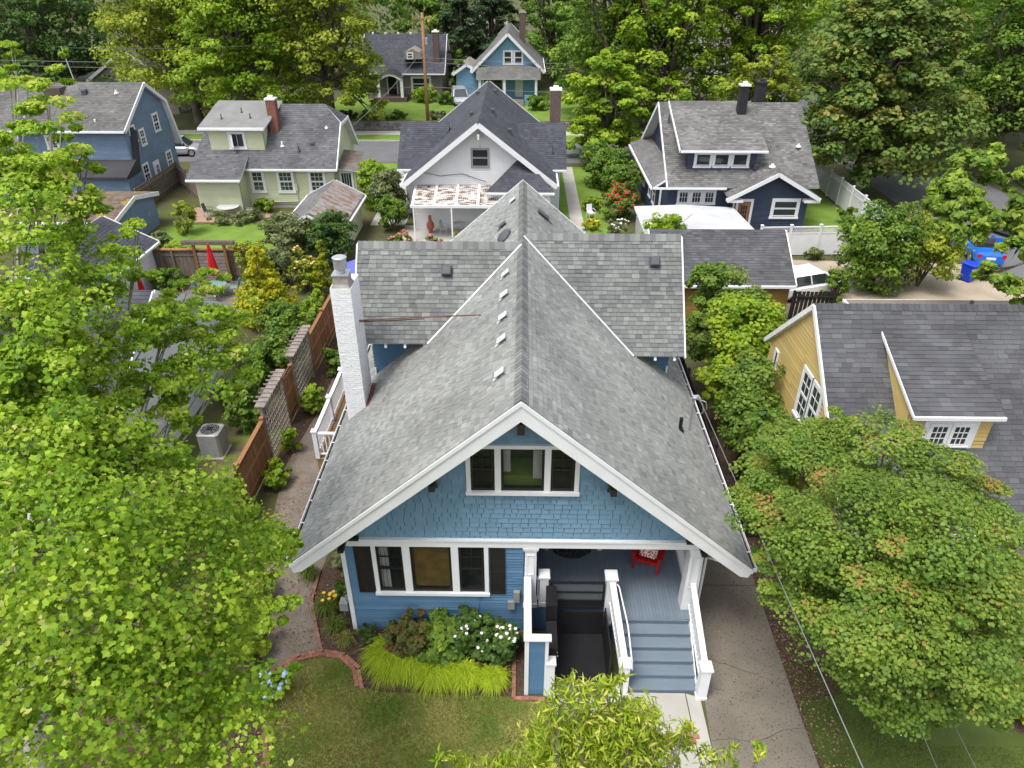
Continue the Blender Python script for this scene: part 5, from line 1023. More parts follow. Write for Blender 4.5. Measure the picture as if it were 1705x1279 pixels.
for i, ((x, y), w_, d_, ez, rz, ax, wm, rm, lb) in enumerate(far):
    t = thing('distant_house', lb, 'house', (x, y, 0), 'distant houses among the trees'); gable_house(t, x-w_/2, x+w_/2, y-d_/2, y+d_/2, ez, rz, ax, wm, rm, .5, .4, seed=140+i*3, course=.3, gutter=False)
    for xx in (x-w_*.25, x+w_*.2): window(t, (xx, y-d_/2-.03, 1.4), XP, YN, 1.0, 1.3, 1, 1)
# ================================================================ plants
FW = Vector((-math.sin(YAW)*math.cos(PITCH), math.cos(YAW)*math.cos(PITCH), -math.sin(PITCH))); RT = Vector((math.cos(YAW), math.sin(YAW), 0)); UPV = RT.cross(FW)
def atz(px, py, z=0.):          # photo pixel -> point at height z
    d = FW + RT*((px-852.5)/F_PX) - UPV*((py-639.5)/F_PX); return CAMP + d*((z-CAM_H)/d.z)
KITE = np.array([(0,0,0), (.36,.42,.10), (0,1,0), (-.36,.42,.10)])
LANCE = np.array([(0,0,0), (.115,.4,.06), (.05,1,-.12), (-.115,.45,.05)])
def _maple():
    p = [(0,-.04), (.40,-.03), (.63,.46), (.22,.62), (.02,1.02), (-.30,.62), (-.62,.44), (-.38,-.05)]
    return np.array([(x, y, .18*abs(x)-.12*y*y) for x, y in p])
MAPLE = _maple()
BLOB3 = np.array([(0,0,0), (.45,.15,.06), (.55,.6,.02), (0,1,0), (-.55,.6,.02), (-.45,.15,.06)])
def place_leaves(C, N, S, shape, rng):
    n = len(C); N = N/np.linalg.norm(N, axis=1, keepdims=True); r = rng.normal(size=(n, 3)); r[:,2] -= .35
    T = r - N*np.sum(r*N, axis=1, keepdims=True); T /= np.linalg.norm(T, axis=1, keepdims=True); B = np.cross(T, N)
    k = len(shape); V = C[:,None,:] + S[:,None,None]*(shape[None,:,0:1]*B[:,None,:] + (shape[None,:,1:2]-.4)*T[:,None,:] + shape[None,:,2:3]*N[:,None,:])
    return V.reshape(-1, 3), k
def leaf_cloud(blobs, n, size, rng, clump=.34, flat=.62, tone=(.5,.14,.14), up=.55, inner=.45, nclump=None, rand=.5, wexp=1.):
    """tufts of leaves spread over the shells of the blobs; blobs: (x,y,z,rx,ry,rz)"""
    B = np.array(blobs, float); vol = np.array([b[3]*b[4]+b[4]*b[5]+b[3]*b[5] for b in B])**wexp; w_ = vol/vol.sum()
    K = nclump or max(12, n//55); bi = rng.choice(len(B), K, p=w_); d = rng.normal(size=(K, 3)); d[:,2] += .35; d /= np.linalg.norm(d, axis=1, keepdims=True)
    rho = np.where(rng.random(K) < .8, rng.uniform(.78, 1.04, K), rng.uniform(inner, .8, K)); cc = B[bi,:3] + d*B[bi,3:6]*rho[:,None]
    rm = B[bi,3:6].mean(axis=1); rc = clump*rm*rng.uniform(.55, 1.25, K); ct = rng.normal(0, tone[1], K)
    ki = rng.integers(0, K, n); e = rng.normal(size=(n, 3)); e[:,2] += .25; e /= np.linalg.norm(e, axis=1, keepdims=True)
    rr = rc[ki]*rng.uniform(.35, 1.0, n)**.6; C = cc[ki] + e*rr[:,None]*np.array([1, 1, flat]); 
    N = e*.5 + d[ki]*.35 + rng.normal(size=(n, 3))*rand; N[:,2] += up
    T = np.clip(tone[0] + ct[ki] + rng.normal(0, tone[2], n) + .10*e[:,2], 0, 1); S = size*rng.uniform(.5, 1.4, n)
    return C, N, S, T, cc
def limbs(parent, base, r0, blobs, m='bark', seed=1, twigs=None, fork=.45, z0=-.05, lk=1.):
    rd = random.Random(seed); base = Vector(base); b = MB(); cz = sum(q[2] for q in blobs)/len(blobs); cx = sum(q[0] for q in blobs)/len(blobs); cy = sum(q[1] for q in blobs)/len(blobs)
    low = min(q[2]-q[5] for q in blobs); fz = base.z + max((low-base.z)*.9, (cz-base.z)*fork); top = Vector((base.x*.75+cx*.25, base.y*.75+cy*.25, fz))
    b.tube([base+Vector((0,0,z0)), base+Vector((0,0,.25)), base.lerp(top, .5)+Vector((rd.uniform(-.1,.1), rd.uniform(-.1,.1), 0)), top], [r0*1.5, r0*1.05, r0*.9, r0*.8], 9)
    for q in blobs:
        c = Vector(q[:3]); mid = top.lerp(c, .5) + Vector((rd.uniform(-1,1), rd.uniform(-1,1), rd.uniform(-.2,.6)))*.12*(c-top).length
        b.tube([top-Vector((0,0,.1)), mid, c], [r0*.55*lk, r0*.33*lk, r0*.10*lk], 6)
        for j in range(3):
            d = Vector((rd.gauss(0,1), rd.gauss(0,1), rd.gauss(.3,.8))).normalized(); e_ = c + Vector((d.x*q[3], d.y*q[4], d.z*q[5]))*.8
            b.tube([mid.lerp(c, .6), c.lerp(e_, .5)+Vector((0,0,.04)), e_], [r0*.16*lk, r0*.1*lk, r0*.03*lk], 4, caps=False)
    if twigs is not None:
        for c in twigs:
            q = min(blobs, key=lambda q: (Vector(q[:3])-c).length); p = Vector(q[:3]); b.tube([p.lerp(c, .25), p.lerp(c, .7)+Vector((0,0,.03)), c], [r0*.06*lk, r0*.04*lk, r0*.015*lk], 3, caps=False)
    return b.build('trunk', m, parent, smooth=True)
def tree(name, label, base, r0, blobs, leaf, n, size, shape=KITE, group=None, bark='bark', seed=1, tone=(.5,.14,.14), clump=.34, singles=0, cat='tree', up=.55, flat=.62, ntwig=60, fork=.45, nclump=None, lk=1., rand=.5, wexp=1., lbl=None):
    rng = np.random.default_rng(seed); t = thing(name, label, cat, base, group); C, N, S, T, cc = leaf_cloud(blobs, n, size, rng, clump, flat, tone, up, nclump=nclump, rand=rand, wexp=wexp)
    limbs(t, base, r0, lbl or blobs, bark, seed, [Vector(c) for c in cc[:ntwig]], fork, lk=lk)
    if singles:
        near = np.argsort(np.linalg.norm(C - np.array(CAMP), axis=1)/S)[:singles]; keep = np.ones(len(C), bool); keep[near] = False
        leaf_objects(t, C[near], N[near], S[near], T[near], shape, leaf, rng); C, N, S, T = C[keep], N[keep], S[keep], T[keep]
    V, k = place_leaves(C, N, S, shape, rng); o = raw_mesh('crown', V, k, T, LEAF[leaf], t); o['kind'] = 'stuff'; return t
_lf = {}
def leaf_objects(t, C, N, S, T, shape, leaf, rng):
    off = np.array(OFF[t.name])
    for c, n_, s, tn in zip(C, N, S, T):
        q = int(tn*8+.5); key = (leaf, len(shape), q)
        if key not in _lf:
            me = bpy.data.meshes.new('leaf'); me.from_pydata([tuple(p) for p in shape], [], [tuple(range(len(shape)))]); me.materials.append(LEAF[leaf]); at = me.attributes.new('tone', 'FLOAT', 'FACE'); at.data.foreach_set('value', [q/8]); _lf[key] = me
        Nn = Vector(n_).normalized(); r = Vector(rng.normal(size=3)); Tt = (r-Nn*r.dot(Nn)).normalized(); Bb = Tt.cross(Nn); p = Vector(c-off)
        o = link('leaf', _lf[key], t); o.matrix_basis = Matrix(((Bb.x*s, Tt.x*s, Nn.x*s, p.x), (Bb.y*s, Tt.y*s, Nn.y*s, p.y), (Bb.z*s, Tt.z*s, Nn.z*s, p.z), (0,0,0,1)))
def pxblobs(L, sq=.8): 
    out = []
    for px, py, z, r in L: p = atz(px, py, z); out.append((p.x, p.y, p.z, r, r, r*sq))
    return out
def crown_blobs(x, y, z0, z1, r, k, seed, taper=.25):
    rd = random.Random(seed); out = []; H = z1-z0; k = 26
    for i in range(k):
        f = (i+.5)/k; z = z0 + H*(.06+.84*f); env = min(1, (math.sin(math.pi*(.22+.74*f))+.12))**.6*(1-taper*f); a = i*2.4+rd.uniform(-.4,.4); q = r*rd.uniform(.30,.44)*(.6+.5*env)
        d = max(0, r*env - q*.8)*rd.uniform(.7, 1.0); out.append((x+d*math.cos(a), y+d*math.sin(a), z, q, q, q*.9))
    out.append((x, y, z0+H*.5, r*.5*(1-taper*.5), r*.5*(1-taper*.5), H*.4)); return out

def sprays(blobs, k, seed, size=(.14,.30)):
    """leafy shoots standing out from the crown"""
    rd = random.Random(seed); out = list(blobs); big = [b for b in blobs if b[3] > .45]
    for i in range(k):
        b = rd.choice(big); a_ = rd.uniform(0, 6.283); el = rd.uniform(-.35, .9); q = b[3]*rd.uniform(*size); d = b[3]*rd.uniform(1.0, 1.32)
        out.append((b[0]+d*math.cos(a_)*math.cos(el), b[1]+d*math.sin(a_)*math.cos(el), b[2]+d*.8*math.sin(el), q, q, q*.6))
    return out
# --- the big foreground maple
mb_ = pxblobs([(110,1170,8.0,1.9), (290,1200,7.2,1.5), (335,1080,6.8,1.0), (360,1215,5.8,.6), (400,1000,5.8,.5), (50,1010,9.2,1.9), (220,1010,8.2,1.7), (340,930,7.2,1.2), (415,925,6.2,.75), (470,905,5.2,.32), (500,893,4.9,.16),
    (90,860,9.8,1.5), (230,850,8.8,1.3), (320,830,7.8,.7), (385,870,6.8,.5), (300,500,10,.55), (350,470,9.8,.35), (280,540,10,.5), (200,520,10.8,.6), (370,570,9.3,.4), (230,470,11,.35), (85,200,13.5,.5), (30,300,12.8,.6), (60,740,10.4,1.0), (190,760,9.6,.7), (320,640,9.2,.75), (385,610,8.8,.55), (120,540,11,1.0), (240,575,10,.8), (345,550,9.5,.65), (390,520,9.2,.35), (30,560,11.3,1.0), (150,690,10,.5),
    (40,460,11.8,1.0), (150,450,11.4,.75), (225,400,11.6,.45), (50,360,12.4,.9), (140,370,12.0,.55), (60,260,13.2,.7), (130,270,12.9,.45), (30,150,13.9,.55), (90,130,14.0,.35), (115,95,14.3,.2), (5,80,14.2,.4), (100,320,12.6,.6), (300,720,8.8,.35), (250,640,9.6,.45), (70,630,10.9,.7), (180,590,10.4,.5), (100,680,10.3,.8), (200,690,9.6,.6), (265,710,9.0,.5), (150,780,9.6,.7), (290,785,8.4,.45), (40,640,10.9,.7), (445,965,5.8,.22), (395,655,8.4,.22), (420,600,8.4,.18), (410,500,9,.2)], .75)
mb0 = mb_; mb_ = sprays(mb_, 110, 1)
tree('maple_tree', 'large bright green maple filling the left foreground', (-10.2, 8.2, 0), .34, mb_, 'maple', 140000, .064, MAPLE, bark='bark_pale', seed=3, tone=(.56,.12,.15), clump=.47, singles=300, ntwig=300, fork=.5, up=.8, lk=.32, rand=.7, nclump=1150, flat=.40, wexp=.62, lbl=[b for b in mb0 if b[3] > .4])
# --- lime leaved street tree rising from below the frame
lb_ = pxblobs([(1000,1233,9.3,0.33), (955,1168,9.8,0.20), (955,1258,9.1,0.35), (1075,1250,9.0,0.28), (1050,1198,9.6,0.22), (1130,1243,9.2,0.11), (1225,1265,9.0,0.12), (1262,1253,9.3,0.08), (765,1275,9.0,0.10), (730,1263,9.3,0.05), (845,1277,9.0,0.12), (1000,1148,10,0.11), (1030,1128,10.1,0.05), (915,1198,9.6,0.16), (1180,1277,8.8,0.16), (905,1265,8.9,0.23), (800,1275,9.0,0.09), (1140,1218,9.5,0.07), (935,1138,10,0.08), (1050,1277,8.6,0.39), (930,1290,8.5,0.39)], .9)
tree('lime_leaved_tree', 'yellow green narrow leaved tree top rising at the bottom edge before the steps', (1.0, 2.4, 0), .10, lb_, 'lime', 9500, .10, LANCE, seed=5, tone=(.55,.12,.2), clump=.95, singles=300, ntwig=200, fork=.75, up=.1, flat=.9, nclump=420, lk=.22, rand=.9)
# --- red tipped maple beside the driveway
rb_ = pxblobs([(1330,760,6.0,1.1), (1450,755,6.4,1.1), (1550,800,6.4,1.0), (1290,850,5.6,.9), (1270,780,5.2,.6), (1410,880,6.6,1.3), (1550,920,6.7,1.4), (1650,890,5.8,.8), (1335,970,5.0,.8), (1450,1020,6.0,1.3), (1590,1040,6.0,1.3), (1675,1010,5.2,.8), (1395,1070,4.0,.6), (1500,1130,4.5,1.0), (1600,1130,4.4,.9), (1515,1195,3.4,.5), (1640,1160,3.8,.5), (1300,930,4.8,.5), (1620,830,6.0,.7), (1380,720,6.0,.7), (1350,1010,4.2,.5)], .75)
rb0 = rb_; rb_ = sprays(rb_, 90, 2)
tree('red_tipped_maple', 'rounded maple with red tipped leaves beside the driveway', (9.0, 11.4, 0), .17, rb_, 'redtip', 130000, .056, BLOB3, seed=8, tone=(.52,.13,.13), clump=.46, ntwig=150, up=1.0, flat=.34, nclump=560, rand=.55, lbl=rb0)
# --- trees between the bungalow and the yellow house
small = [((7.75,17.6,0), [(7.6,17.3,2.3,.75,.8,1.1), (7.9,18.2,3.4,.7,.8,.9), (7.5,16.6,3.0,.5,.6,.8)], 'redtip', 'small dark green maple hard against the yellow gable wall'),
         ((7.8,20.3,0), [(7.7,19.9,2.6,.85,.9,1.2), (7.85,20.9,3.6,.8,.9,1.0), (7.4,19.3,3.0,.6,.7,.9)], 'redtip', 'second small maple in the strip left of the yellow gable'),
         ((8.4,23.9,0), [(7.4,22.7,2.6,.75,.8,1.0), (8.2,23.4,3.0,1.0,1.1,1.3), (8.9,24.4,3.9,1.1,1.1,1.1), (8.0,24.4,4.4,.9,.9,.9), (9.6,25.2,3.2,.8,.8,.9)], 'bright', 'yellow topped tree between the grey roof and the ochre garage'),
         ((9.0,27.3,0), [(7.3,25.9,2.9,.8,.9,1.1), (8.5,26.6,2.9,1.2,1.2,1.3), (9.5,27.4,2.9,1.2,1.2,1.2), (8.4,28.4,3.8,1.1,1.1,1.0), (7.7,27.6,4.2,.8,.8,.8), (10.4,27.6,2.2,.9,.9,.9)], 'redtip', 'green and rust tinted tree before the ochre garage')]
for i, (bs, bl, lf, lb) in enumerate(small): tree('small_maple', lb, bs, .09, bl, lf, 13000 if i != 3 else 18000, .095 if i < 2 else .115, BLOB3, 'small trees along the right side strip', seed=20+i, tone=(.45 if lf == 'redtip' else .6,.16,.13), clump=.42, ntwig=40, up=.8, flat=.6, nclump=150)

# --- background trees: (x, y, trunk radius, crown base, top, radius, leaf, n, size, label)
bt = [(-34.5,79,.5, 2.5,21,8.2,'yellowgreen',34000,.34,'tall yellow green tree behind the peeling blue house'),
      (-27.0,74.5,.5, .8,22,7.8,'bright',36000,.34,'bright green street tree directly behind the pale green house'),
      (-19.5,75.5,.5, .8,24,6.8,'yellowgreen',34000,.34,'yellow green street tree just left of the utility pole'),
      (9.6,80,.5, .8,24,7.2,'green',32000,.36,'dense tree directly behind the white house chimney'),
      (14.5,76,.6, .8,25,7.4,'bright',36000,.36,'towering light green tree above the navy house roof'),
      (23,79,.6, .8,24,7.0,'bright',32000,.36,'light green tree right of the towering one'),
      (25.3,54.6,.45, 2.2,15.2,6.9,'chestnut',46000,.23,'broad rust flecked tree beside the long white lattice fence'),
      (32.5,67,.4, 2,19,7.0,'bright',26000,.34,'green tree behind the broad rust flecked one'),
      (38,59.5,.45, 2.5,17,7.2,'green',32000,.30,'dark green tree at the right edge of the street'),
      (20.5,66,.3, 1.5,9,4.2,'yellowgreen',9000,.30,'low yellow green tree behind the black chimneys'),
      (7.0,64,.3, .6,9.2,4.3,'bright',14000,.28,'bright rounded tree right of the white house chimney'),
      (-8,100,.4, 1,16,4.5,'conifer',14000,.40,'dark conifer behind the brown porch house'),
      (-4,104,.4, 1,17,5.5,'conifer',12000,.42,'second dark conifer left of the sky blue bungalow'),
      (4.5,106,.4, 1,17,7.0,'green',16000,.44,'green tree rising behind the sky blue bungalow'), (-12,112,.4, 1,18,7.5,'green',14000,.46,'green tree rising behind the brown porch house'), (-28,104,.4, 1,18,8,'bright',14000,.46,'light green tree far behind the street trees at left'),
      (-52,84,.4, 1,19,9,'dark',18000,.42,'dark tree mass left of the tall yellow green tree'),
      (-64,92,.4, 1,21,10,'dark',16000,.46,'deep green tree in the far left corner'),
      (-78,98,.4, 1,18,9,'green',10000,.48,'green tree behind the far left houses'),
      (-44,108,.4, 1,22,10,'dark',12000,.48,'dark background tree behind the brown far house'),
      (46,72,.4, 2,18,8,'dark',14000,.42,'dark tree beyond the right street corner')]
for i, (x, y, r0, z0, z1, r, lf, n, s, lb) in enumerate(bt):
    tree('street_tree' if lf != 'conifer' else 'conifer_tree', lb, (x, y, 0), r0, crown_blobs(x, y, z0, z1, r, 15, 40+i, .25 if lf != 'conifer' else .75), lf, n, s, BLOB3 if s < .3 else KITE, 'street and background trees', seed=60+i, tone=(.52,.13,.14), clump=.44, ntwig=30, fork=.4, flat=.5, up=1.0, nclump=n//90)
# far wood closing the view
rng = np.random.default_rng(99); fb = []
for i in range(60):
    x = -110+i*3.6+rng.uniform(-2,2); y = 118+rng.uniform(-6,22); r = rng.uniform(5,8); fb.append((x, y, rng.uniform(5,12), r, r, rng.uniform(6,9)))
for i in range(20):
    x = 36+i*3.5; y = 92+rng.uniform(-5,25); r = rng.uniform(5,8); fb.append((x, y, rng.uniform(5,10), r, r, rng.uniform(6,9)))
C, N, S, T, cc = leaf_cloud(fb, 60000, .75, rng, .4, .7, (.45,.18,.15)); V, k = place_leaves(C, N, S, KITE, rng); o = raw_mesh('far_wood', V, k, T, LEAF['green']); tag(o, 'far off wood of mixed green trees closing the view', 'trees', kind='stuff')

# --- shrubs: (x, y, radius, height, leaf, n, size, label, flower)
def shrub(x, y, r, h, leaf, n, size, label, flower=None, shape=KITE, cone=False, name='shrub', seed=1, tone=(.5,.15,.14), group='garden shrubs', cat='shrub'):
    rng = np.random.default_rng(seed); t = thing(name, label, cat, (x, y, 0), group); rd = random.Random(seed)
    if cone: bl = [(x+rd.uniform(-.08,.08)*r, y+rd.uniform(-.08,.08)*r, h*f, r*(1-f)*1.05+.08, r*(1-f)*1.05+.08, h*.15) for f in (.14,.28,.42,.56,.7,.84,.94)]
    else:
        bl = [(x+r*.45*math.cos(a_)*rd.uniform(.6,1.1), y+r*.45*math.sin(a_)*rd.uniform(.6,1.1), h*rd.uniform(.42,.66), r*rd.uniform(.42,.6), r*rd.uniform(.42,.6), h*rd.uniform(.26,.36)) for a_ in [k*1.26+rd.random() for k in range(5)]] + [(x, y, h*.3, r*.7, r*.7, h*.3)]
    C, N, S, T, cc = leaf_cloud(bl, n, size, rng, .38, .7, tone, .6 if not cone else .3); C[:,2] = np.maximum(C[:,2], .05); V, k = place_leaves(C, N, S, shape, rng); o = raw_mesh('foliage', V, k, T, LEAF[leaf], t); o['kind'] = 'stuff'
    b = MB()
    for q in bl[:6]: b.tube([(x, y, -.03), (x*.5+q[0]*.5, y*.5+q[1]*.5, q[2]*.5), q[:3]], [.035*r+.01, .025*r+.008, .008], 5)
    b.build('stem', 'bark', t)
    if flower:
        fm, fn, fs = flower; b = MB(); top = [i for i in np.argsort(-C[:,2] + .35*C[:,1] + rng.normal(0, h*.5, len(C)))[:fn]]
        for i in top:
            p = Vector(C[i]) + Vector((0, 0, fs*.3)); rings = []
            for zz, rr in ((-.5,.25), (-.1,.9), (.35,.75), (.6,.2)): rings.append([(p.x+fs*.5*rr*math.cos(a_)*(1+.25*rd.random()), p.y+fs*.5*rr*math.sin(a_)*(1+.25*rd.random()), p.z+fs*.5*zz) for a_ in [j*math.pi/3 for j in range(6)]])
            b.loft(rings)
        b.build('flower', fm, t, kind='stuff')
    return t
S_ = [(-2.95,12.85,.78,1.15,'burgundy',4000,.09,'dark burgundy leaved shrub under the amber window',None),
      (-2.1,12.7,.85,1.15,'green',5000,.09,'leafy green shrub between burgundy shrub and rose bush',None),
      (-1.3,12.75,.75,1.25,'dark',4400,.08,'dark rose bush with scattered white blooms',('petal_white',22,.09)),
      (-.55,12.6,.72,1.2,'dark',4400,.08,'rose bush with clusters of white blooms beside the half wall',('petal_white',44,.10)),
      (-4.25,13.05,.35,.4,'dark',900,.07,'tiny dark shrub at the left house corner',None),
      (-5.35,15.6,.55,.8,'greygreen',1600,.08,'grey green shrub under the left eave',None), (-5.2,14.6,.4,.6,'green',1200,.08,'low green shrub beside the gas meter',None),
      (-6.3,11.35,.6,.85,'bright',2400,.10,'hydrangea with pale blue flower heads beside the lawn',('petal_blue',36,.14)),
      (-7.4,12.6,.8,1.2,'lime',2600,.10,'bright yellow green shrub left of the gravel path',None), (-7.9,14.3,.9,1.3,'yellowgreen',2600,.11,'yellow green shrub left of the gravel path near the eave',None), (-8.6,16.4,.8,1.0,'bright',2400,.11,'leafy shrub at the near end of the cedar fence',None),
      (-8.65,19.6,.55,1.0,'bright',2200,.11,'round rhododendron on the path side of the cedar fence',None), (-8.6,21.5,.4,1.3,'bright',1100,.11,'thin climbing plant at the foot of the first trellis',None), (-8.45,24.2,.6,1.3,'bright',2600,.11,'bushy plant before the second trellis',None), (-8.3,27.4,.7,1.2,'green',2400,.12,'green shrub between fence and white deck railing',None), (-8.2,30.2,.7,1.4,'green',2200,.13,'far green shrub beside the deck',None),
      (-10.6,26.4,1.5,2.6,'green',6000,.16,'loose green bush behind the trellis fence',None), (-10.8,23.2,1.0,2.2,'green',3000,.15,'bush behind the first trellis panel',None), (-11.0,29.6,1.4,2.6,'green',5000,.15,'dense bush below the golden conifer behind the fence',None), (-10.4,31.8,.9,2.0,'bright',2600,.14,'light green bush at the far cedar fence boards',None), (-12.0,24.8,.9,1.6,'green',2400,.14,'dark bush beside the white neighbour wall',None),
      (-11.9,36.2,1.1,2.4,'yellowgreen',3200,.15,'orange tinted shrub at the far end of the cedar fence',('petal_or',26,.16)), (-13.4,36.6,1.2,2.6,'greygreen',3600,.16,'pale variegated shrub behind the golden conifer',None),
      (-13.6,39.6,1.7,3.4,'greygreen',7000,.17,'large grey green shrub beside the outbuilding',None), (-11.2,40.0,1.7,3.6,'dark',7000,.17,'dark leaved small tree behind the chimney top',None), (-15.2,37.6,1.2,2.6,'yellowgreen',3600,.16,'pale yellow shrub right of the red parasol',None),
      (-9.3,49.0,1.5,3.6,'greygreen',6500,.18,'feathery pale green bush left of the patio canopy',None), (-10.6,50.6,1.4,3.8,'bright',5000,.18,'light green bush behind the rusty roofed outbuilding',None), (-8.6,46.0,1.2,2.4,'green',3600,.17,'green bush beside the patio canopy posts',None),
      (-7.6,41.6,.9,1.5,'green',2400,.15,'pink rose bush behind the left dormer',('petal_pink',34,.17)), (-5.5,41.2,.8,1.3,'green',2000,.15,'second pink rose bush before the patio canopy',('petal_pink',26,.17)), (-3.6,42.0,.8,1.4,'bright',1800,.15,'light green bush below the canopy post',('petal_red',8,.16)),
      (6.3,56.5,2.3,3.4,'green',8000,.2,'broad dark green bush behind the red rhododendron',None), (4.9,50.5,.9,1.3,'bright',1600,.16,'low green shrub beside the garden walk',None), (7.3,52.5,1.6,3.0,'green',5000,.19,'green bush against the navy house corner',None),
      (6.6,48.4,1.5,2.5,'green',4200,.17,'rhododendron covered in red blooms beside the navy house',('petal_red',110,.2)), (4.6,46.2,.7,1.0,'gold',1300,.13,'yellow flowering shrub beside the white chair',('petal_yel',14,.12)), (6.2,44.8,1.0,1.3,'greygreen',2000,.15,'pale white flowered shrub by the membrane roof',('petal_white',30,.12)),
      (8.6,41.2,1.4,3.2,'bright',3600,.2,'feathery sumac rising before the white membrane roof',None),
      (-20.6,47.2,1.0,.7,'greygreen',2200,.14,'low clipped hedge along the brick patio',None), (-18.9,47.6,1.2,.8,'greygreen',2600,.14,'second low hedge clump beside the green lawn',None), (-18.4,49.6,.9,1.1,'bright',2200,.15,'fern like plants below the pale green wall',None), (-22.2,45.2,1.0,2.7,'yellowgreen',2200,.15,'young lime green tree at the end of the patio',None),
      (-22.6,42.6,.8,1.2,'greygreen',1600,.14,'grey shrub beside the board fence corner',None), (-20.8,40.6,1.3,1.2,'bright',2600,.15,'tall grasses and flowers behind the board fence',None), (-17.4,41.2,1.0,1.0,'yellowgreen',1800,.14,'low yellow shrubs at the lawn edge behind the gate',None), (-15.2,43.0,.6,.9,'green',1200,.13,'small shrub with red blooms by the outbuilding',('petal_red',26,.15)),
      (-19.6,36.4,1.2,1.3,'green',3000,.14,'leafy plants along the board fence',None), (-21.4,36.9,.8,1.6,'greygreen',1800,.13,'climbing vine on the board fence',None),
      (19.3,37.0,2.5,4.9,'green',12000,.2,'tall dense evergreen bush right of the ochre garage',None), (22.2,37.4,1.9,4.3,'yellowgreen',9000,.18,'airy rust gold shrub left of the blue bin',None), (16.6,35.2,.9,1.9,'green',2000,.16,'bright bush beside the white car',None),
      (17.6,41.2,.8,.8,'greygreen',1500,.15,'pale round shrub at the foot of the white fence',None), (22.0,47.8,.7,1.3,'green',1200,.2,'spiky plant on the lawn inside the white fence',None),
      (12.9,11.0,1.1,1.5,'gold',5000,.09,'golden yellow shrub at the right edge lawn',None), 
      (-16.2,79.0,1.2,1.4,'green',1800,.26,'first round bush on the stone wall lawn',None), (-13.4,78.6,1.2,1.4,'green',1800,.26,'second round bush on the stone wall lawn',None), (-18.6,78.8,1.1,1.5,'burgundy',1600,.26,'reddish bush on the stone wall lawn',None), (-8.9,79.0,1.1,1.5,'greygreen',1600,.26,'pale bush beside the utility pole',None), (-12.0,88.5,2.0,2.2,'bright',2600,.28,'leafy bush below the brown house window',None), (-8.6,87.5,1.8,1.9,'green',2400,.28,'green bush beside the parked silver car',None), (-5.0,84.0,1.6,1.8,'greygreen',2000,.28,'pale rounded bush before the sky blue bungalow',None), (1.5,84,1.5,2.2,'green',2000,.28,'bush at the right of the sky blue porch',None)]
for i, (x, y, r, h, lf, n, s, lb, fl) in enumerate(S_): shrub(x, y, r, h, lf, n, s, lb, fl, seed=200+i, shape=BLOB3 if s < .13 else KITE)
shrub(-12.9, 32.6, 1.65, 4.0, 'gold', 9000, .17, 'tall golden conifer behind the cedar fence', cone=True, name='golden_conifer', seed=301); shrub(-10.6, 35.2, .8, 3.4, 'gold', 2600, .15, 'slim golden conifer behind the chimney', cone=True, name='golden_conifer', seed=302, tone=(.2,.12,.12)); shrub(-7.6, 92, 1.3, 6.5, 'green', 4000, .28, 'narrow green columnar conifer between the two far houses', cone=True, name='columnar_conifer', seed=303)
# tree branches reaching in from the right
ob = pxblobs([(1620,285,8.5,.9), (1590,330,7.6,1.0), (1600,375,6.8,.9), (1650,260,9.0,.6), (1690,300,8.2,.5), (1650,460,5.6,.6), (1690,420,6.5,.6), (1690,485,5.2,.6), (1720,360,7,1.0), (1640,360,7.2,.6)], .8)
p_ = atz(1790, 560, 0); tree('street_maple', 'light green maple branches reaching in above the blue car', (p_.x, p_.y, 0), .22, ob, 'green', 9000, .19, MAPLE, seed=91, tone=(.72,.14,.16), clump=.42, ntwig=60, fork=.6)

# --- ornamental grasses and strap leaved plants
def blade_clump(x, y, r, h, n, leaf, label, wd=.012, name='ornamental_grass', seed=1, flower=None, lean=(0,-.15), cat='plant'):
    rng = np.random.default_rng(seed); t = thing(name, label, cat, (x, y, 0), 'strap leaved plants'); a_ = rng.uniform(0, 6.283, n); q = rng.uniform(.35, 1.0, n)*r; hh = h*rng.uniform(.6, 1.1, n); base = rng.normal(0, r*.16, (n, 2)); K = 4
    dirx = np.cos(a_)+lean[0]; diry = np.sin(a_)+lean[1]; px = -np.sin(a_); py = np.cos(a_); pts = []
    for k in range(K+1):
        f = k/K; pts.append(np.stack([x+base[:,0]+dirx*q*f**1.15, y+base[:,1]+diry*q*f**1.15, np.maximum(hh*(f*1.9-1.45*f*f*(.7+.5*(q/r))), .012) + .02], 1))
    V = np.zeros((n, K, 4, 3)); side = np.stack([px, py, np.zeros(n)], 1)*wd
    for k in range(K):
        w0, w1 = (1-(k/K)**2), (1-((k+1)/K)**2*.96)
        V[:,k,0] = pts[k]-side*w0; V[:,k,1] = pts[k]+side*w0; V[:,k,2] = pts[k+1]+side*w1; V[:,k,3] = pts[k+1]-side*w1
    tn = np.repeat(np.clip(rng.normal(.5,.2,n),0,1), K); o = raw_mesh('blades', V.reshape(-1,3), 4, tn, LEAF[leaf], t); o['kind'] = 'stuff'
    if flower:
        b = MB(); rd = random.Random(seed)
        for i in range(flower[1]):
            aa = rd.uniform(0,6.28); rr = rd.uniform(.1,.7)*r; z = h*rd.uniform(.8,1.05); p = Vector((x+rr*math.cos(aa), y+rr*math.sin(aa), z)); b.tube([(x,y,0), p], .005, 4); b.loft([[(p.x+q_*math.cos(j*1.047), p.y+q_*math.sin(j*1.047), p.z+zz) for j in range(6)] for q_, zz in ((.01,0), (.03,.03), (.055,.05), (.02,.045))])
        b.build('flower', flower[0], t, kind='stuff')
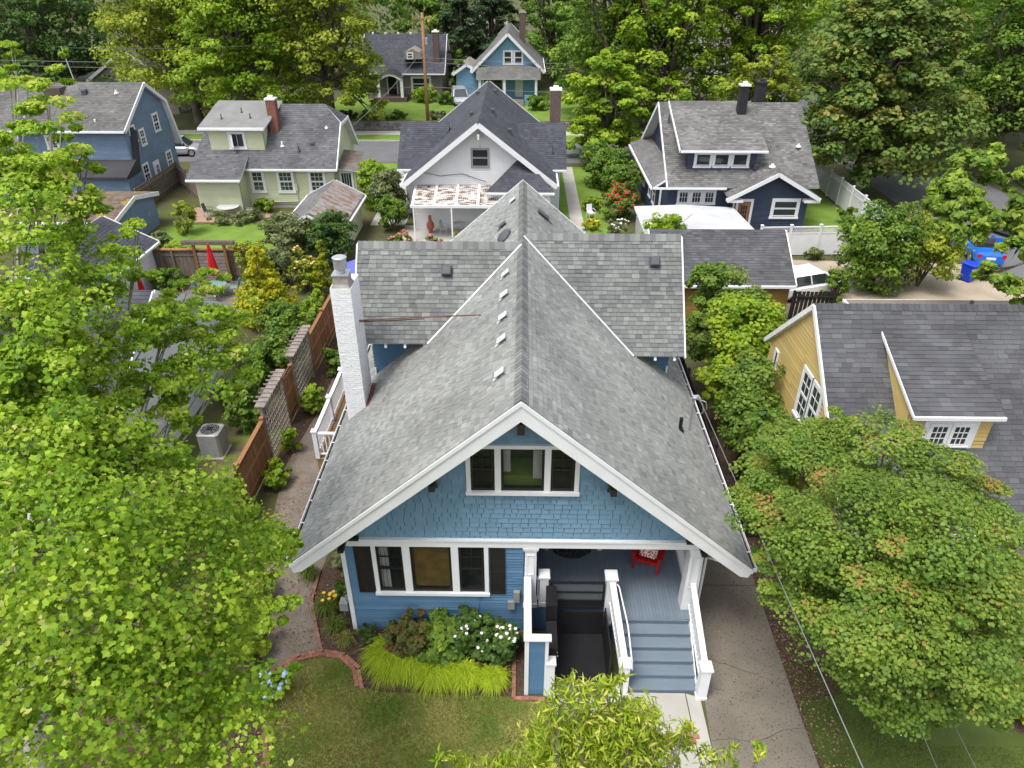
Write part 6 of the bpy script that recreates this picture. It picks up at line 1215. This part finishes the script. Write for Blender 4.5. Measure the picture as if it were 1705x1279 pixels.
for i, (px, py, r, h, n, lb) in enumerate([(655,1085,.78,.55,2000,'largest lime green grass mound at the left of the front bed'), (725,1112,.62,.48,1500,'second lime green grass mound from the left'), (775,1118,.52,.42,1100,'third lime green grass mound from the left'), (822,1122,.46,.38,800,'lime green grass mound below the white roses'), (690,1098,.62,.5,1200,'lime green grass mound filling between the two largest')]):
    p = atz(px, py, .15); blade_clump(p.x, p.y, r*1.05, h*1.1, int(n*1.5), 'hakone', lb, .014, seed=400+i, lean=(0,-.35))
for i, (px, py, r, h, n, lb, fl) in enumerate([(545,1010,.5,.55,420,'daylily clump with yellow flowers left of the corner board',('petal_yel',9)), (560,1042,.42,.5,320,'daylily clump below the yellow flowered one',None), (515,955,.4,.5,300,'daylily clump under the eave tip',None), (575,1065,.35,.4,240,'dry grassy tuft at the bed corner',None)]):
    p = atz(px, py, .1); blade_clump(p.x, p.y, r, h, n, 'grass' if 'dry' in lb else 'grass_gr', lb, .014, 'daylily' if 'daylily' in lb else 'grass_tuft', 420+i, fl)

# --- leaf litter on path, mulch and driveway edge
rng = np.random.default_rng(77); n = 5200
reg = [(-8.4,-6.4,12.6,20,900), (-6.4,-5.2,12.6,15,250), (5.0,8.4,17.3,24,900), (7.05,7.9,9,17,1100), (-9.2,-8.4,19,33,700), (-4.7,0,11.6,13.3,600), (4.9,7.0,8,17,260), (-7.4,-6.0,8.2,11.8,500)]
C = np.concatenate([np.stack([rng.uniform(a,b,k), rng.uniform(c,d,k), rng.uniform(.024,.04,k)], 1) for a,b,c,d,k in reg]); N = rng.normal(0,.25,(len(C),3)); N[:,2] = 1
V, k = place_leaves(C, N, rng.uniform(.03,.075,len(C)), KITE, rng); o = raw_mesh('leaf_litter', V, k, np.clip(rng.normal(.5,.25,len(C)),0,1), mat('dry_leaf', G(1), tone=[(0,(.06,.035,.02)),(.5,(.19,.12,.06)),(1,(.34,.27,.14))], rough=.9)); tag(o, 'scattered dry leaves and bark on path and mulch', 'leaf litter', kind='stuff')
# ================================================================ fences
cf = thing('cedar_fence', 'cedar board fence with two grey trellis panels left of the gravel path', 'fence', (-9.25, 26, 0)); FXc = -9.25
def cedar(y0, y1, h, cap=True):
    y = y0
    while y < y1-.02:
        piece('board', 'cedar', cf, (FXc-.012, FXc+.012), (y+.003, min(y+.14, y1)-.003), (.06, h-random.uniform(0, .015))); y += .142
    for z in (.35, h*.58, h-.22): piece('rail', 'cedar', cf, (FXc+.013, FXc+.055), (y0, y1), (z, z+.09))
    if cap: piece('cap_rail', 'cedar', cf, (FXc-.07, FXc+.08), (y0, y1), (h, h+.035))
def fpost(y, h): piece('post', 'cedar', cf, (FXc-.055, FXc+.055), (y-.055, y+.055), (0, h)); piece('post_cap', 'cedar', cf, (FXc-.075, FXc+.075), (y-.075, y+.075), (h, h+.04))
def trell(y0, y1, h):
    for y in (y0, y1): piece('trellis_post', 'trellis', cf, (FXc-.05, FXc+.06), (y-.05, y+.05), (0, h))
    n = int((y1-y0)/.2)
    for i in range(1, n): piece('trellis_bar', 'trellis', cf, (FXc+.0, FXc+.03), (y0+(y1-y0)*i/n-.016, y0+(y1-y0)*i/n+.016), (.25, h))
    for k in range(9): z = .3+(h-.4)*k/8; piece('trellis_rail', 'trellis', cf, (FXc+.031, FXc+.06), (y0, y1), (z-.03, z+.03))
    piece('trellis_top', 'trellis', cf, (FXc-.16, FXc+.2), (y0-.15, y1+.15), (h, h+.05))
    for i in range(8): yy = y0+(y1-y0)*(i+.5)/8; piece('trellis_finial', 'trellis', cf, (FXc-.28, FXc+.25), (yy-.02, yy+.02), (h+.051, h+.10))
cedar(15.5, 20.9, 1.95); trell(21.0, 23.3, 2.5); cedar(23.4, 24.6, 2.15, False); trell(24.7, 27.1, 2.45); cedar(27.2, 34.6, 1.95)
for y in (15.5, 18.2, 20.85): fpost(y, 2.05)
for y in (23.45, 24.5, 27.25, 29.6, 32.0, 34.6): fpost(y, 2.1)
def board_fence(name, label, p, q, h, m, step=.145, group=None, gap=.006, rails=True, joined=False):
    p, q = Vector((*p, 0)), Vector((*q, 0)); d = (q-p).normalized(); n = d.cross(Vector((0,0,1))); t = thing(name, label, 'fence', p, group); L_ = (q-p).length; k = int(L_/step); rd = random.Random(k); mb = MB()
    for i in range(k):
        a = p+d*(i*step+gap); b_ = p+d*((i+1)*step-gap); c = (a+b_)/2; w_ = (b_-a).length; hh = h-rd.uniform(0, .03)
        if joined: mb.beam(c+Vector((0,0,.05)), c+Vector((0,0,hh)), .022, w_, up=d)
        else: bar('board', m, t, c+Vector((0,0,.05)), c+Vector((0,0,hh)), .022, w_, up=d)
    if joined: mb.build('board', m, t, kind='stuff')
    s = 0
    while s <= L_+.01: c = p+d*s; bar('post', m, t, c+n*.07, c+n*.07+Vector((0,0,h+.06)), .1, .1, up=d); s += L_/max(1, round(L_/2.4))
    if rails:
        for z in (.4, h-.3): bar('rail', m, t, p+n*.035+Vector((0,0,z)), q+n*.035+Vector((0,0,z)), .04, .09)
    return t
board_fence('board_fence', 'dark stained board fence between the bungalow and the small maples', (6.6, 17.3), (6.75, 27.5), 1.8, 'darkwood'); board_fence('board_fence', 'short dark fence closing the gap beside the bungalow', (6.55, 17.25), (8.7, 17.25), 1.7, 'darkwood')
board_fence('board_fence', 'dark picket gate between ochre garage and yellow house', (13.35, 32.4), (15.4, 32.4), 1.9, 'darkwood', .2, gap=.02)
board_fence('board_fence', 'weathered grey fence beside the mossy shed', (-27.1, 42.0), (-27.2, 56.2), 1.8, 'oldwood', joined=True); board_fence('board_fence', 'weathered fence meeting the pale green house corner', (-27.2, 56.2), (-23.9, 51.9), 1.8, 'oldwood', joined=True)
rf = board_fence('board_fence', 'brown board fence with arbour gate behind the red parasol', (-21.6, 37.4), (-15.4, 37.5), 1.9, 'oldwood', .16); piece('cap_rail', 'cedar', rf, (-21.6, -15.4), (37.3, 37.5), (1.9, 1.96))
for x in (-18.15, -16.45): piece('arbour_post', 'cedar', rf, (x-.07, x+.07), (37.15, 37.29), (0, 2.35))
piece('arbour_beam', 'oldwood', rf, (-18.75, -15.85), (37.1, 37.16), (2.3, 2.5)); piece('arbour_beam', 'oldwood', rf, (-18.75, -15.85), (37.3, 37.36), (2.3, 2.5))
for i in range(8): piece('gate_slat', 'trellis', rf, (-18.05, -16.55), (37.2, 37.24), (.15+i*.21, .33+i*.21))
def vinyl_fence(label, p, q, h, spans):
    p, q = Vector((*p, 0)), Vector((*q, 0)); d = (q-p).normalized(); L_ = (q-p).length; t = thing('vinyl_fence', label, 'fence', p, 'white vinyl fences'); n = d.cross(Vector((0,0,1)))
    for i in range(spans+1):
        c = p+d*(L_*i/spans); bar('post', 'white', t, c, c+Vector((0,0,h+.1)), .13, .13, up=d); bar('post_cap', 'white', t, c+Vector((0,0,h+.1)), c+Vector((0,0,h+.16)), .17, .17, up=d)
    for i in range(spans):
        a, b_ = p+d*(L_*i/spans+.07), p+d*(L_*(i+1)/spans-.07); hz = h-.42; bar('panel', 'white', t, (a+b_)/2+Vector((0,0,.08)), (a+b_)/2+Vector((0,0,hz)), .04, (b_-a).length, up=d)
        for z in (hz+.035, h): bar('rail', 'white', t, a+Vector((0,0,z)), b_+Vector((0,0,z)), .07, .07)
        m = MB(); w_ = (b_-a).length; k = int(w_/.13)
        for j in range(-3, k):
            for sg in (0, 1):
                s0, s1 = j*.13, j*.13+.34; z0, z1 = (hz+.07, h-.04) if sg == 0 else (h-.04, hz+.07)
                if s0 < 0: f = -s0/.34; s0 = 0; z0 = z0+(z1-z0)*f
                if s1 > w_: f = (w_-s0)/(s1-s0); s1 = w_; z1 = z0+(z1-z0)*f
                if s1-s0 > .03: m.beam(a+d*s0+Vector((0,0,z0))+n*(.008*(1-2*sg)), a+d*s1+Vector((0,0,z1))+n*(.008*(1-2*sg)), .012, .035, up=n)
        m.build('lattice', 'white', t, kind='stuff')
vinyl_fence('white lattice topped fence before the navy extension', (14.4, 41.7), (19.8, 42.0), 1.85, 3); vinyl_fence('long white lattice topped fence along the navy house lawn', (23.0, 43.5), (23.15, 58.5), 1.85, 7)
sw = thing('stone_wall', 'low dry stone retaining wall along the far pavement', 'wall', (-12, 76, 0)); rd = random.Random(5)
for row in range(2):
    x = -24.0+row*.3
    while x < 6:
        w_ = rd.uniform(.45, .9); piece('stone', 'stone', sw, (x, x+w_-.03), (75.9+rd.uniform(0,.06), 76.6), (.0+row*.36, .34+row*.36+rd.uniform(-.02,.02))); x += w_
piece('backfill', 'soil', sw, (-24, 6), (76.6, 77.25), (0, .66))

# ================================================================ platform lift and porch things
lift = thing('platform_lift', 'black wheelchair platform lift beside the porch steps', 'lift', (1.6, 12.4, 0))
b = MB(); b.box(.98, 2.30, 11.75, 13.28, .03, .10); b.build('platform', 'black', lift); b = MB(); b.prism([(.98, 11.35, .03), (2.30, 11.35, .03), (2.30, 11.75, .10), (.98, 11.75, .10)], (0, 0, -.02)); b.build('ramp', 'vent_dk', lift)
b = MB(); b.box(.74, .97, 12.0, 13.3, .0, 1.35); b.box(.70, .98, 12.65, 13.32, 1.35, 1.95); b.build('tower', 'black', lift); b = MB(); b.box(.70, .97, 11.75, 12.6, 1.36, 1.42); b.build('side_panel', 'black', lift); b = MB(); b.box(2.31, 2.35, 11.8, 13.3, .05, 1.15); b.build('side_panel', 'black', lift); b = MB(); b.box(.98, 2.30, 13.29, 13.36, .0, .98); b.build('back_panel', 'black', lift)
for i in range(5): b = MB(); b.lathe((.98, 11.85+i*.2, 1.0-.12*i), [(.0,-.02), (.018,-.015), (.018,.015), (0,.02)], 8); b.build('bolt', 'alum', lift)
gt = thing('lift_gate', 'black metal gate with smoked panels between two white newel posts', 'gate', (1.55, 13.5, 1.0))
for p, q in (((.84,13.42,1.0), (.84,13.42,1.98)), ((2.26,13.42,1.0), (2.26,13.42,1.98)), ((.84,13.42,1.97), (2.26,13.42,1.97)), ((.84,13.42,1.62), (2.26,13.42,1.62)), ((.84,13.42,1.3), (2.26,13.42,1.3)), ((.84,13.42,1.03), (2.26,13.42,1.03))): bar('frame', 'black', gt, p, q, .05, .055, up=(0,1,0))
piece('panel', 'smoked', gt, (.87, 2.23), (13.415, 13.425), (1.65, 1.94)); piece('panel', 'smoked', gt, (.87, 2.23), (13.415, 13.425), (1.33, 1.59)); piece('kick_plate', 'black', gt, (.87, 2.23), (13.41, 13.43), (1.06, 1.27))
b = MB(); b.prism([(1.55+.62*math.cos(a), 15.72+.48*math.sin(a), 1.004) for a in [2*math.pi*i/28 for i in range(28)]], (0,0,.016)); tag(b.build('doormat', 'mat_rug'), 'dark oval doormat on the grey porch floor', 'doormat')
def potted(x, y, z, label):
    t = thing('potted_plant', label, 'plant pot', (x, y, z), 'porch pots'); b = MB(); b.lathe((x, y, z), [(.10,0), (.15,.2), (.165,.22), (.165,.26), (.13,.26)], 14); b.build('pot', 'offwhite', t)
    rng = np.random.default_rng(int(x*10)); C, N, S, T, cc = leaf_cloud([(x, y, z+.42, .2, .2, .2)], 500, .07, rng); V, k = place_leaves(C, N, S, KITE, rng); raw_mesh('foliage', V, k, T, LEAF['greygreen'], t)['kind'] = 'stuff'
potted(.80, 15.68, 1.0, 'potted plant left of the oval doormat'); potted(2.38, 15.68, 1.0, 'potted plant right of the oval doormat')
# red adirondack chair
ac = thing('adirondack_chair', 'red adirondack chair with patterned cushion on the porch', 'chair', (0, 0, 0))
for i in range(6): bar('seat_slat', 'red', ac, (-.27, -.28+i*.095, .36-i*.028), (.27, -.28+i*.095, .36-i*.028), .085, .02)
for i in range(6): x = -.23+i*.092; bar('back_slat', 'red', ac, (x, .24, .2), (x*1.15, .52, .95-.06*abs(i-2.5)), .085, .02, up=(0,1,0))
for sx in (-1, 1):
    bar('front_leg', 'red', ac, (sx*.31, -.30, 0), (sx*.31, -.30, .54), .05, .09, up=(0,1,0)); bar('rear_leg', 'red', ac, (sx*.28, -.3, .33), (sx*.28, .62, .02), .03, .12); bar('arm', 'red', ac, (sx*.33, -.38, .56), (sx*.33, .42, .56), .13, .025)
bar('back_brace', 'red', ac, (-.36, .38, .55), (.36, .38, .55), .05, .04); bar('apron', 'red', ac, (-.31, -.31, .32), (.31, -.31, .32), .025, .1)
b = MB(); b.loft([[(-.22*s, .15+.08*h-.0, .42+.38*h+dz) for h in (0,)] for s, dz in ((1,0),)]) if 0 else b.loft([[(-.22*s, -.16+d, .40), (.22*s, -.16+d, .40), (.22*s, .12+d, .64), (-.22*s, .12+d, .64)] for s, d in ((.8,-.07), (1,-.02), (1,.03), (.8,.06))]); b.build('cushion', 'cushion', ac)
ac.scale = (1.15,)*3; ac.location = (3.75, 15.12, 1.0); ac.rotation_euler = (0, 0, math.radians(-22))
# service drop and other cables
def cable(name, label, p, q, sag, r=.012, m='wire', n=18):
    p, q = Vector(p), Vector(q); b = MB(); b.tube([p.lerp(q, i/n)-Vector((0,0,4*sag*(i/n)*(1-i/n))) for i in range(n+1)], r, 5); tag(b.build(name, m), label, 'cable', 'overhead cables')
pe = atz(1440, 1279, 6.3); ps = Vector((5.27, 17.77, 5.0)); d_ = pe-ps; pe2 = ps+d_*2.2
cable('service_cable', 'grey service cable running from roof mast over the driveway', ps, pe2, .05, .010)
for a_, c_, lb in (((1525,1195), (1560,1279), 'thin cable crossing the right lawn, left strand'), ((1575,1180), (1625,1279), 'thin cable crossing the right lawn, right strand')):
    A_, C_ = atz(*a_, 4.2), atz(*c_, 5.6); cable('thin_cable', lb, A_-(C_-A_)*1.5, C_+(C_-A_)*2, 0, .006)
up_ = thing('utility_pole', 'tall brown wooden utility pole behind the white house', 'utility pole', (-9.95, 77.6, 0)); b = MB(); b.tube([(-9.95,77.6,-.1), (-9.95,77.6,5), (-9.9,77.6,10.6)], [.19,.165,.13], 10); b.build('pole', 'pole', up_, smooth=True)
b = MB(); b.beam((-10.9,77.5,10.1), (-8.9,77.5,10.1), .1, .12); b.build('crossarm', 'pole', up_)
for x in (-10.8, -10.2, -9.5, -9.0): b = MB(); b.lathe((x, 77.5, 10.16), [(.03,0), (.05,.05), (.04,.14), (.02,.18)], 8); b.build('insulator', 'acgrey', up_)
b = MB(); b.lathe((-9.6,77.35,7.8), [(.05,0), (.16,.02), (.16,.6), (.05,.64)], 10); b.build('transformer', 'acgrey', up_)
for i, (z, s, lb) in enumerate(((6.6,.5,'upper'), (6.2,.6,'middle'), (3.9,.5,'lower'))):
    cable('street_cable', lb+' street cable running left from the utility pole', (-9.95,77.5,z), (-60,74.5,z+.4), s, .022); cable('street_cable', lb+' street cable running right from the utility pole', (-9.95,77.5,z), (40,76.5,z-.3), s, .022)
cable('service_cable', 'slanting cable from utility pole to the pale green house', (-9.95,77.4,7.4), (-13.1,57.6,4.4), .3, .018); cable('service_cable', 'thin cable from peeling blue house mast to the street', (-32.6,54.8,10.1), (-20,77,8.2), .3, .015)

# ================================================================ yard things
acu = thing('air_conditioner', 'grey outdoor air conditioner with round fan grille beside the white house', 'air conditioner', (-11.55, 21.5, 0)); X0, Y0 = -11.55, 21.5; w_ = .4
b = MB(); b.box(X0-w_-.06, X0+w_+.06, Y0-w_-.06, Y0+w_+.06, 0, .06); b.build('pad', 'concrete', acu)
b = MB(); oct_ = lambda s, z: [(X0+s*x, Y0+s*y, z) for x, y in ((-1,-.8), (-.8,-1), (.8,-1), (1,-.8), (1,.8), (.8,1), (-.8,1), (-1,.8))]; b.loft([oct_(w_, .06), oct_(w_, .98), oct_(w_*1.03, .99), oct_(w_*1.03, 1.05), oct_(w_*.9, 1.08)]); cab = b.build('cabinet', 'acgrey', acu)
for k in range(26): z = .12+k*.033; b = MB() if k == 0 else b; b.loft([oct_(w_*1.012, z), oct_(w_*1.012, z+.012)])
b.build('louvre', 'acgrey', acu, kind='stuff')
b = MB(); b.lathe((X0, Y0, 1.081), [(.33,0), (.33,.012), (.30,.014), (.05,.02)], 24); b.build('fan_well', 'black', acu); b = MB()
for k in range(5): b.tube([(X0+.07*(k+1)*math.cos(a), Y0+.07*(k+1)*math.sin(a), 1.112) for a in [j*math.pi/12 for j in range(25)]], .006, 4, False)
for k in range(10): a = k*math.pi/5; b.tube([(X0, Y0, 1.115), (X0+.36*math.cos(a), Y0+.36*math.sin(a), 1.10)], .006, 4)
b.build('grille', 'acgrey', acu)
b = MB(); b.loft([[(X0+.0*0+x*s, Y0+y*s, z) for x, y in ((-.12,-.12), (.12,-.12), (.12,.12), (-.12,.12))] for s, z in ((1,1.104), (1,1.12))]); b.build('motor', 'black', acu)
def parasol(x, y, label, m, z0=1.05, z1=2.75, r=.22, closed=True, group=None):
    t = thing('parasol', label, 'parasol', (x, y, 0), group); b = MB(); b.tube([(x,y,.0), (x,y,z1+.1)], .022, 8); b.build('pole', 'metal', t); b = MB(); b.lathe((x,y,0), [(.26,0), (.26,.05), (.06,.08), (.05,.3)], 16); b.build('base', 'vent_dk', t); b = MB()
    if closed:
        n = 20; b.loft([[(x+rr*(1+.18*math.cos(8*a))*math.cos(a), y+rr*(1+.18*math.cos(8*a))*math.sin(a), z) for a in [2*math.pi*i/n for i in range(n)]] for rr, z in ((r*1.1,z0), (r*1.15,z0+.25), (r*.85,z0+.8), (r*.45,z1-.35), (r*.5,z1-.3), (r*.25,z1), (.02,z1+.05))])
        b.build('canopy', m, t, smooth=False)
    else:
        n = 8; top = (x, y, z1); rim = [(x+r*math.cos(2*math.pi*i/n), y+r*math.sin(2*math.pi*i/n), z0) for i in range(n)]
        for i in range(n): b.poly((rim[i], rim[(i+1)%n], top))
        for i in range(n): b.poly((rim[(i+1)%n], rim[i], (x, y, z1-.04)))
        b.build('canopy', m, t)
parasol(-16.75, 36.0, 'closed red parasol standing at the round patio table', 'redcloth'); parasol(-8.6, 34.9, 'open blue parasol behind the chimney', 'bluecloth', 1.9, 2.45, 1.15, False); parasol(-20.2, 34.6, 'small folded red parasol behind the white gable', 'redcloth', .5, 1.3, .12)
def round_table(x, y, label, r=.6, m='tealmetal', h=.72):
    t = thing('patio_table', label, 'table', (x, y, 0)); b = MB(); b.lathe((x,y,h), [(r,0), (r+.01,.01), (r,.025)], 26); b.build('tabletop', m, t)
    for i in range(4): a = i*math.pi/2+.5; b = MB(); b.tube([(x+.6*r*math.cos(a), y+.6*r*math.sin(a), h), (x+.75*r*math.cos(a), y+.75*r*math.sin(a), 0)], .015, 6); b.build('leg', m, t)
round_table(-16.6, 35.4, 'round teal metal patio table under the red parasol'); round_table(-20.6, 48.7, 'oval glass table on the brick patio', .75, 'palehouse'); round_table(-4.2, 45.4, 'small table under the patio canopy', .45, 'palehouse')
def garden_chair(x, y, rz, label, m, group):
    t = thing('garden_chair', label, 'chair', (0, 0, 0), group); s = .22; b = MB(); b.box(-s, s, -s, s, .42, .45); b.build('seat', m, t)
    b = MB(); b.prism([(-s, s, .45), (s, s, .45), (s*.9, s+.12, .95), (-s*.9, s+.12, .95)], (0, .025, 0)); b.build('backrest', m, t)
    for sx in (-1, 1):
        for sy in (-1, 1): b = MB(); b.tube([(sx*s, sy*s, .42), (sx*s*1.1, sy*s*1.15, 0)], .014, 6); b.build('leg', m, t)
        b = MB(); b.tube([(sx*(s+.03), -s, .42), (sx*(s+.03), -s, .64), (sx*(s+.03), s+.05, .66)], .014, 6); b.build('arm', m, t)
    t.location = (x, y, 0); t.rotation_euler = (0, 0, rz)
for x, y, r_, lb, m in ((-17.5,35.5,1.5,'teal chair left of the round patio table','tealmetal'), (-15.7,35.7,-1.5,'teal chair right of the round patio table','tealmetal'), (-16.5,34.6,3.1,'pale chair on the near side of the round patio table','palehouse'), (-15.3,36.4,-1.0,'teal chair nearest the arbour gate','tealmetal'), (-19.0,36.1,.3,'white folding chair near the leafy board fence','offwhite'),
                        (-22.0,48.6,1.5,'brown patio chair left of the oval glass table','vent_dk'), (-20.9,49.6,0,'cane chair behind the oval glass table','trellis'), (-19.2,48.9,-1.4,'grey patio chair right of the oval glass table','acgrey'), (4.75,48.6,.4,'white plastic chair on the garden walk','white'), (-5.1,45.3,1.2,'pale chair left of the canopy table','palehouse'), (-3.2,45.4,-1.2,'pale chair right of the canopy table','palehouse')): garden_chair(x, y, r_, lb, m, 'garden chairs')
b = MB(); b.lathe((-22.9,46.9,0), [(.14,0), (.2,.3), (.21,.33), (.17,.33)], 14); tag(b.build('garden_pot', 'blueplastic'), 'cobalt blue garden pot at the patio edge', 'pot')
b = MB(); b.lathe((-6.1,45.6,0), [(.12,0), (.15,.25), (.24,.35), (.26,.6), (.12,.85), (.09,1.2), (.07,1.2)], 14); tag(b.build('chiminea', 'terracotta'), 'rusty chiminea under the patio canopy', 'chiminea')
gm = thing('gas_meter', 'grey gas meter beside the left corner board', 'gas meter', (-4.95, 13.9, 0)); b = MB(); b.box(-5.08, -4.84, 13.75, 14.0, .35, .65); b.build('body', 'acgrey', gm); b = MB(); b.tube([(-5.0,13.87,0), (-5.0,13.87,.35)], .025, 6); b.tube([(-4.9,13.87,.65), (-4.9,13.87,.85), (-4.72,13.87,.85)], .025, 6); b.build('pipe', 'acgrey', gm)
def wheelie_bin(x, y, rz, label, m):
    t = thing('wheeled_bin', label, 'bin', (0, 0, 0)); b = MB(); b.loft([[(-w, -d, z), (w, -d, z), (w, d, z), (-w, d, z)] for w, d, z in ((.24,.28,.08), (.30,.36,.95), (.32,.38,.96), (.32,.38,1.0))]); b.build('body', m, t); b = MB(); b.loft([[(-w, -d, z), (w, -d, z), (w, d+.05, z), (-w, d+.05, z)] for w, d, z in ((.33,.40,1.0), (.33,.40,1.03), (.26,.32,1.1))]); b.build('lid', m, t)
    for s in (-1, 1): b = MB(); b.tube([(s*.24,.3,.13), (s*.31,.3,.13)], .13, 14); b.build('wheel', 'tyre', t)
    b = MB(); b.tube([(-.26,.46,.97), (.26,.46,.97)], .018, 6); b.build('handle', m, t); t.location = (x, y, 0); t.rotation_euler = (0, 0, rz)
wheelie_bin(25.35, 38.2, .5, 'blue wheeled recycling bin beside the blue car', 'blueplastic')

# ================================================================ vehicles (nose along +x)
def car(name, label, loc, rz, paint, kind='hatch', doors=False, L=4.2, W=1.75, H=1.48):
    t = thing(name, label, 'car' if kind != 'pickup' else 'pickup truck', (0, 0, 0)); hw = W/2; belt = .92 if kind != 'pickup' else 1.08; gl = .22
    def ring(x, w0, w1, zb, zt): return [(x, -w0*.9, zb), (x, -w0, zb+.18), (x, -w0, zt-.16), (x, -w1*.86, zt), (x, w1*.86, zt), (x, w0, zt-.16), (x, w0, zb+.18), (x, w0*.9, zb)]
    f = L/2; hood = belt-.06; prof = [(-f, .86, belt-.18 if kind != 'pickup' else belt-.02), (-f+.12, .96, belt), (-f+.9, 1, belt+.02), (0, 1, belt+.02), (f-1.25, 1, belt+.0), (f-.5, .95, hood-.06), (f-.1, .88, hood-.2), (f, .8, hood-.32)]
    b = MB(); b.loft([ring(x, hw*k, hw*k, gl+.02*(abs(x) > f-.2), z) for x, k, z in prof]); b.build('body', paint, t, smooth=False)
    if kind == 'hatch': c0, c1, c2, c3 = -f+.15, -f+.65, .35, 1.05
    elif kind == 'suv': c0, c1, c2, c3 = -f+.12, -f+.35, .45, 1.15
    elif kind == 'pickup': c0, c1, c2, c3 = -.35, -.15, .75, 1.4
    else: c0, c1, c2, c3 = .35, .5, .55, 1.1
    if kind != 'convertible':
        b = MB(); a = hw*.93; r_ = hw*.76; b.loft([[(c0,-a,belt), (c0,a,belt), (c3,a,belt), (c3,-a,belt)], [(c1,-r_,H-.06), (c1,r_,H-.06), (c2,r_,H-.06), (c2,-r_,H-.06)]]); b.build('windows', 'pane_dk', t)
        b = MB(); b.loft([[(c1-.05,-r_-.03,H-.06), (c1-.05,r_+.03,H-.06), (c2+.08,r_+.03,H-.06), (c2+.08,-r_-.03,H-.06)], [(c1+.1,-r_+.1,H), (c1+.1,r_-.1,H), (c2-.1,r_-.1,H), (c2-.1,-r_+.1,H)]]); b.build('roof', paint, t)
        for s in (-1, 1):
            for (xa, xb) in ((c0, c1), (c3, c2), ((c0+c3)/2, (c1+c2)/2)): bar('pillar', paint, t, (xa, s*a, belt), (xb, s*(r_+.01), H-.05), .06, .05)
    else:
        b = MB(); b.prism([(c3,-hw*.85,belt), (c3,hw*.85,belt), (c2,hw*.72,H-.08), (c2,-hw*.72,H-.08)], (.03,0,0)); b.build('windscreen', 'smoked', t); b = MB(); b.box(-1.0, .9, -hw*.8, hw*.8, belt-.25, belt+.025); b.build('cabin', 'black', t)
        for s in (-.4, .4): b = MB(); b.loft([[(x-.25, s-.24, z), (x+.25, s-.24, z), (x+.25, s+.24, z), (x-.25, s+.24, z)] for x, z in ((.0,.7), (-.02,.95))]); b.loft([[(-.3, s-.22, z), (-.18, s-.22, z), (-.18, s+.22, z), (-.3, s+.22, z)] for z in (.95, 1.3)]); b.build('seat', 'vent_dk', t)
    if kind == 'pickup': b = MB(); b.box(-f+.1, -.4, -hw*.88, hw*.88, belt+.0, belt+.05); b.build('tonneau', 'vent_dk', t)
    for sx, x in ((1, f-.78), (-1, -f+.75)):
        for s in (-1, 1):
            y = s*(hw-.09); R_ = .33 if kind != 'pickup' else .40; n = 20; ring_ = lambda yy, rr: [(x+rr*math.cos(2*math.pi*i/n), yy, R_+rr*math.sin(2*math.pi*i/n)) for i in range(n)]
            b = MB(); b.loft([ring_(y-.1, R_*.9), ring_(y-.09, R_), ring_(y+.09, R_), ring_(y+.11, R_*.9)]); w_ = b.build('tyre', 'tyre', t); b = MB(); b.loft([ring_(y+s*.10, R_*.66), ring_(y+s*.122, R_*.62), ring_(y+s*.115, .06)]); b.build('rim', 'rim', w_)
    for s in (-1, 1):
        piece('headlight', 'lightclear', t, (f-.22, f-.06), (s*hw*.62-.16, s*hw*.62+.16), (hood-.32, hood-.18)); piece('tail_light', 'lightred', t, (-f-.01, -f+.14), (s*hw*.78-.12, s*hw*.78+.1), (belt-.30, belt-.1))
        bar('mirror', paint, t, (c3-.15, s*(hw+.02), belt+.1), (c3-.15, s*(hw+.18), belt+.1), .1, .13)
    piece('number_plate', 'white', t, (-f-.02, -f+.02), (-.26, .26), (.52, .66)); piece('bumper', paint if kind != 'pickup' else 'alum', t, (-f-.06, -f+.1), (-hw*.86, hw*.86), (.3, .5))
    if doors:
        for s in (-1, 1):
            p = Vector((1.0, s*hw, 0)); q = p+Vector((-.42, s*.95, 0)); bar('door', paint, t, (p+q)/2+Vector((0,0,.32)), (p+q)/2+Vector((0,0,.98)), .09, (q-p).length, up=(q-p).normalized())
    t.location = (loc[0], loc[1], .02); t.rotation_euler = (0, 0, rz); return t
car('convertible_car', 'bright blue convertible with both doors open beside the blue bin', (27.9, 41.9), math.radians(80), 'carblue', 'convertible', True, 3.8, 1.7, 1.4)
car('pickup_truck', 'dark grey pickup truck parked at the right edge', (32.3, 45.6), math.radians(118), 'cargrey', 'pickup', L=5.3, W=1.95, H=1.85)
car('white_car', 'white car half hidden behind the evergreen bush', (15.6, 36.3), math.radians(20), 'carwhite', 'hatch'); p = atz(300, 258); car('silver_car', 'silver car parked on the street behind the peeling blue house', (p.x, p.y), 0.1, 'carsilver', 'suv', H=1.6); p = atz(766, 172, .5); t = car('silver_car', 'silver car parked in the driveway of the far brown house', (p.x, p.y), math.radians(-80), 'carsilver', 'suv', H=1.65); t.location.z = .52
p = atz(383, 172); car('grey_car', 'grey car parked behind the tall yellow green tree', (p.x, p.y), .2, 'cargrey', 'suv', H=1.6)
print('objects', len(bpy.data.objects), 'tris', sum(len(o.data.loop_triangles) if False else len(o.data.polygons) for o in bpy.data.objects if o.type == 'MESH'))
